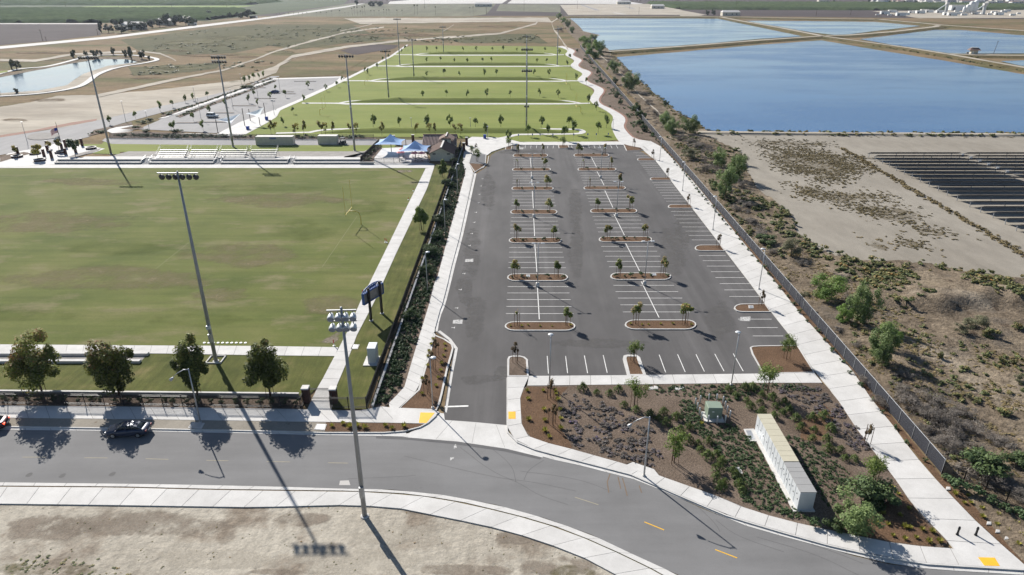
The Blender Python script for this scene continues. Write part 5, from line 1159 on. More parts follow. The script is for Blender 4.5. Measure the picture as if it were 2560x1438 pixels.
# dry weeds over the bank
sb = []
for px, d, cap in [([(1900, 640), (1990, 610), (2100, 700), (2280, 760), (2330, 850), (2560, 900), (2560, 1270), (2400, 1200), (2230, 990), (2060, 790)], 2.4, 4200), ([(1650, 345), (1770, 345), (1860, 400), (1890, 560), (1950, 650), (1900, 640), (1780, 490)], 1.0, 1300)]:
    sb += fill(px, d, int(px[0][0]) + 5, (.2, .6), (.08, .28), 0, .2, cap, .2, True, thr=-.1)
scatter('dry_grass', 'tan and brown dry grass clumps over the bank behind the fence', LOWY, sb, 4)
sb = []
for px, d, cap in [([(2250, 980), (2330, 1000), (2480, 1100), (2560, 1160), (2560, 1270), (2400, 1200)], 3, 1400), ([(1700, 350), (1790, 372), (1880, 520), (1920, 600), (1880, 570), (1790, 440)], 1.5, 800), ([(1540, 200), (1610, 250), (1680, 320), (1640, 320), (1590, 262), (1540, 215)], .3, 160)]:
    sb += fill(px, d, int(px[0][0]) + 9, (.4, 1.2), (.25, .75), 0, 0, cap, .16, True, thr=-.12, soft_=.6)
sg = fill([(1960, 640), (2060, 680), (2200, 740), (2330, 830), (2560, 890), (2560, 1250), (2400, 1180), (2230, 980), (2060, 780)], .5, 77, (.3, .9), (.2, .65), 0, -.12, 700, .09, True, thr=.02)
sg += fill([(1660, 345), (1770, 345), (1860, 395), (1880, 470), (1930, 520), (1985, 590), (2060, 660), (1960, 660), (1880, 600), (1780, 480)], .6, 78, (.4, 1.1), (.3, .8), 0, -.15, 520, .12, True)
scatter('bank_scrub', 'scattered grey green scrub on the dry bank behind the fence', LOWS, sg, 55)
scatter('dead_brush', 'grey dead brush covering the bank behind the mesh fence', LOWG, sb, 5)
# levee and shore weeds
sl = []
for k, P in enumerate(LV):
    for i in range(len(P) * (6 if k < 3 else 4)):
        p = P[RT.randrange(len(P))]; d = (P[-1] - P[0]).normalized(); nn = Vector((d.y, -d.x, 0)); u = RT.choice((-1, 1)) * RT.uniform(4.5, 9)
        if k == 7: u = RT.choice((-1, 1)) * RT.uniform(1.6, 2.6)
        q = p + nn * u + d * RT.uniform(-3, 3); sl.append((q.x, q.y, .4, RT.uniform(.6, 1.6), RT.uniform(.3, .9), RT.uniform(-.2, .2)))
for (x, y), (x2, y2) in zip([(1530, 134), (1560, 164), (1602, 203), (1645, 242), (1705, 288)], [(1560, 164), (1602, 203), (1645, 242), (1705, 288), (1768, 327)]):
    for i in range(60):
        p = G(x, y).lerp(G(x2, y2), RT.random()); sl.append((p.x - RT.uniform(-.5, 3.5), p.y, .35, RT.uniform(.5, 1.2), RT.uniform(.2, .6), RT.uniform(-.1, .3)))
scatter('levee_weeds', 'green and straw weeds along the pond levees and shore', LOWZ, sl, 6)
# low vegetation of the middle distance
sm = []
for px, d, cap in [([(320, 100), (520, 75), (900, 62), (1110, 76), (980, 90), (760, 98), (600, 128), (480, 138), (350, 128)], .006, 700), ([(640, 110), (880, 90), (990, 97), (740, 122)], .02, 350), ([(1000, 96), (1360, 86), (1370, 108), (1080, 108)], .015, 300), ([(320, 168), (560, 158), (540, 172), (420, 186), (330, 190)], .02, 200), ([(560, 155), (690, 150), (660, 180), (560, 190)], .03, 200)]:
    sm += fill(px, d, int(px[0][0]) + 3, (1.0, 3.2), (.4, 1.1), .08, -.25, cap, .02)
scatter('distant_scrub', 'low olive scrub spread over the dry plain', LOWS, sm, 7)
# ------------------------------------------------------------------ planting of the beds
TUFT = []
for i in range(3):
    rs = np.random.default_rng(400 + i); n = 110
    a = rs.uniform(0, 6.28, n); r = rs.uniform(.05, .6, n); z = .15 + .75 * (1 - r / .7) * rs.uniform(.5, 1, n)
    p = np.stack([np.cos(a) * r, np.sin(a) * r, z], 1); nr = np.stack([np.cos(a), np.sin(a), .2 + 0 * a], 1)
    TUFT.append(leaf_mesh('blades', p, .3, .2 + z * .75 + rs.normal(size=n) * .1, M['leaf_grass'], rs, .1, .12, nr, -2.5))
AGAVE = []
for i in range(3):
    rs = np.random.default_rng(420 + i); n = 26; a = np.arange(n) * 2.4; r = .04 + .26 * np.arange(n) / n; z = .34 - r * .6
    p = np.stack([np.cos(a) * r, np.sin(a) * r, z], 1)
    mb = MB(); tt = []
    for k in range(n):
        d = Vector((math.cos(a[k]), math.sin(a[k]), 0)); s = d.orthogonal().normalized() if False else Vector((-d.y, d.x, 0)); L = rs.uniform(.3, .45); up = .9 - .75 * k / n
        tip = d * (L * (1.1 - up * .6)) + Vector((0, 0, .06 + L * up)); mid = tip * .55 + Vector((0, 0, .03))
        mb.add([s * .03, mid - s * .055, tip, mid + s * .055], [(0, 1, 2, 3)]); tt += [rs.uniform(.2, 1)] * 4
    me = mb.mesh('leaves', M['leaf_yellow']); at = me.attributes.new('tint', 'FLOAT', 'POINT'); at.data.foreach_set('value', tt); AGAVE.append(me)
SHR = [bush_meshes(440 + i, 260, 'leaf_dark', .13, .75, 8, .42, 0, .35) for i in range(3)]
SHL = [bush_meshes(450 + i, 260, 'leaf_cover', .13, .7, 8, .42, 0, .35) for i in range(3)]
def small(name, label, cat, me, part, x, y, s, group, z=.15, sz=None):
    p = G(x, y, z); t = thing(name, label, cat, p, RT.uniform(0, 6.28), group)
    ob(part, me, t, scale=(s, s, sz or s)); return t
# grass tufts of the corner bed
TUFTS = [(1457, 975), (1492, 985), (1524, 987), (1546, 978), (1560, 1016), (1590, 1028), (1625, 1040), (1648, 1050), (1665, 1060), (1690, 1048), (1660, 1035), (1700, 1078), (1722, 1072), (1720, 1105), (1745, 1112), (1772, 1108), (1750, 1128), (1768, 1145), (1790, 1140), (1805, 1156), (1793, 1178), (1790, 1198), (1812, 1210), (1840, 1190), (1833, 1180), (1800, 1220), (1855, 1230), (1850, 1215), (1838, 992), (1866, 1005), (1862, 975), (1905, 990), (1900, 1010), (1930, 1000), (1938, 1020), (1960, 1010), (1972, 1030), (1955, 1035), (1990, 1050), (2030, 1048), (2060, 1045), (2000, 1072), (2035, 1078), (2075, 1078), (2030, 1100), (2068, 1102), (2070, 1126), (2100, 1130), (2112, 1150), (2135, 1152), (2185, 1158), (1935, 1045), (1905, 1035), (1876, 1020), (1820, 978), (1880, 972)]
for i, (x, y) in enumerate(TUFTS):
    zone = 'between the cabinet row and the promenade' if x > 1900 and y > 1040 else 'along the lot pavement behind the transformer' if x > 1800 and y < 1050 else 'between the street lamp and the cabinet row' if y > 1090 else 'in the drift running down from the lot pavement'
    small('grass_tuft', f'green ornamental grass tuft {zone}', 'grass tuft', TUFT[i % 3], 'blades', x, y, RT.uniform(.85, 1.35), f'grass tufts {zone}')
AG = [(1318, 978), (1320, 998), (1358, 978), (1322, 1050), (1360, 1025), (1362, 1052), (1388, 978), (1400, 1025), (1402, 1048), (1402, 1072), (1373, 1093), (1395, 1000), (1390, 986), (1362, 1078), (1754, 1060)]
for i, (x, y) in enumerate(AG): small('yellow_plant', 'small yellow rosette plant on the brown bark at the driveway end of the bed', 'plant', AGAVE[i % 3], 'leaves', x, y, RT.uniform(.9, 1.35), 'yellow plants of the corner bed')
AG = [(2208, 1285), (2190, 1310), (2220, 1312), (2250, 1290), (2262, 1318), (2275, 1320), (2290, 1345), (2305, 1325), (2330, 1330), (2245, 1236), (2272, 1272), (2232, 1340), (2262, 1348), (2322, 1355), (2140, 1328), (2200, 1262), (2230, 1220), (2348, 1354)]
for i, (x, y) in enumerate(AG): small('yellow_plant', 'small yellow rosette plant on dark bark at the bollard end of the bed', 'plant', AGAVE[i % 3], 'leaves', x, y, RT.uniform(.8, 1.3), 'yellow plants at the bollard end')
AG = [(1083, 849), (1078, 862), (1112, 862), (1112, 875), (1109, 890), (1073, 880), (1104, 910), (1102, 927), (1070, 892), (1096, 945), (1056, 948), (1090, 965), (1070, 915), (1055, 985)]
for i, (x, y) in enumerate(AG): small('yellow_plant', 'small yellow rosette plant on the mulch wedge beside the driveway', 'plant', AGAVE[i % 3], 'leaves', x, y, RT.uniform(.9, 1.3), 'yellow plants of the mulch wedge')
AG = [(830, 1066), (874, 1068), (893, 1066), (912, 1070), (964, 1065), (980, 1072), (1010, 1067), (858, 1060)]
for i, (x, y) in enumerate(AG): small('yellow_plant', 'yellow rosette plant in the strip between the pavement and the street', 'plant', AGAVE[i % 3], 'leaves', x, y, RT.uniform(1.0, 1.6), 'yellow plants of the street strip')
AG = [(2388, 1236), (2410, 1258), (2427, 1258), (2454, 1272), (2456, 1293), (2491, 1312), (2495, 1288), (2519, 1326), (2545, 1362), (2553, 1341), (2540, 1310), (2420, 1240)]
for i, (x, y) in enumerate(AG): small('yellow_plant', 'small yellow plant in the bark between promenade and iron fence', 'plant', AGAVE[i % 3], 'leaves', x, y, RT.uniform(.8, 1.2), 'yellow plants by the iron fence', .12)
for (x, y) in [(2370, 1205), (2390, 1222), (2440, 1240), (2475, 1262), (2510, 1278), (2550, 1295)]: small('olive_shrub', 'low olive shrub at the foot of the black iron fence', 'shrub', SHL[RT.randrange(3)], 'foliage', x, y, RT.uniform(.8, 1.2), 'shrubs along the iron fence', .12)
# little plants on the long islands
for nm, row in (('L', ROWL), ('R', ROWR)):
    for i, (x0, x1, y0, y1) in enumerate(row):
        k = 6 - i
        for u in ((.08, .24, .33, .5, .67, .93) if k < 3 else (.25, .55, .8)):
            small('island_plant', f'low green plant on the {ORD[k]} long island from the driveway, {"field" if nm == "L" else "promenade"} row', 'plant', (AGAVE if k == 0 else SHL)[RT.randrange(3)], 'leaves', x0 + (x1 - x0) * u, (y0 + y1) / 2 + RT.uniform(-1.5, 1.5), RT.uniform(.35, .7) if k else RT.uniform(.6, .9), f'plants on {ORD[k]} island of the {"field" if nm == "L" else "promenade"} row', .13)
# shrubs along the promenade fence and by the street fence
A0, A1 = G(2350, 1192), G(1665, 352)
for i in range(70):
    p = FA + _fd * (2 + 210 * i / 69) - _fn * RT.uniform(.55, 1.0); x = p.x
    t = thing('fence_shrub', 'small round green shrub in the bark strip along the mesh fence', 'shrub', (x, p.y, .12), RT.uniform(0, 6), 'shrubs along the mesh fence'); ob('foliage', (SHL if i % 3 else SHR)[i % 3], t, scale=RT.uniform(.4, .7))
for i in range(26):
    x = -20 + i * 30.5 + RT.uniform(-4, 4); y = 1001 + i * .35
    small('street_shrub', 'dark round shrub in the bed behind the black street fence', 'shrub', SHR[i % 3], 'foliage', x, y, RT.uniform(.5, .8), 'shrubs behind the street fence', .14)
# hedge bed: large dark planting, nobody could count it
sp = fill([(930, 1018), (1012, 768), (1080, 588), (1132, 426), (1154, 366), (1158, 408), (1160, 430), (1147, 486), (1120, 581), (1090, 692), (1066, 765), (1040, 850), (1000, 965), (966, 1010)], 4.0, 31, (.35, .6), (.35, .62), .12, -.1, 3600)
scatter('hedge_planting', 'dark low planting in rows between field fence and lot pavement', LOWC, sp, 31)
for i, (x, y, w, h) in enumerate([(1022, 800, 36, 34), (1075, 640, 40, 40), (1068, 690, 36, 36), (1098, 560, 34, 30), (1110, 520, 30, 26), (1120, 470, 30, 30), (1132, 440, 26, 24), (1094, 600, 34, 30), (1135, 410, 20, 22), (1140, 385, 16, 14)]):
    bush('hedge_shrub', f'tall loose green shrub in the hedge bed, {ORD[i]} of its kind', 'shrub', DRK[i % 3] if i % 2 else OLI[0], x, y, w, h, z=.15) if False else bush('hedge_shrub', 'tall loose green shrub rising from the dark hedge bed', 'shrub', DRK[i % 3], x, y, w, h, 'tall shrubs of the hedge bed', z=.15)
# corner bed ground cover
sp = fill([(1620, 966), (1760, 966), (1880, 962), (2000, 962), (2040, 980), (1900, 980), (1830, 1010), (1760, 1000), (1640, 990)], 5, 32, (.18, .4), (.14, .32), .14, .05, 1500)
sp += fill([(1700, 1000), (1745, 1010), (1760, 1075), (1830, 1060), (1880, 1100), (1980, 1270), (2040, 1310), (1960, 1295), (1860, 1262), (1830, 1200), (1780, 1120), (1700, 1050)], 10, 33, (.18, .36), (.14, .28), .14, .05, 3800)
sp += fill([(1960, 1090), (2010, 1100), (2100, 1160), (2150, 1220), (2070, 1270), (2030, 1220)], 9, 34, (.16, .3), (.12, .24), .14, .05, 2600)
scatter('ground_cover', 'low dark green ground cover around the white cabinets', LOWC, sp, 32)
sp = fill([(1410, 980), (1480, 1000), (1560, 1030), (1640, 1080), (1650, 1150), (1640, 1185), (1560, 1150), (1440, 1120), (1410, 1070), (1400, 1020)], 1.3, 35, (.45, .85), (.2, .36), .13, -.1, 560)
sp += fill([(1920, 965), (2040, 970), (2090, 1010), (2150, 1090), (2180, 1130), (2140, 1140), (2070, 1060), (1990, 1010)], 1.6, 36, (.4, .8), (.2, .35), .13, -.05, 560)
scatter('purple_ground_cover', 'mounds of grey and purple flowering ground cover in the corner bed', LOWP, sp, 33)
for x, y, w, h, me, lab in [(2185, 1262, 125, 72, DRK[0], 'wide dark green shrub in the upper part of the bed shrub mass'), (2130, 1326, 125, 88, PEP[1], 'largest rounded green shrub beside the end of the white cabinets'), (2085, 1325, 50, 40, DRK[1], 'dark shrub in the shade of the white cabinets'), (2032, 1318, 36, 28, SHL[0], 'small olive shrub where the cabinets meet the street pavement'), (2152, 1212, 40, 30, OLI[0], 'olive grey shrub beside the loose tree in the bed')]:
    bush('bed_shrub', lab, 'shrub', me, x, y, w, h, z=.14)
# shrub bed along the winding path
sp = fill([(1455, 135), (1476, 145), (1545, 224), (1606, 292), (1652, 348), (1600, 340), (1575, 318), (1572, 296), (1515, 262), (1522, 224), (1480, 200), (1490, 182)], .25, 37, (.6, 1.3), (.4, .9), .13, .1, 420, .1)
scatter('path_planting', 'green shrubs clustered in the bed of the winding path', LOWC, sp, 34)
for i, (x, y, w, h) in enumerate([(1541, 245, 16, 18), (1551, 262, 14, 18), (1600, 315, 18, 22), (1609, 330, 16, 22), (1501, 202, 10, 12), (1507, 208, 10, 12), (1493, 184, 10, 12), (1475, 160, 9, 10), (1462, 152, 8, 9), (1443, 129, 8, 7), (1545, 228, 10, 12)]):
    bush('path_shrub', 'upright dark green shrub in the bed of the winding path', 'shrub', DRK[i % 3], x, y, w, h, 'upright shrubs beside the winding path', z=.13)
# hedges of the second car park
sp = []
for a, b, n, z in [((290, 340), (556, 342), 150, .2), ((232, 335), (262, 330), 14, .2), ((420, 286), (560, 240), 60, .2), ((450, 292), (690, 202), 90, .2), ((560, 239), (680, 197), 50, .2), ((420, 344.5), (930, 345.5), 120, .2), ((330, 322), (350, 318), 10, .2)]:
    for i in range(n):
        p = G(*a).lerp(G(*b), RT.random()); sp.append((p.x + RT.gauss(0, .6), p.y + RT.gauss(0, 1.1), z, RT.uniform(.5, 1.0), RT.uniform(.35, .7), RT.uniform(-.2, .1)))
scatter('park_hedges', 'dark low hedges edging the second car park', LOWC, sp, 38)
for i, (x, y) in enumerate([(376, 304), (356, 309), (422, 288), (366, 331), (436, 332), (448, 331), (612, 222), (625, 220), (560, 344)]): bush('clipped_shrub', 'rounded dark shrub at a corner of the second car park', 'shrub', DRK[i % 3], x, y, 20, 9, 'rounded shrubs of the second car park', z=.2)
# weeds on the vacant ground
sp = fill([(0, 1262), (640, 1270), (860, 1262), (1087, 1292), (1335, 1350), (1500, 1420), (1500, 1500), (0, 1500)], .5, 41, (.05, .15), (.03, .08), .05, .1, 300, .25)
sp += fill([(0, 1395), (120, 1388), (260, 1400), (330, 1438), (300, 1470), (0, 1470)], 3, 42, (.15, .35), (.05, .12), .05, -.1, 400, .3)
scatter('vacant_weeds', 'sparse green weeds on the sandy vacant ground', LOWS, sp, 41)

# ------------------------------------------------------------------ far trees, palms, orchards
FAR = [bush_meshes(500 + i, 900, 'leaf_far', .13, 1.0, 12, .42, 0, .4) for i in range(3)]
def far_tree(x, y, wpx, hpx, label, i, group=None):
    b = G(x, y, .1); k = scale_at(y); t = thing('far_tree', label, 'tree', b, i * 1.3, group)
    h = hpx / k; w = wpx / k / 2
    o = ob('crown', FAR[i % 3], t, (0, 0, h * .12), scale=(w, w, h * .88 / 1.6)); ob('trunk', WTR, t, scale=(6, 6, h * .4))
for i, (x, y, w, h) in enumerate([(254, 82, 14, 30), (272, 82, 26, 20), (296, 74, 32, 34), (304, 83, 36, 22), (330, 78, 26, 22), (352, 75, 38, 26), (380, 70, 30, 22), (400, 68, 26, 22), (420, 64, 26, 38), (440, 64, 30, 26), (465, 64, 40, 24), (482, 62, 26, 20), (524, 40, 16, 14), (575, 44, 12, 12), (602, 46, 22, 20), (620, 45, 24, 22), (892, 16, 12, 16), (932, 17, 26, 18), (950, 17, 26, 14)]):
    far_tree(x, y, w, h, 'dark tree of the farmyard grove beside the highway' if i < 12 else 'dark distant tree beyond the highway', i, 'grove trees by the highway' if i < 12 else 'distant trees beyond the highway')
for i, (x, y, w, h) in enumerate([(185, 146, 16, 22), (215, 141, 11, 14), (238, 142, 20, 22), (253, 139, 9, 14), (284, 138, 14, 18), (314, 143, 12, 24), (329, 150, 16, 34), (356, 149, 20, 22), (374, 150, 9, 14), (30, 173, 10, 22), (42, 174, 24, 24), (-5, 236, 14, 14), (42, 234, 14, 14)]):
    far_tree(x, y, w, h, 'dark rounded tree on the shore of the small lake', i, 'trees around the lake')
PT = MB().tube([(0, 0, 0), (0, 0, .92)], [.022, .016], 6).mesh('trunk', M['bark'])
rs = np.random.default_rng(77); n = 60; a = rs.uniform(0, 6.28, n); e = rs.uniform(-.7, .9, n)
pp = np.stack([np.cos(a) * np.cos(e), np.sin(a) * np.cos(e), np.sin(e)], 1) * .09 * rs.uniform(.6, 1.2, n)[:, None] + np.array([0, 0, .93])
PC = leaf_mesh('crown', pp, .06, rs.uniform(0, .6, n), M['leaf_far'], rs, .1, .3)
PALMS = [(693, 43, 8), (700, 43, 10), (711, 42, 9), (722, 42, 9), (735, 42, 9), (747, 42, 9), (757, 42, 9), (768, 41, 9), (792, 41, 10), (803, 41, 10), (817, 41, 10), (830, 41, 13), (850, 40, 13), (863, 40, 8), (871, 40, 8), (881, 39, 17), (887, 39, 21), (894, 39, 20), (902, 39, 11), (907, 38, 20), (913, 38, 22), (928, 38, 11), (936, 38, 11), (948, 38, 11), (960, 38, 14), (967, 38, 13), (973, 38, 13), (993, 38, 12), (1006, 38, 12), (1037, 38, 24), (1044, 38, 24), (1089, 38, 20), (1175, 36, 17), (1183, 36, 18)]
for i, (x, y, h) in enumerate(PALMS):
    b = G(x, y, .1); hh = h / scale_at(y) * 1.0; t = thing('palm_tree', 'distant fan palm in the line across the pale vineyard', 'palm', b, i, 'palms beyond the plain'); ob('trunk', PT, t, scale=(hh * .5, hh * .5, hh)); ob('crown', PC, t, scale=(hh * 1.1 if h < 14 else hh * .6,) * 2 + (hh,))
M['canopy'] = surf('orchard_canopy', [(.01, (1, 1, 1), [(.3, (.055, .075, .038)), (.7, (.078, .10, .05))], 'BASE'), (.12, (1, 1, 1), [(.3, _g(.7)), (.7, _g(1.25))], 'MULTIPLY')], 1.0, 0, 1, 0.0)
def orchard(label, px, h, step, seed):
    """tree rows too far to tell apart: one canopy with a rough top and open sides"""
    r = random.Random(seed); P = ground_poly(px, 0); vs = []; fs = []; ix = {}
    x0, x1 = min(p[0] for p in P), max(p[0] for p in P); y0, y1 = min(p[1] for p in P), max(p[1] for p in P)
    nx, ny = int((x1 - x0) / step), int((y1 - y0) / step)
    for j in range(ny + 1):
        for i in range(nx + 1):
            x, y = x0 + i * step + r.uniform(-.3, .3) * step, y0 + j * step + r.uniform(-.3, .3) * step
            ins = in_poly(x, y, P); ix[i, j] = len(vs); vs.append((x, y, (h * r.uniform(.78, 1.12) if (i + j) % 2 else h * r.uniform(.6, .9)) if ins else .05))
    for j in range(ny):
        for i in range(nx):
            q = (ix[i, j], ix[i + 1, j], ix[i + 1, j + 1], ix[i, j + 1])
            if any(vs[k][2] > 1 for k in q): fs.append(q)
    mb = MB(); mb.add(vs, fs); me = mb.mesh('orchard', M['canopy'], True); fix_up(me); return stuff(ob('orchard', me), label, 'vegetation')
orchard('dark green orchard beyond the ploughed field on the plain', [(-500, 57.5), (246, 57.5), (520, 51), (640, 36), (600, 24), (-500, 24)], 4.5, 7, 51)
orchard('far dark orchard behind the strip of young crop', [(-300, 14), (620, 13), (700, 4), (-300, 3)], 5, 12, 52)
orchard('long dark green orchard block behind the far ponds', [(1620, 8), (2190, 9.5), (2560, 14), (2600, 24), (2200, 26), (1700, 24)], 5, 9, 53)
# ------------------------------------------------------------------ lamps, floodlights
def floodlight(x, y, top, label, bars, box=None, boxz=None, face=0.0, r=.26, lamps=None, name='floodlight_mast'):
    b = G(x, y, .1); h = up_px(x, y, top, .1)
    t = thing(name, label, 'floodlight mast', b, face)
    MB().tube([(0, 0, 0), (0, 0, h * .5), (0, 0, h)], [r, r * .8, r * .42], 10).build('mast', M['galv_dull'], t, smooth=True)
    MB().lathe([(r + .18, -.1), (r + .16, .06), (r, .1)], n=12).build('footing', M['kerb'], t)
    MB().box((0, -.28, h * .14), (.4, .3, 1.2)).build('control_box', M['galv'], t)
    if box:
        for bz_ in box: MB().box((0, -.22, h * bz_), (.5, .35, .5)).build('camera_box', M['cabinet'], t)
    for (dz, w, nl, big) in bars:
        z = h - dz
        bar = MB().box((0, 0, z), (w, .12, .12)).build('crossarm', M['galv'], t)
        for i in range(nl):
            u = (i + .5) / nl - .5 if nl % 2 == 0 else i / (nl - 1) - .5
            lx = u * w * (1.0 if nl > 1 else 0) * (1 if nl % 2 == 0 else .95)
            if big == 1:
                ax = Matrix.Rotation(math.radians(118), 3, 'X')
                l = MB().lathe([(.02, -.42), (.14, -.42), (.22, -.24), (.29, .0), (.31, .2), (.3, .24)], (lx, -.1, z - .6), 12, ax).build('lamp', M['cabinet'], t, smooth=True)
                MB().lathe([(.02, .242), (.29, .242), (.29, .255)], (lx, -.1, z - .6), 12, ax).build('lens', M['lens'], l)
                MB().box((lx, 0, z - .22), (.08, .08, .4)).build('bracket', M['galv_dull'], t)
            else:
                ax = Matrix.Rotation(math.radians(-120), 3, 'X')
                l = MB().lathe([(.05, -.35), (.18, -.3), (.24, 0), (.34, .12), (.34, .3)], (lx, 0, z - .45), 10, ax).build('lamp', M['dark'], t, smooth=True)
                MB().box((lx, 0, z - .2), (.07, .07, .4)).build('bracket', M['galv_dull'], t)
    return t
floodlight(912, 1290, 768, 'tall floodlight mast with two rows of four grey lamps on the vacant ground', [(.3, 2.5, 4, 1), (1.3, 2.4, 4, 1)], r=.25, face=math.radians(3))
floodlight(540, 903, 428, 'tall floodlight mast with a single bar of six dark lamps on the street lawn', [(.25, 5.0, 6, 2)], [.2], r=.27)
floodlight(278, 385, 138, 'floodlight mast beside the flagpole plaza', [(.3, 6.0, 8, 3)], r=.32)
floodlight(583, 367, 138, 'floodlight mast behind the bleachers', [(.2, 4.6, 6, 3), (1.5, 4.6, 6, 3)], r=.32)
floodlight(887, 377, 135, 'floodlight mast between the bleachers and the blue sails', [(.2, 4.6, 6, 3)], [.47, .7], r=.32)
floodlight(1316, 325, 118, 'floodlight mast by the loop path behind the parking lot', [(.3, 4.0, 6, 3), (7.2, 3.6, 6, 3), (19, 2.2, 2, 3)], [.42], r=.3)
for x, y, tp, lab in [(972, 245, 124, 'floodlight mast at the car park end of the nearest long berm'), (1035, 193, 96, 'floodlight mast at the car park end of the second berm'), (1000, 163, 45, 'floodlight mast at the car park end of the third berm'), (1109, 133, 65, 'floodlight mast on the farthest berm'), (1393, 163, 70, 'floodlight mast by the winding path'), (1316, 193, 88, 'floodlight mast in the middle of the second berm')]:
    floodlight(x, y, tp, lab, [(.3, 4.6, 6, 3)], [.36, .42], r=.34)
def lamp(x, y, top, label, style, arm=0.0, group=None, z=.1, pole=.075, name='lamp_post'):
    b = G(x, y, z); h = up_px(x, y, top, z)
    t = thing(name, label, 'lamp post', b, arm, group)
    if style == 'twin':
        MB().tube([(0, 0, -.1), (0, 0, .75)], [.33, .31], 12).build('pedestal', M['kerb'], t, smooth=True)
        MB().tube([(0, 0, .7), (0, 0, h)], [pole, pole * .75], 8).build('pole', M['galv'], t, smooth=True)
        for s in (-1, 1):
            MB().tube([(0, 0, h - .08), (s * .45, 0, h - .02)], .035, 6).build('arm', M['galv'], t)
            MB().box((s * .78, 0, h), (.62, .36, .09), taper=.8).build('lamp_head', M['cabinet'], t)
    elif style == 'single':
        MB().tube([(0, 0, -.05), (0, 0, .18)], [.22, .2], 10).build('pedestal', M['kerb'], t, smooth=True)
        MB().tube([(0, 0, .1), (0, 0, h)], [pole, pole * .75], 8).build('pole', M['galv'], t, smooth=True)
        MB().tube([(0, 0, h - .05), (.3, 0, h)], .035, 6).build('arm', M['galv'], t)
        MB().lathe([(.1, .12), (.3, .04), (.36, -.02), (.3, -.08)], (.4, 0, h), 12).build('lamp_head', M['cabinet'], t, smooth=True)
    elif style == 'street':
        MB().tube([(0, 0, -.05), (0, 0, .12)], [.2, .18], 10).build('pedestal', M['kerb'], t, smooth=True)
        MB().tube([(0, 0, .1), (0, 0, h)], [.1, .065], 8).build('pole', M['galv'], t, smooth=True)
        MB().tube([(0, 0, h - .12), (-.5, 0, h - .05), (-1.2, 0, h - .38), (-1.7, 0, h - .75)], [.06, .055, .045, .04], 8).build('arm', M['galv'], t, smooth=True)
        MB().lathe([(.03, -.3), (.1, -.2), (.17, .0), (.2, .22), (.16, .25)], (-1.95, 0, h - 1.05), 10, Matrix.Rotation(math.radians(-130), 3, 'Y')).build('lamp_head', M['galv'], t, smooth=True)
    else:
        MB().tube([(0, 0, 0), (0, 0, h)], [pole, pole * .6], 6).build('pole', M['galv_dull'], t)
        MB().box((0, 0, h), (.7, .3, .1)).build('lamp_head', M['cabinet'], t)
    return t
for x, y, tp, k, row in [(1344, 717, 608, 0, 'sports field'), (1335, 544, 456, 1, 'sports field'), (1330, 447, 384, 2, 'sports field'), (1611, 713, 603, 0, 'promenade'), (1541, 542, 454, 1, 'promenade'), (1501.5, 446, 370, 2, 'promenade')]:
    lamp(x, y, tp, f'twin headed lamp post, {ORD[k]} from the driveway, in the {row} row', 'twin', z=.03)
for i, (x, y, tp) in enumerate([(1897, 723, 622), (1782, 575, 491), (1706, 477, 405), (1649, 403, 342)]): lamp(x, y, tp, f'slim lamp post on the promenade, {ORD[i]} from the street end', 'single', math.pi, z=.15)
for i, (x, y, tp) in enumerate([(1069, 731, 630), (1113, 583, 499), (1144, 482, 410)]): lamp(x, y, tp, f'slim lamp post in the hedge bed, {ORD[i]} from the street end', 'single', 0, z=.15)
lamp(1082, 1021, 894, 'slim lamp post in the mulch wedge at the driveway', 'single', 0, z=.15)
lamp(1374, 967, 840, 'slim lamp post at the lot pavement, next to the bronze tree', 'single', 1.57, z=.15)
lamp(1828, 963, 834, 'slim lamp post at the lot pavement, beyond the middle island', 'single', 1.57, z=.15)
lamp(1610, 1190, 1042, 'curved arm street lamp beside the corner bed', 'street', 0, z=.17, name='street_lamp')
lamp(501, 1056, 922, 'curved arm street lamp between the fence and the street', 'street', .25, z=.12, name='street_lamp')
for x, y, tp in [(503, 299, 244), (583, 273, 222), (646, 250, 205), (686, 288, 250), (315, 305, 253), (69, 358, 305), (374, 327, 278), (490, 259, 218), (604, 214, 185), (700, 225, 192), (1176, 321, 295), (1029, 321, 295), (1219, 345, 316), (1532, 326, 298)]:
    lamp(x, y, tp, 'thin grey lamp post of the park road and lawns', 'far', group='thin park lamp posts', z=.15, pole=.09)
# concrete plates and boxes near lamps
def vault(px, lab, m='kerb', z=.16, group=None):
    P = ground_poly(px, z); c0 = P[0]; t = thing('utility_cover', lab, 'utility cover', (c0[0], c0[1], 0), group=group)
    Q = [(a - c0[0], b - c0[1]) for a, b in P]
    MB().prism(Q, .05, z + .03).build('frame', M[m], t)
    cx, cy = sum(q[0] for q in Q) / 4, sum(q[1] for q in Q) / 4
    MB().prism([(cx + (a - cx) * .72, cy + (b - cy) * .72) for a, b in Q], z + .02, z + .05).build('lid', M['galv'] if m == 'kerb' else M['kerb'], t)
vault([(470, 1070), (480, 1056), (512, 1058), (504, 1072)], 'square concrete cover at the foot of the street lamp by the fence')
vault([(785, 1074), (792, 1060), (817, 1061), (812, 1076)], 'concrete inspection cover in the planting strip by the gate')
vault([(877, 873), (883, 861), (899, 862), (894, 873)], 'drain grate set in concrete beside the field path', z=.13)
vault([(1822, 1168), (1850, 1168), (1857, 1184), (1835, 1186)], 'concrete valve box among the grass tufts', z=.18)
vault([(1316, 687), (1325, 687), (1325, 693), (1315, 693)], 'pale valve cover on the second island of the field row', z=.16)
vault([(1627, 684), (1640, 684), (1641, 689), (1627, 689)], 'pale valve cover on the second island of the promenade row', z=.16)
vault([(1871, 764), (1883, 764), (1884, 771), (1872, 771)], 'pale valve cover on the first short promenade island', z=.16)
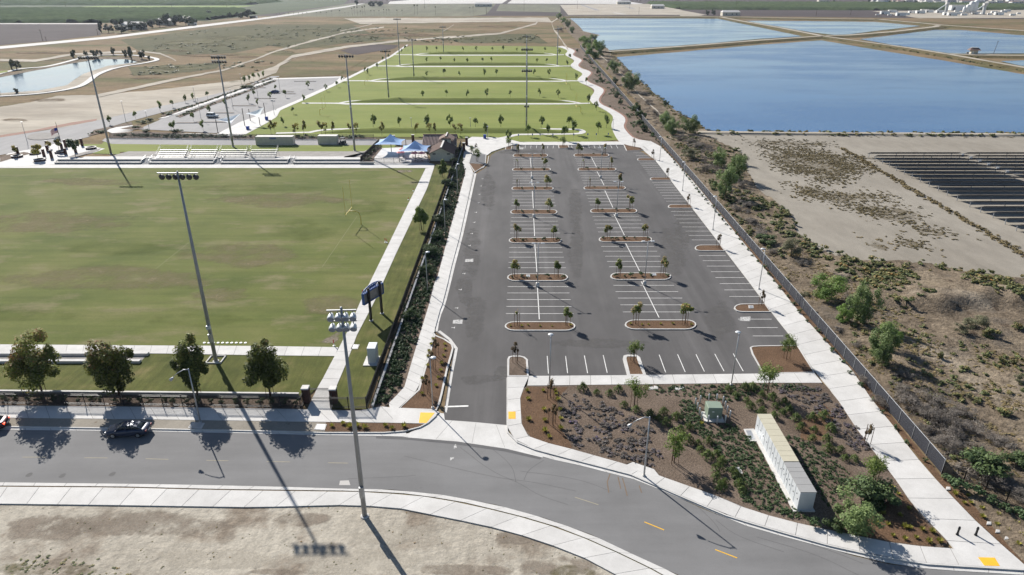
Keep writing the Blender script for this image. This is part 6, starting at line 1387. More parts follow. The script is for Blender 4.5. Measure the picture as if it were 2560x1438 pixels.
for i, (x, y) in enumerate([(1627, 970), (1639, 969), (1692, 971), (1704, 970), (2472, 1308), (2494, 1328), (2517, 1345), (2370, 1221)]):
    a = 6; vault([(x - a, y + 4), (x - a + 2, y - 4), (x + a, y - 3), (x + a, y + 4)], 'little lavender irrigation box below the lot pavement' if i < 4 else 'little lavender irrigation box beside the promenade', m='cap', z=.17, group='lavender boxes below the pavement' if i < 4 else 'lavender boxes by the promenade')
# planter box round the mast on the street lawn
t = thing('mast_surround', 'square pale kerb around the foot of the floodlight mast on the lawn', 'kerb', G(540, 900, .1))
for a in range(4): MB().box((0, 1.0, .08), (2.15, .16, .2)).build('kerb', M['kerb'], t, rz=a * math.pi / 2)
# seating slabs left of the lawn
for y0, y1, k in ((886, 889, 0), (904, 908, 1)):
    a, b = G(-200, y1), G(372 - 20 * k, y1); t = thing('bench_wall', f'low pale seat wall on the lawn, {"nearer the field path" if k == 0 else "nearer the street"}', 'wall', (b.x, b.y, .1)); MB().box(((a.x - b.x) / 2, 0, .18), (b.x - a.x, .55, .4)).build('seat', M['kerb'], t)
patch('gravel_strip', [(-200, 880), (372, 882), (350, 906), (-200, 904)], M['gravel'], .118)
# stepping stones by the mast
for i in range(10):
    x = 511 + i * 11.4; p = G(x, 857.5, .1); o = MB().lathe([(.02, .0), (.22, .0), (.2, .06), (.02, .07)], (0, 0, 0), 8).build('field_marker', M['white'], None, p); tag(o, 'small white field marker in the line beside the path and mast', 'marker', 'white field markers')

# ------------------------------------------------------------------ fences
def iron_fence(pts, label, h=1.7, bay=2.4, z=.16, pickets=True, name='iron_fence', cat='fence', m='black'):
    t = thing(name, label, cat, (pts[0].x, pts[0].y, 0)); o0 = Vector((pts[0].x, pts[0].y, 0))
    mb = MB()
    for a, b in zip(pts, pts[1:]):
        a = Vector((a.x, a.y, z)) - o0; b = Vector((b.x, b.y, z)) - o0; L = (b - a).length; n = max(1, round(L / bay)); d = (b - a).normalized(); rz = math.atan2(d.y, d.x)
        for i in range(n + 1): 
            p = a.lerp(b, i / n); MB().box((0, 0, h / 2 + .03), (.065, .065, h + .06)).build('post', M[m], t, p, rz)
        for zz in (.15, .32, h - .28, h - .12): MB().box((0, 0, zz), (L, .04, .045)).build('rail', M[m], t, a.lerp(b, .5), rz)
        k = int(L / .11)
        for i in range(k):
            p = a.lerp(b, (i + .5) / k); mb.box((p.x, p.y, z + h / 2 + .02), (.026, .026, h - .02), rz)
    if pickets: stuff(mb.build('pickets', M[m], t))
    return t
iron_fence([G(-220, 1010.5), G(752, 1023), G(767, 1003)], 'black iron picket fence on the street side, from the sycamores to the gate')
iron_fence([G(827, 1024.5), G(917, 1024.5)], 'short black iron picket fence between the gate and the hedge bed corner')
iron_fence([G(836, 1004), G(827, 1024)], 'little angled black fence panel joining the gate pillar to the corner fence')
iron_fence([G(918, 1024), G(1153, 364)], 'long black iron fence on the low wall beside the hedge bed', bay=2.6)
iron_fence([G(2353, 1188), G(2405, 1214), G(2459, 1237.5), G(2513, 1260.5), G(2600, 1297)], 'black iron fence continuing from the end of the mesh fence', z=.1)
iron_fence([G(772, 1002), G(832, 1003)], 'closed black iron double gate between the two brick pillars', 1.75, 3.2, name='gate', cat='gate')
# low wall under the long fence, and behind the street shrubs
def wall(a, b, w, h, label, m='kerb', name='low_wall', off=0.0):
    d = (b - a); L = d.length; rz = math.atan2(d.y, d.x)
    t = thing(name, label, 'wall', (a.x, a.y, 0), rz); MB().box((L / 2, off, h / 2 - .05), (L, w, h - .04)).build('masonry', M['stone'], t); MB().box((L / 2, off, h - .05), (L + .02, w + .06, .08)).build('coping', M[m], t); return t
wall(G(923, 1022), G(1156, 364), .22, .55, 'low pale topped wall along the foot of the long iron fence', off=-.45)
wall(G(-220, 984), G(748, 993), .25, .62, 'low pale topped retaining wall between the street shrubs and the lawn')
patch('shrub_bed', [(-220, 984), (748, 993), (765, 1000), (752, 1022), (-220, 1010)], M['mulch_pale'], .135)
# brick pillars
def brick_pillar(loc, label, w=.8, h=2.0, rz=0., small_=False, name='brick_pillar'):
    t = thing(name, label, 'pillar', loc, rz); MB().box((0, 0, h / 2), (w - .03, w - .03, h)).build('core', M['brick'], t)
    if not small_:
        bw, bh = w / 3, .2
        BRK = MB().box((0, 0, 0), (bw - .012, .03, bh - .014)).mesh('brick', M['brick'])
        for s in range(4):
            R = Matrix.Rotation(s * math.pi / 2, 3, 'Z')
            for r in range(int(h / bh)):
                for c_ in range(3):
                    o = ob('brick', BRK, t, R @ Vector(((c_ - 1) * bw * .985, -w / 2 + .008, (r + .5) * bh))); o.rotation_euler = (0, 0, s * math.pi / 2)
    MB().box((0, 0, h + .07), (w + .14, w + .14, .16), taper=.94).build('cap', M['cap'], t)
brick_pillar(G(768, 1004, .12), 'brick gate pillar with pale cap on the street tree side')
brick_pillar(G(836, 1006, .12), 'brick gate pillar with pale cap on the hedge bed side')
for i, (x, y) in enumerate([(985, 359), (1033, 357), (1167, 364), (1160, 378)]):
    brick_pillar(G(x, y, .12), ['dark brick pillar behind the first blue sail', 'dark brick pillar behind the second blue sail', 'dark brick pillar at the plaza beyond the brown roofed building', 'dark brick pillar at the corner of the long iron fence'][i], .8, 2.5, small_=True)
for i, (x, y, h) in enumerate([(46, 388, 2.4), (111, 392, 2.2), (120, 379, 1.9), (130, 396, 2.4), (118, 366, 1.7), (156, 376, 2.0), (165, 387, 1.9), (165, 369, 2.4), (206, 365, 2.3), (190, 382, 1.8)]):
    t = thing('brick_monolith', f'dark brick monolith in the flag plaza, {ORD[i]} by distance along the paving', 'monolith', G(x, y, .15), .15) if False else thing('brick_monolith', 'slender dark brick monolith standing on the white flag plaza', 'monolith', G(x, y, .15), .15, 'brick monoliths of the flag plaza')
    MB().box((0, 0, h / 2), (.62, .62, h)).build('shaft', M['brick'], t); MB().box((0, 0, h + .04), (.66, .66, .08)).build('cap', M['cap'], t)
# chain link fence with dark privacy mesh
t = thing('mesh_fence', 'long chain link fence with dark privacy mesh beside the promenade', 'fence', (FA.x, FA.y, 0)); L = (FB - FA).length; bay = 3.05; n = 300; rz = math.atan2(_fd.y, _fd.x)
n = int(L / bay)
PM = MB().tube([(0, 0, 0), (0, 0, 1.95)], .04, 6).mesh('post', M['galv'])
SM = MB().box((bay / 2, -.03, .95), (bay - .02, .015, 1.75)).mesh('mesh_panel', M['mesh'])
far = MB()
for i in range(n + 1):
    p = _fd * (i * bay) + Vector((0, 0, .1))
    ob('post', PM, t, p, rz)
    if i < 120: ob('mesh_panel', SM, t, p, rz)
    elif i < n: far.box(p + _fd * bay / 2 + Vector((0, 0, .95)), (bay - .02, .015, 1.75), rz)
stuff(far.build('mesh_panels', M['mesh'], t))
MB().tube([Vector((0, 0, 2.0)), _fd * L + Vector((0, 0, 2.0))], .03, 6).build('top_rail', M['galv'], t)
# bollards
for x, y, lab in ((2393, 1337, 'black bollard on the promenade end, nearer the mulch bed'), (2439, 1338, 'black bollard on the promenade end, nearer the iron fence')):
    t = thing('bollard', lab, 'bollard', G(x, y, Z)); MB().lathe([(.14, 0), (.14, .08), (.1, .12), (.09, .72), (.12, .75), (.12, .8), (.09, .84), (.1, .92), (.05, 1.0), (.01, 1.02)], n=14).build('post', M['black'], t, smooth=True)

# ------------------------------------------------------------------ utility cabinets
def W(px, py, z): return G(px, py, z)
a = G(1886, 1077, .2); b = G(1992, 1277, .2); d = (b - a); L = d.length; rz = math.atan2(d.y, d.x); h = 2.25; wd = 1.55
t = thing('cabinet_row', 'long row of pale electrical cabinets standing on a slab in the corner bed', 'cabinet', (a.x, a.y, .15), rz)
MB().box((L / 2, wd / 2 - .1, .04), (L + .3, wd + .6, .14)).build('slab', M['kerb'], t)
ws = [.075, .07, .088, .085, .082, .06, .065, .066, .07, .07, .05, .075, .076, .088]; s0 = 0; tot = sum(ws)
for i, w_ in enumerate(ws):
    w2 = w_ / tot * L; cx = s0 + w2 / 2; s0 += w2; hh = h - (.0 if i < 9 else .05)
    c_ = MB().box((cx, wd / 2, hh / 2 + .1), (w2 - .015, wd - .06, hh)).build('cabinet', M['cabinet'], t)
    MB().box((cx, wd / 2, hh + .13), (w2 - .03, wd + .04, .07)).build('lid', M['cabinet_top'] if i < 9 else M['cabinet_grey'], c_)
    MB().box((cx, .02, hh / 2 + .12), (w2 - .1, .03, hh - .2)).build('door', M['cabinet'], c_)
    for k in range(1 if i < 9 else 2): MB().box((cx + w2 * .15 - k * .3, -.005, hh * (.55 + .2 * k)), (.09, .05, .12)).build('latch', M['dark'], c_)
vault([(1859, 1073), (1884, 1072), (1899, 1103), (1873, 1104)], 'pale concrete landing beside the cabinet row', z=.2)
c0 = G(1786, 1050, .15); t = thing('transformer', 'sage green transformer box on a pad ringed by bollards', 'transformer', c0, -.03)
MB().box((-.1, .5, .06), (2.3, 2.1, .16)).build('pad', M['kerb'], t); bd = MB().box((0, .75, .85), (1.7, 1.35, 1.45)).build('body', M['transformer'], t); MB().box((0, .75, 1.6), (1.78, 1.43, .1), taper=.93).build('lid', M['transformer'], t); MB().box((0, .064, .75), (1.5, .03, 1.1)).build('door', M['transformer'], t); MB().box((-.25, .05, 1.1), (.25, .02, .14)).build('sign', M['white'], t)
MB().box((0, 1.75, .7), (1.5, .6, 1.2)).build('rear_box', M['transformer'], t)
for i, (x, y) in enumerate([(1738, 1014), (1750, 1008), (1771, 1004), (1791, 1004), (1807, 1010), (1812, 1022), (1817, 1034), (1824, 1046), (1812, 1058), (1792, 1060), (1770, 1058), (1753, 1050), (1748, 1038), (1743, 1026)]):
    q = thing('bollard', 'grey steel bollard in the ring around the green transformer', 'bollard', G(x, y, .14), group='bollards around the transformer'); MB().lathe([(.09, 0), (.09, 1.05), (.07, 1.1), (.015, 1.13)], n=10).build('post', M['cabinet'], q, smooth=True)
c0 = G(930, 912, .1); t = thing('field_cabinet', 'tall pale electrical cabinet on the lawn beside the long iron fence', 'cabinet', c0, .0)
MB().box((-.2, .9, .05), (1.9, 2.6, .14)).build('pad', M['kerb'], t); MB().box((.0, 1.1, 1.2), (1.1, 1.9, 2.3)).build('body', M['cabinet'], t)
for k in range(4): MB().box((0, .42 + .45 * k, 2.38), (1.14, .4, .07)).build('roof_panel', M['cabinet'], t)
MB().box((-.56, 1.1, 1.15), (.03, 1.6, 2.0)).build('door', M['cabinet'], t)
# ------------------------------------------------------------------ scoreboard
p1, p2 = G(928, 802, .1), G(955, 784, .1); d = p2 - p1; rz = math.atan2(d.y, d.x); sp_ = d.length
t = thing('scoreboard', 'rear of a scoreboard with blue arched truss on two black posts', 'scoreboard', p1, rz)
hz = up_px(928, 802, 757, .1); ht = hz + 1.75
for s in (0, sp_):
    MB().box((s, 0, (ht + .7) / 2), (.3, .3, ht + .7)).build('post', M['black'], t); MB().lathe([(.32, 0), (.32, .1), (.3, .12)], (s, 0, 0), 12).build('footing', M['cap'], t)
wd = sp_ * 1.75; cx = sp_ / 2
MB().box((cx, .35, hz + .88), (wd, .3, 1.75)).build('board', M['screen'], t)
for (x, z, sx, sz) in ((cx, hz + .04, wd + .1, .14), (cx, hz + 1.74, wd + .1, .12), (cx - wd / 2, hz + .88, .1, 1.75), (cx + wd / 2, hz + .88, .1, 1.75)): MB().box((x, .3, z), (sx, .44, sz)).build('frame_rail', M['blue'], t)
N = 12; arch = [(cx - wd / 2 + wd * i / N, .35, hz + 1.95 + .6 * math.sin(math.pi * i / N) ** .7) for i in range(N + 1)]
MB().tube(arch, .09, 6).build('arch', M['blue'], t)
for i in range(1, N): MB().tube([(arch[i][0], .35, hz + 1.75), arch[i]], .045, 5).build('truss_strut', M['blue'], t)
for i in range(N): MB().tube([(arch[i][0], .35, hz + 1.77), arch[i + 1] if i % 2 else (arch[i + 1][0], .35, arch[i + 1][2])], .04, 5).build('truss_strut', M['blue'], t)
MB().box((cx, .4, hz + 2.12), (wd * .42, .06, .42)).build('name_panel', M['blue'], t)
# ------------------------------------------------------------------ goal posts
def goal(x, y, rz, label, s=1.0, m='goal'):
    t = thing('goal_post', label, 'goal post', G(x, y, .1), rz); z = 3.05 * s
    MB().tube([(0, 0, 0), (0, 0, 1.9 * s), (.25 * s, 0, 2.7 * s), (1.0 * s, 0, z), (2.4 * s, 0, z)], .09, 8).build('gooseneck', M[m], t, smooth=True)
    MB().tube([(2.4 * s, -2.8 * s, z), (2.4 * s, 2.8 * s, z)], .075, 8).build('crossbar', M[m], t)
    for k in (-1, 1): MB().tube([(2.4 * s, k * 2.8 * s, z), (2.4 * s, k * 2.8 * s, z + 6.1 * s)], .045, 8).build('upright', M[m], t)
goal(903, 562, math.pi - .03, 'tall yellow slingshot goal post at the end of the sports field')
for x, y, rz, lab in [(800, 288, .0, 'pale goal post near the sail plaza side of the nearest park pitch'), (1452, 281, math.pi, 'yellow goal post at the promenade side of the nearest park pitch'), (1425, 222, math.pi, 'yellow goal post at the winding path side of the second park pitch'), (912, 213, 0, 'pale goal post at the car park side of the second park pitch')]: goal(x, y, rz, lab, .8)
# red pylons and cone like markers at the field edge
for i, (x, y, h) in enumerate([(835, 865, 1.0), (963, 606, .9), (967, 607, .8), (1021, 500, .6), (1033, 478, .7), (907, 738, 1.0)]):
    t = thing('field_pylon', 'red and white field pylon standing at the edge of the sports field', 'pylon', G(x, y, .1), group='red pylons at the field edge'); MB().lathe([(.2, 0), (.2, .05), (.07, .08), (.06, h * .75)], n=8).build('base', M['white'], t); MB().lathe([(.065, h * .3), (.065, h), (.02, h + .04)], n=8).build('marker', M['red'], t)
# ------------------------------------------------------------------ bleachers, containers, concession buildings
def bleacher(x0, x1, label):
    a = G(x0, 397.5, .9); b = G(x1, 397.5, .9); w = b.x - a.x
    t = thing('bleacher', label, 'bleacher', (a.x, a.y, .72)); n = 5; T = .78; Rr = .36
    for i in range(n):
        MB().box((w / 2, .3 + T * i, .62 + Rr * i), (w, .32, .07)).build('seat_plank', M['alu'], t)
        if i: MB().box((w / 2, -.02 + T * i, .2 + Rr * i), (w, .3, .05)).build('foot_plank', M['stone'], t)  # foot planks and risers darker than seats: shade of the gaps put into colour
        MB().box((w / 2, .16 + T * i, .38 + Rr * i), (w, .03, .16)).build('riser', M['galv_dull'], t)
    k = 5
    for i in range(k + 1):
        x = w * i / k
        MB().tube([(x, 0, .1), (x, .2 + T * n, Rr * n + .4)], .04, 5).build('stringer', M['galv_dull'], t)
        MB().tube([(x, .2 + T * n, -.8), (x, .2 + T * n, Rr * n + .4)], .04, 5).build('leg', M['galv_dull'], t); MB().tube([(x, T * 2, -.4), (x, T * 2, Rr * 2 + .2)], .04, 5).build('leg', M['galv_dull'], t)
    for x in (-.06, w + .06):
        for u in (.9, 1.25): MB().tube([(x, .1, .3 + u * .5), (x, .3, .3 + u), (x, .3 + T * n, Rr * n + .3 + u), (x, .3 + T * n, Rr * n)], .03, 6).build('guard_rail', M['galv'], t)
    for u in (.6, 1.1): MB().tube([(0, .35 + T * n, Rr * n + u), (w, .35 + T * n, Rr * n + u)], .025, 5).build('back_rail', M['galv'], t)
for i, (x0, x1) in enumerate([(390, 460), (469, 535), (545, 611), (621, 687)]): bleacher(x0, x1, f'aluminium bleacher with guard rails, {ORD[i]} from the flag plaza')
def container(x0, x1, yb, label, sign=False):
    a = G(x0, yb, .15); b = G(x1, yb, .15); w = b.x - a.x; h = 2.6; dp = 2.45
    t = thing('storage_container', label, 'container', (a.x, a.y, .15)); MB().box((w / 2, dp / 2, h / 2), (w, dp, h)).build('shell', M['cream'], t)
    n = int(w / .45)
    RB = MB().box((0, -.03, h / 2), (.2, .06, h - .3)).mesh('rib', M['cream'])
    for i in range(n): ob('rib', RB, t, (.25 + (w - .5) * i / (n - 1), 0, 0))
    for z in (.08, h - .06): MB().box((w / 2, -.04, z), (w + .06, .1, .16)).build('edge_rail', M['cream'], t)
    for x in (0, w): MB().box((x, -.03, h / 2), (.16, .12, h)).build('corner_post', M['cream'], t)
    MB().box((w / 2, dp / 2, h + .03), (w + .05, dp + .05, .06)).build('roof', M['cap'], t)
    if sign:
        s_ = MB().box((w * .47, -.09, h - .42), (2.0, .05, .5)).build('sign', M['blue'], t)
        for k in range(7): MB().box((w * .47 - .78 + k * .26, -.12, h - .42), (.12, .02, .16)).build('letter', M['cap'], s_)
    return t
container(641, 733, 363, 'long cream shipping container with a blue sign panel', True)
container(796, 843, 361, 'short cream shipping container beside the dark utility vehicle')
def gable(x0, x1, y0, y1, eave, ridge, along, label, parts):
    """building on ground rectangle, ridge along 'x' or 'y'"""
    w, dp = x1 - x0, y1 - y0
    t = thing('concession_building', label, 'building', (x0, y0, .12))
    MB().prism([(0, 0), (w, 0), (w, dp), (0, dp)], 0, eave).build('wall', M['cream'], t)
    ov = .55
    if along == 'y':
        mb = MB(); mb.add([(0, .02, eave), (w, .02, eave), (w / 2, .02, ridge - .1), (0, dp - .02, eave), (w, dp - .02, eave), (w / 2, dp - .02, ridge - .1)], [(0, 1, 2), (3, 5, 4)]); mb.build('gable_wall', M['cream'], t)
        for s in (-1, 1):
            n = int((dp + 2 * ov) / .42); sl = (ridge - eave) / (w / 2)
            e = Vector((w / 2 + s * (w / 2 + ov), 0, eave - sl * ov)); r = Vector((w / 2, 0, ridge))
            mb = MB()
            for i in range(n):
                yy = -ov + (dp + 2 * ov) * i / n; st = (dp + 2 * ov) / n
                q = [(e.x, yy, e.z), (r.x, yy, r.z), (r.x, yy + st * .5, r.z + .09), (e.x, yy + st * .5, e.z + .09), (r.x, yy + st, r.z), (e.x, yy + st, e.z)]
                mb.add(q, [(0, 1, 2, 3), (3, 2, 4, 5)])
            mb.build('roof', M[parts], t)
        MB().box((w / 2, dp / 2, ridge + .1), (.5, dp + 2 * ov, .16)).build('ridge_cap', M['cap'], t)
        for s in (-1, 1): MB().tube([(w / 2 + s * (w / 2 + ov), -ov - .03, eave - .55 * (ridge - eave) / (w / 2)), (w / 2, -ov - .03, ridge - .02)], .09, 4).build('barge_board', M['rooftile'], t)
    else:
        for s, yy0 in ((-1, -ov), (1, dp + ov)):
            sl = (ridge - eave) / (dp / 2); n = int((w + 2 * ov) / .42); mb = MB(); st = (w + 2 * ov) / n; ze = eave - sl * ov
            for i in range(n):
                xx = -ov + st * i
                q = [(xx, yy0, ze), (xx, dp / 2, ridge), (xx + st * .5, dp / 2, ridge + .12), (xx + st * .5, yy0, ze + .12), (xx + st, dp / 2, ridge), (xx + st, yy0, ze)]
                mb.add(q, [(0, 1, 2, 3), (3, 2, 4, 5)])
            mb.build('roof', M[parts], t)
        MB().box((w / 2, dp / 2, ridge + .1), (w + 2 * ov, .4, .16)).build('ridge_cap', M['rooftile'], t)
    return t, w, dp
a = G(1076, 403, .12); b = G(1132, 403, .12); yb = G(1111, 357, 4.0).y
t, w, dp = gable(a.x, b.x, a.y, max(yb, a.y + 9), 2.4, 4.0, 'y', 'cream gabled concession building with brown tiled roof, nearer the sports field', 'rooftile')
for s in (.18, .82): MB().box((w * s, -.02, 2.1), (.9, .05, .4)).build('vent', M['dark'], t)
MB().box((-.03, dp * .3, 1.3), (.06, 2.2, 1.2)).build('serving_hatch', M['dark'], t)
y2 = a.y + max(9, yb - a.y) + 2.0
a2 = G(1060, 366, .12); b2 = G(1137, 366, .12); sc = y2 / a2.y
t, w, dp = gable(a2.x * sc, b2.x * sc, y2, y2 + 8, 2.6, 4.6, 'x', 'cream concession building with pale ribbed tile roof, behind the gabled one', 'rooftile_pale')
MB().box((w * .38, -.02, 1.2), (1.0, .06, 2.2)).build('door', M['dark'], t); MB().box((w * .2, -.02, 1.6), (1.2, .06, .9)).build('window', M['dark'], t)
# cross gable with clock face
mb = MB(); gx = w * .74
MB().box((gx, -.6, 2.1), (2.6, 1.4, 4.2)).build('gable_bay', M['cream'], t)
for s in (-1, 1): MB().add([(gx, -1.6, 5.3), (gx + s * 2.3, -1.6, 4.2), (gx + s * 2.3, 3, 4.2), (gx, 3.8, 5.3)], [(0, 1, 2, 3)]).build('bay_roof', M['rooftile'], t)
MB().box((gx, 1, 5.36), (.35, 5.4, .14)).build('bay_ridge', M['cap'], t)
MB().lathe([(.28, -.05), (.28, .05)], (gx, -1.33, 3.9), 12, Matrix.Rotation(math.pi / 2, 3, 'X')).build('roundel', M['dark'], t)
# plaza of the concession with pale paving
patch('plaza', [(925, 372), (1056, 366), (1075, 404), (1070, 408), (905, 411), (900, 408), (915, 395)], C, .16, thick=.1)
patch('plaza_inlay', smooth_px([(948, 388), (966, 378), (1010, 376), (1000, 394), (956, 395)], 1), M['concrete'], .166)
wall(G(899, 412), G(935, 412), .3, .8, 'short pale wall at the end of the terraces beside the sails')
iron_fence([G(936, 409.5), G(985, 409.5), G(1075, 408)], 'black iron fence in front of the umbrella tables', 1.5, 3.0, pickets=True)
iron_fence([G(902, 408), G(938, 372), G(948, 362)], 'black iron fence slanting behind the terrace end bed', 1.7, 3.0)
iron_fence([G(275, 346), G(560, 348.5), G(935, 350)], 'long thin dark fence along the service road', 1.6, 4.5, z=.2, m='dark')
patch('planting_bed', [(902, 407), (938, 373), (950, 366), (956, 370), (935, 395), (934, 409)], M['mulch_pale'], .19)
for i, (x, y) in enumerate([(910, 402), (918, 394), (926, 388), (934, 380), (922, 402), (940, 374), (945, 371)]): bush('terrace_shrub', 'brown green shrub in the slanting bed beside the blue sails', 'shrub', (OLI + DRK)[i % 5], x, y, 14, 10, 'shrubs of the slanting bed', z=.18)
# pyramid shade sails
def pyramid(px, apex, z, za, label):
    Q = [G(x, y, z) for x, y in px]; A = G(*apex, za); c0 = (Q[0] + Q[2]) / 2
    ax = c0.x + (A.x - c0.x) * .5; A = Vector((ax, c0.y, za)); o0 = Vector((c0.x, c0.y, .15))
    t = thing('shade_sail', label, 'shade sail', o0)
    for k in range(4):
        p, q = Q[k], Q[(k + 1) % 4]; n = 8; vs = []; fs = []
        for i in range(n + 1):
            e = p.lerp(q, i / n); s = math.sin(math.pi * i / n); e = e + (Vector((c0.x, c0.y, z)) - e) * .14 * s + Vector((0, 0, .1 * s))
            for j in range(n + 1):
                u = j / n; r = e.lerp(A, u); r.z -= .55 * math.sin(math.pi * u) ; vs.append(r - o0)
        for i in range(n):
            for j in range(n): fs.append((i * (n + 1) + j, (i + 1) * (n + 1) + j, (i + 1) * (n + 1) + j + 1, i * (n + 1) + j + 1))
        mb = MB(); mb.add(vs, fs); mb.build('canopy_panel', M['sail'], t, smooth=True)
        MB().tube([Vector((p.x, p.y, .1)) - o0, p - o0], .09, 8).build('post', M['black'], t)
    MB().tube([Vector((A.x, A.y, .1)) - o0, A - o0], .1, 8).build('mast', M['black'], t)
pyramid([(936, 362), (1004, 363), (1014, 348), (951, 348)], (975, 337), 3.2, 5.6, 'blue pyramid shade sail beside the service road')
pyramid([(997, 379), (1069, 379), (1077, 364), (1008, 364)], (1036, 353), 3.2, 5.6, 'blue pyramid shade sail above the umbrella tables')
# umbrella tables
for i, (x, y) in enumerate([(1008, 392), (1003, 400), (1032, 393), (1047, 394), (1062, 392), (1038, 402), (1055, 402)]):
    t = thing('umbrella_table', 'round table with a faded pink umbrella beside the concession building', 'table', G(x, y, .16), group='pink umbrella tables')
    MB().lathe([(1.25, 2.2), (.7, 2.5), (.03, 2.75)], n=8).build('umbrella', M['pink'], t); MB().tube([(0, 0, 0), (0, 0, 2.6)], .03, 6).build('pole', M['black'], t); MB().lathe([(.6, .7), (.6, .76)], n=12).build('table_top', M['cap'], t); MB().lathe([(.35, 0), (.35, .05)], n=10).build('base', M['black'], t)
    for k in range(4): a_ = k * math.pi / 2; MB().box((math.cos(a_) * .95, math.sin(a_) * .95, .42), (.4, .4, .06), a_).build('seat', M['cap'], t)
# triangular sails of the second car park
def tri_sail(pts, posts, label):
    P = [G(x, y, z) for x, y, z in pts]; o0 = Vector((P[0].x, P[0].y, .15)); t = thing('triangular_sail', label, 'shade sail', o0); n = 10; vs = []; fs = []; ctr = sum(P, Vector()) / 3
    for i in range(n + 1):
        for j in range(n + 1 - i):
            a_, b_ = i / n, j / n; q = P[0] * (1 - a_ - b_) + P[1] * a_ + P[2] * b_; e = 27 * a_ * b_ * (1 - a_ - b_)
            m_ = 4 * (a_ * b_ * (1 - e) + a_ * (1 - a_ - b_) * (1 - e) + b_ * (1 - a_ - b_) * (1 - e)); q = q + (ctr - q) * .16 * m_ - Vector((0, 0, .5 * e)); vs.append(q - o0)
    ix = {}; k = 0
    for i in range(n + 1):
        for j in range(n + 1 - i): ix[i, j] = k; k += 1
    for i in range(n):
        for j in range(n - i):
            fs.append((ix[i, j], ix[i + 1, j], ix[i, j + 1]))
            if j < n - i - 1: fs.append((ix[i + 1, j], ix[i + 1, j + 1], ix[i, j + 1]))
    mb = MB(); mb.add(vs, fs); mb.build('canopy', M['sail_pale'], t, smooth=True)
    for (x, y), q in zip(posts, P): g = G(x, y, .15); MB().tube([g - o0, Vector((g.x, g.y, q.z + .4)) - o0], .13, 8).build('post', M['black'], t)
tri_sail([(538, 300, 4.5), (603, 284, 6.0), (577, 309, 3.6)], [(545, 333), (612, 315), (579, 334)], 'pale blue triangular sail at the near end of the sail plaza')
tri_sail([(614, 284, 4.0), (660, 269, 6.0), (649, 294, 3.4)], [(626, 302), (665, 300), (650, 313)], 'pale blue triangular sail at the far end of the sail plaza')
for x, y, lab in [(620, 324, 'blue bin at the near edge of the sail plaza'), (667, 300, 'blue bin at the far edge of the sail plaza'), (1212, 346, 'blue bin beside the plaza lamp behind the lot')]:
    t = thing('waste_bin', lab, 'bin', G(x, y, .17)); MB().box((0, 0, .55), (.9, .8, 1.1), taper=1.1).build('body', M['bin'], t); MB().box((0, 0, 1.15), (1.02, .92, .1)).build('lid', M['bin'], t)
for i, (x, y) in enumerate([(1296, 352), (1331, 351), (1350, 351), (1382, 351), (1434, 351), (1469, 350), (1490, 350), (1520, 349)]):
    t = thing('disc_target', 'slim post with a small blue flag plate on the lawn behind the lot', 'post', G(x, y, .1), group='blue flag posts'); MB().tube([(0, 0, 0), (0, 0, 2.2)], .03, 6).build('post', M['galv'], t); MB().box((0, -.03, 1.9), (.32, .03, .6)).build('plate', M['bin'], t)
# ring planters, flagpole
for x, y, lab in [(43, 393, 'ring planter with wheel of benches at the plaza edge'), (88, 385, 'ring planter in the middle of the flag plaza'), (100, 402, 'brick ring planter of the flag plaza nearest the terrace'), (151, 382, 'ring planter beside the flagpole'), (228, 372, 'curved planter wall at the lawn end of the plaza')]:
    t = thing('ring_planter', lab, 'planter', G(x, y, .15)); MB().lathe([(1.5, 0), (1.5, .5), (1.2, .5), (1.2, .3)], n=24).build('wall', M['brick'], t); MB().lathe([(1.58, .5), (1.58, .58), (1.14, .58), (1.14, .5)], n=24).build('coping', M['cap'], t); MB().lathe([(1.2, .28), (1.2, .36)], n=24).build('soil', M['mulch'], t)
fp = G(158, 377, .15); fh = up_px(158, 377, 307, .15); t = thing('flagpole', 'dark flagpole flying two flags on the white plaza', 'flagpole', fp)
MB().tube([(0, 0, 0), (0, 0, fh)], [.11, .06], 8).build('pole', M['dark'], t); MB().lathe([(.02, -.08), (.09, 0), (.02, .08)], (0, 0, fh + .08), 8).build('finial', M['goal'], t)
def flagmesh(w, h, cells):
    mb = MB(); n = 13; mm = 14; vs = []
    for i in range(mm + 1):
        for j in range(n + 1): u = i / mm; vs.append((-u * w, .18 * math.sin(u * 7), -h * (1 - j / n) - u * u * .45 * w))
    mb.v = vs
    for i in range(mm):
        for j in range(n): mb.f.append((i * (n + 1) + j, (i + 1) * (n + 1) + j, (i + 1) * (n + 1) + j + 1, i * (n + 1) + j + 1)); mb.m.append(cells(i / mm, j))
    return mb
M['flag_red'] = flat('flag_red', (.55, .06, .07), .8); M['flag_blue'] = flat('flag_blue', (.02, .04, .3), .8)
f1 = flagmesh(2.4, 1.5, lambda u, j: 2 if (u < .42 and j >= 6) else (0 if j % 2 == 0 else 1)).build('striped_flag', [M['flag_red'], M['white'], M['flag_blue']], t, (0, 0, fh * .82)); f1['label'] = 'red and white striped flag with a blue canton'
f2 = flagmesh(2.1, 1.3, lambda u, j: 0 if j < 2 else 1).build('white_flag', [M['flag_red'], M['white']], t, (0, 0, fh * .52)); f2['label'] = 'white flag with a red lower band'
MB().box((-1.0, -.05, -.95), (.7, .03, .32)).build('emblem', M['stake'], f2); MB().lathe([(.01, 0), (.13, 0)], (-.3, -.12, -.45), 5, Matrix.Rotation(math.pi / 2, 3, 'X')).build('star', M['flag_red'], f2)
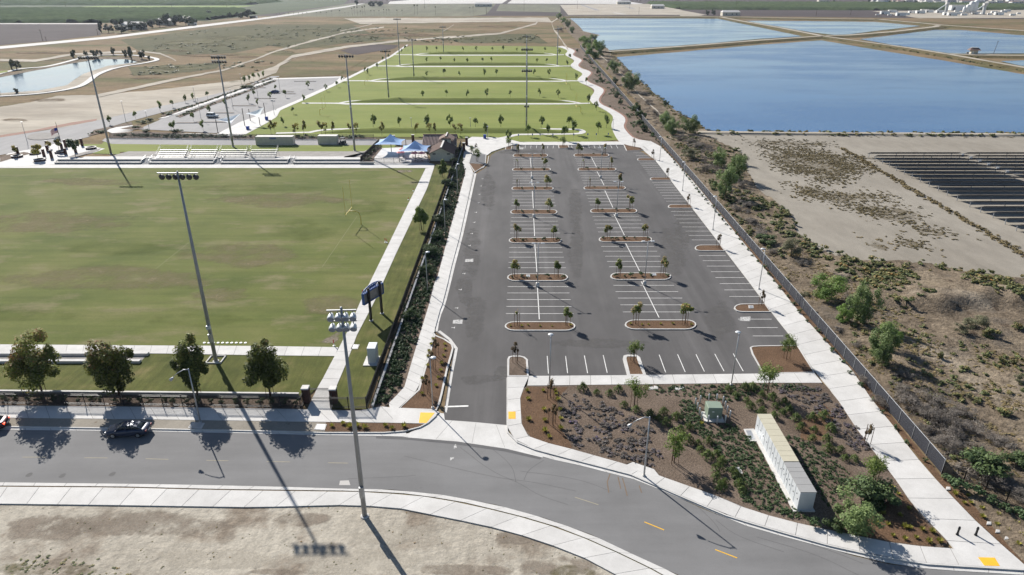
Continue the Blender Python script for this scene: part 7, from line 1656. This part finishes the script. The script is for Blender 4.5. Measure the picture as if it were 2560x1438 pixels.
# ------------------------------------------------------------------ vehicles
M['glass'] = flat('car_glass', (.03, .04, .045), .22, 0, .5); M['tyre'] = flat('tyre_rubber', (.015, .015, .016), .85); M['rim'] = flat('alloy_rim', (.4, .4, .41), .35, .7); M['tail'] = flat('tail_lamp', (.3, .01, .01), .55); M['tail_on'] = flat('lit_tail_lamp', (.9, .06, .02), .3, emit=2.5); M['headlamp'] = flat('head_lamp', (.4, .4, .42), .5)
def car(name, label, loc, rz, paint, suv=False, lit=False):
    t = thing(name, label, 'car', loc, rz)
    L, Wd = (4.7, 1.8) if not suv else (4.3, 1.85); H = 1.43 if not suv else 1.82; hw = Wd / 2
    if not suv:   # stations: x, half width, sill z, belt z ; body below the glass
        st = [(-2.35, .62, .38, .62), (-2.28, .80, .26, .72), (-1.9, .88, .22, .84), (-1.2, .9, .2, .93), (-.4, .9, .2, .96), (.6, .9, .2, .97), (1.3, .9, .22, 1.0), (1.9, .87, .26, 1.02), (2.25, .8, .32, .98), (2.35, .66, .42, .88)]
        gh = [(-1.25, .74, .93, .95), (-.45, .62, .95, 1.38), (.1, .6, .96, 1.43), (.75, .6, .97, 1.42), (1.3, .6, .99, 1.28), (1.85, .7, 1.0, 1.03)]
    else:
        st = [(-2.15, .8, .45, .85), (-2.05, .88, .4, 1.0), (-1.3, .92, .38, 1.08), (-.8, .92, .36, 1.1), (.5, .92, .36, 1.1), (1.6, .92, .38, 1.1), (2.05, .9, .42, 1.08), (2.15, .84, .5, 1.0)]
        gh = [(-.95, .8, 1.08, 1.1), (-.6, .74, 1.1, 1.78), (.4, .74, 1.1, 1.82), (1.9, .74, 1.1, 1.8), (2.05, .8, 1.08, 1.12)]
    def loft(sts, name_, m, top_in=.86, n_=0):
        mb = MB(); vs = []
        for x, w_, z0, z1 in sts:
            zc = (z0 + z1) / 2
            vs += [(x, -w_ * .9, z0), (x, -w_, z0 + (z1 - z0) * .3), (x, -w_ * .98, z0 + (z1 - z0) * .7), (x, -w_ * top_in, z1 - .03), (x, -w_ * top_in * .8, z1), (x, w_ * top_in * .8, z1), (x, w_ * top_in, z1 - .03), (x, w_ * .98, z0 + (z1 - z0) * .7), (x, w_, z0 + (z1 - z0) * .3), (x, w_ * .9, z0)]
        k = 10; fs = []
        for i in range(len(sts) - 1):
            for j in range(k): fs.append((i * k + j, (i + 1) * k + j, (i + 1) * k + (j + 1) % k, i * k + (j + 1) % k))
        fs.append(tuple(range(k))[::-1]); fs.append(tuple((len(sts) - 1) * k + j for j in range(k)))
        mb.add(vs, fs); me = mb.mesh(name_, m, True); fix_up(me); return ob(name_, me, t)
    loft(st, 'body', paint, .93)
    g_ = loft(gh, 'glazing', M['glass'], .92)
    rx0, rx1 = (gh[1][0] + .08, gh[-2][0] - .02)
    zt = max(q[3] for q in gh)
    rf = MB()
    pr = [q for q in gh if rx0 - .2 <= q[0] <= rx1 + .2]
    for i in range(len(pr) - 1):
        a_, b_ = pr[i], pr[i + 1]; rf.add([(a_[0], -a_[1] * .9, a_[3] + .012), (b_[0], -b_[1] * .9, b_[3] + .012), (b_[0], b_[1] * .9, b_[3] + .012), (a_[0], a_[1] * .9, a_[3] + .012)], [(0, 1, 2, 3)])
    rf.build('roof', paint, t)
    for s in (-1, 1):
        for i in range(len(gh) - 1):
            a_, b_ = gh[i], gh[i + 1]
            if i in (0, len(gh) - 2) or i == 2: MB().tube([(a_[0], s * a_[1] * .93, a_[3]), (b_[0], s * b_[1] * .93, b_[3])] if i != 2 else [(a_[0], s * a_[1] * .97, a_[3] - .02), (a_[0] + .05, s * .84, a_[2])], .045, 5).build('pillar', paint, t)
        MB().box((gh[0][0] + .35, s * (hw + .06), 1.02 if not suv else 1.2), (.14, .2, .13)).build('mirror', paint, t)
        r_ = .33 if not suv else .38
        for x in ((-1.42, 1.38) if not suv else (-1.35, 1.35)):
            w_ = MB().lathe([(r_ * .62, -.11), (r_, -.1), (r_, .1), (r_ * .62, .11)], (x, s * (hw - .07), r_), 18, Matrix.Rotation(math.pi / 2, 3, 'X')).build('tyre', M['tyre'], t); MB().lathe([(.02, -.125), (r_ * .6, -.115), (r_ * .62, .115), (.02, .125)], (x, s * (hw - .07), r_), 14, Matrix.Rotation(math.pi / 2, 3, 'X')).build('rim', M['rim'], w_)
        e = st[-1][0]; MB().box((e - .1, s * .63, (.82 if not suv else .85)), (.2, .3, .16)).build('tail_light', M['tail_on'] if lit else M['tail'], t)
        MB().box((st[0][0] + .1, s * .62, .66 if not suv else .85), (.2, .3, .13)).build('headlight', M['headlamp'], t)
    MB().box((st[-1][0] - .0, 0, .6), (.06, .5, .14)).build('number_plate', M['white'], t); MB().box((0, 0, .3), (L * .9, Wd * .9, .12)).build('underbody', M['black'], t)
    return t
M['paint_dark'] = flat('dark_blue_grey_paint', (.03, .042, .075), .38, .2, .5, .03); M['paint_red'] = flat('dark_maroon_paint', (.06, .02, .03), .4, .2, .6, .03); M['paint_white'] = flat('white_car_paint', (.7, .7, .7), .25, 0, .6, .03); M['paint_blue'] = flat('navy_car_paint', (.02, .05, .16), .2, .3, .6, .03)
c_ = G(324, 1084, .03); car('parked_car', 'dark sedan parked at the kerb under the bronze sycamore', (c_.x, c_.y, .03), math.radians(3), M['paint_dark'])
c_ = G(-34, 1072, .03); car('driving_car', 'dark car with lit tail lamps driving along the street past the sycamores', (c_.x, c_.y, .03), math.radians(14), M['paint_red'], lit=True)
c_ = G(532, 294, .12); car('white_suv', 'white boxy off road car in the second car park', (c_.x, c_.y, .12), math.radians(175), M['paint_white'], True)
c_ = G(686, 233, .12); car('blue_car', 'navy blue car alone in the second car park', (c_.x, c_.y, .12), math.radians(8), M['paint_blue'])
c_ = G(857, 360, .15); t = thing('utility_vehicle', 'small dark utility vehicle parked beside the short container', 'vehicle', c_)
MB().box((0, 0, .75), (1.5, 2.6, .7), taper=.92).build('body', M['dark'], t); MB().box((0, .2, 1.95), (1.35, 1.5, .08)).build('canopy', M['black'], t)
for sx in (-1, 1):
    for sy in (-1, 1): MB().lathe([(.2, -.13), (.36, -.12), (.36, .12), (.2, .13)], (sx * .75, sy * .9, .36), 12, Matrix.Rotation(math.pi / 2, 3, 'Y')).build('wheel', M['tyre'], t); MB().tube([(sx * .6, .2 + sy * .65, 1.0), (sx * .6, .2 + sy * .65, 1.95)], .03, 5).build('canopy_post', M['black'], t)
# small islands of the second car park
for i, (a, b, y) in enumerate([(490, 566, 306), (527, 585, 283), (440, 505, 308), (580, 640, 265), (636, 690, 247), (700, 735, 230), (520, 570, 283 - 8), (735, 790, 204), (640, 665, 220), (715, 740, 235)]):
    if i == 6: continue
    island([(a, y - 1), (b, y - 1), (b + 1, y + .8), (a - 1, y + .8)], f'thin kerbed divider in the second car park, {ORD[i]} of the pale lot dividers') if False else None
    p = G((a + b) / 2, y, .12); w = G(b, y).x - G(a, y).x; t = thing('bay_divider', 'thin kerbed planted divider between bays of the second car park', 'divider', p, group='dividers of the second car park'); MB().box((0, 0, .08), (w, 1.3, .16)).build('kerb', M['kerb'], t); MB().box((0, 0, .12), (w - .3, 1.0, .12)).build('soil', M['mulch_pale'], t)
# ------------------------------------------------------------------ solar farm
ends = [(115, 90), (185, 120), (262, 155), (335, 190), (412, 228), (495, 265), (577, 305), (665, 347), (762, 395), (860, 437), (955, 485), (1062, 540), (1200, 605), (1315, 660), (1450, 718), (1580, 785), (1700, 855)]
gaps = [1080, 1190, 1300, 1395, 1500, 1610, 1715]
mw, sl_ = 2.05, 2.0
MODULE = MB().box((0, 0, 0), (mw - .05, sl_, .05), rot=Matrix.Rotation(math.radians(-24), 3, 'X'))
MOD_ME = None
tilt = math.radians(24); mb = MB(); mb.mi = 0; Rm = Matrix.Rotation(-tilt, 3, 'X')
mb.box((0, 0, 0), (mw - .05, sl_, .04), rot=Rm); mb.mi = 1; mb.box(Rm @ Vector((0, 0, -.045)), (mw - .04, sl_ + .02, .04), rot=Rm)
MOD_ME = mb.mesh('module', [M['solar'], M['solar_back']])
for i, (x, y) in enumerate(ends):
    px, py = 2150 + x / 4.229, 360 + y / 4.229
    zt = 1.75; p = G(px, py, zt)
    t = thing('solar_table', f'long dark solar panel table, {ORD[i]} row counted from the pond', 'solar table', (p.x, p.y + .9, 0.04))
    xe = p.y * 1.0; right = (2640 - 1280) / F_PX * (p.y * _c + CAM_H * _s); n = min(60, int((right - p.x) / mw))
    gp_ = None
    if i < len(gaps):
        gx = G(2150 + gaps[i] / 4.229, py, zt).x; gp_ = int((gx - p.x) / mw)
    for k in range(n):
        if gp_ is not None and k in (gp_, ): continue
        ob('module', MOD_ME, t, (mw * (k + .5), 0, 1.35))
    MB().tube([(0, 0, 1.2), (n * mw, 0, 1.2)], .07, 6).build('torque_tube', M['galv_dull'], t)
    PS = MB().box((0, 0, .6), (.12, .12, 1.2)).mesh('pile', M['galv_dull'])
    for k in range(0, n + 1, 4): ob('pile', PS, t, (k * mw if k else .1, 0, 0))
    if i < 6 and gp_: 
        MB().box((mw * (gp_ + .5), -.4, .7), (.7, .3, .8)).build('inverter', M['cabinet'], t)
# ------------------------------------------------------------------ far buildings
def house(x, y, w, dp, h, label, group, wallm='cap', roofm='rooftile_pale', cat='house', name='house', rz=0.):
    p = G(x, y, .2); t = thing(name, label, cat, p, rz, group); MB().prism([(-w / 2, 0), (w / 2, 0), (w / 2, dp), (-w / 2, dp)], 0, h).build('wall', M[wallm], t)
    mb = MB(); r = h + dp * .22; mb.add([(-w / 2 - .5, -.5, h), (w / 2 + .5, -.5, h), (w / 2 - 1.5, dp / 2, r), (-w / 2 + 1.5, dp / 2, r), (-w / 2 - .5, dp + .5, h), (w / 2 + .5, dp + .5, h)], [(0, 1, 2, 3), (3, 2, 5, 4), (0, 3, 4), (1, 5, 2)]); mb.build('roof', M[roofm], t)
    for u in (-.28, .05, .3): MB().box((u * w, -.04, h * .5), (1.8, .08, 1.5)).build('window', M['dark'], t)
rh = random.Random(9)
for i in range(34):
    x = 2190 + i * 12.5 + rh.uniform(-4, 4); y = 7.5 + rh.uniform(-5, 2.5)
    house(x, y, rh.uniform(14, 22), 12, rh.uniform(3.5, 6.5), 'distant suburban house with grey hipped roof at the edge of town', 'houses of the distant suburb', rh.choice(['cap', 'cream', 'white']), rh.choice(['rooftile_pale', 'stone', 'cabinet_grey']))
for i in range(14):
    far_tree(2170 + i * 31 + rh.uniform(-8, 8), 5 + rh.uniform(-3, 4), 9, 6, 'distant street tree among the suburban houses', i, 'trees of the distant suburb')
for x, y, w, lab in [(330, 74, 22, 'farmhouse half hidden in the dark grove'), (410, 63, 18, 'pale barn among the grove trees by the highway'), (1828, 40, 26, 'white farmhouse beside the far pond levee'), (1208, 17, 34, 'long pale shed in the vineyard'), (1560, 11, 30, 'pale building at the far construction site'), (1645, 22, 24, 'dark shed at the far construction site edge'), (540, 1, 40, 'pale shed on the far green plain'), (2060, 6, 26, 'lone shed behind the far orchard')]:
    house(x, y, w, 12, 5, lab, None, 'cream', 'cap', 'building', 'farm_building')
for x, y, w, h in [(1768, 40, 12, 13), (1783, 40, 12, 15), (1817, 34, 9, 12), (1838, 40, 10, 8), (2085, 9, 10, 8)]: far_tree(x, y, w, h, 'distant tree beside the white farmhouse', int(x), 'trees by the white farmhouse')
# concrete plant: silos, sheds, hoppers, trailers
def plant(kind, x, y, s, label, group=None):
    t = thing(kind, label, kind.replace('_', ' '), G(x, y, .25), group=group)
    if kind == 'silo':
        MB().lathe([(s * .16, s * .2), (s * .22, s * .3), (s * .22, s), (s * .1, s * 1.1)], n=14).build('drum', M['white'], t, smooth=True)
        for a_ in range(4): MB().tube([(math.cos(a_ * 1.57) * s * .2, math.sin(a_ * 1.57) * s * .2, 0), (math.cos(a_ * 1.57) * s * .2, math.sin(a_ * 1.57) * s * .2, s * .4)], s * .015, 5).build('leg', M['galv'], t)
    elif kind == 'conveyor_tower':
        MB().tube([(0, 0, s), (-s * 1.2, 0, s * .15)], s * .07, 5).build('conveyor', M['cabinet'], t); MB().box((0, 0, s / 2), (s * .25, s * .25, s)).build('tower', M['galv'], t); MB().box((0, 0, s * 1.02), (s * .4, s * .35, s * .25)).build('hopper', M['cap'], t)
    else:
        MB().box((0, 0, s * .18), (s, s * .35, s * .3)).build('body', M['white'], t); MB().box((0, 0, s * .34), (s * 1.02, s * .37, s * .03)).build('roof', M['cap'], t); MB().box((-s * .3, -s * .18, s * .12), (s * .15, .08, s * .18)).build('door', M['dark'], t)
for i, (x, h) in enumerate([(2424, 17), (2433, 18), (2416, 13), (2408, 10)]): plant('silo', x, 36, h, ['tall white silo of the distant plant', 'tallest white silo of the distant plant', 'shorter white silo beside the tall ones', 'lowest white silo at the distant plant'][i])
plant('conveyor_tower', 2457, 36, 22, 'thin conveyor tower right of the white silos') if False else plant('conveyor_tower', 2457, 36, 14, 'thin conveyor tower standing apart from the white silos')
plant('conveyor_tower', 2364, 30, 13, 'conveyor tower beside the low sheds of the plant')
for i in range(30):
    plant('yard_trailer', 2195 + i * 12 + rh.uniform(-5, 5), rh.uniform(29, 41), rh.uniform(5, 14), 'pale trailer or crate stored in the distant plant yard', 'trailers of the distant plant yard')
plant('plant_shed', 2392, 27, 26, 'white roofed shed of the distant plant')
# pump house
p = G(2433, 136, .9); t = thing('pump_house', 'little pump house with overhanging brown roof on the levee', 'pump house', (p.x, p.y, 1.0), -.25)
MB().box((0, 0, 1.6), (4.2, 3.6, 3.2)).build('wall', M['cream'], t); MB().add([(-3.6, -3.2, 2.7), (3.6, -3.2, 2.7), (2.2, 0, 4.4), (-2.2, 0, 4.4), (-3.6, 3.2, 2.7), (3.6, 3.2, 2.7)], [(0, 1, 2, 3), (3, 2, 5, 4), (0, 3, 4), (1, 5, 2)]).build('roof', M['rooftile'], t); MB().box((0, 0, 4.42), (4.4, 1.6, .12)).build('roof_cap', M['cap'], t); MB().box((-1, -1.83, 1.1), (1.0, .06, 2.1)).build('door', M['white'], t); MB().box((-3.6, .4, .7), (1.6, .8, 1.3)).build('pump', M['galv'], t)
for x, y, tp, lab in [(2484, 134, 103, 'leaning timber pole beside the pump house')]:
    b = G(x, y, 1.2); t = thing('utility_pole', lab, 'utility pole', b); h = up_px(x, y, tp); MB().tube([(0, 0, 0), (.9, 0, h)], [.16, .1], 6).build('pole', M['bark'], t); MB().box((.85, 0, h - .5), (1.8, .12, .14)).build('crossarm', M['bark'], t)
for x, y, tp in [(107, 103, 74), (116, 103, 92), (165, 20, 6), (430, 23, 5), (297, 22, 6), (245, 88, 73), (1062, 22, -4), (1310, 28, -4), (1443, 22, 2), (1574, 22, 0), (1597, 36, 18), (2040, 40, 22), (1712, 10, 1), (1840, 20, 4), (2126, 38, 26), (1216, 36, 18), (568, 23, 4)]:
    b = G(x, y, .15); t = thing('utility_pole', 'thin timber utility pole standing on the distant plain', 'utility pole', b, group='utility poles of the plain'); h = up_px(x, y, max(tp, -20)); MB().tube([(0, 0, 0), (0, 0, h)], [.22, .14], 6).build('pole', M['bark'], t); MB().box((0, 0, h * .93), (2.4, .15, .15)).build('crossarm', M['bark'], t)
for x, y, lab in [(478, 63, 'pale truck driving along the highway'), (632, 46, 'dark truck driving along the highway')]:
    t = thing('truck', lab, 'truck', G(x, y, .25), .55); MB().box((0, 0, 1.9), (8, 2.5, 2.8)).build('box', M['white'] if 'pale' in lab else M['dark'], t); MB().box((5.2, 0, 1.5), (2.0, 2.4, 2.4)).build('cab', M['white'], t)
    for k in (-3, -2, 5): MB().lathe([(.5, -1.25), (.5, 1.25)], (k, 0, .5), 10, Matrix.Rotation(math.pi / 2, 3, 'X')).build('wheel', M['tyre'], t)
# ------------------------------------------------------------------ thin air haze over the plain
o = MB().box((0, 3250, 25), (9400, 6800, 54)).build('haze', None or M['white']); o.data.materials.clear()
hm = bpy.data.materials.new('haze_air'); hm.use_nodes = True; nt = hm.node_tree; nt.nodes.remove(nt.nodes['Principled BSDF'])
pv = nt.nodes.new('ShaderNodeVolumePrincipled'); pv.inputs['Color'].default_value = (.74, .83, 1, 1); pv.inputs['Density'].default_value = .00005; pv.inputs['Anisotropy'].default_value = .35
nt.links.new(pv.outputs[0], nt.nodes['Material Output'].inputs['Volume']); o.data.materials.append(hm); o['kind'] = 'stuff'
o['label'] = 'thin pale blue haze over the whole plain'; o['category'] = 'haze'
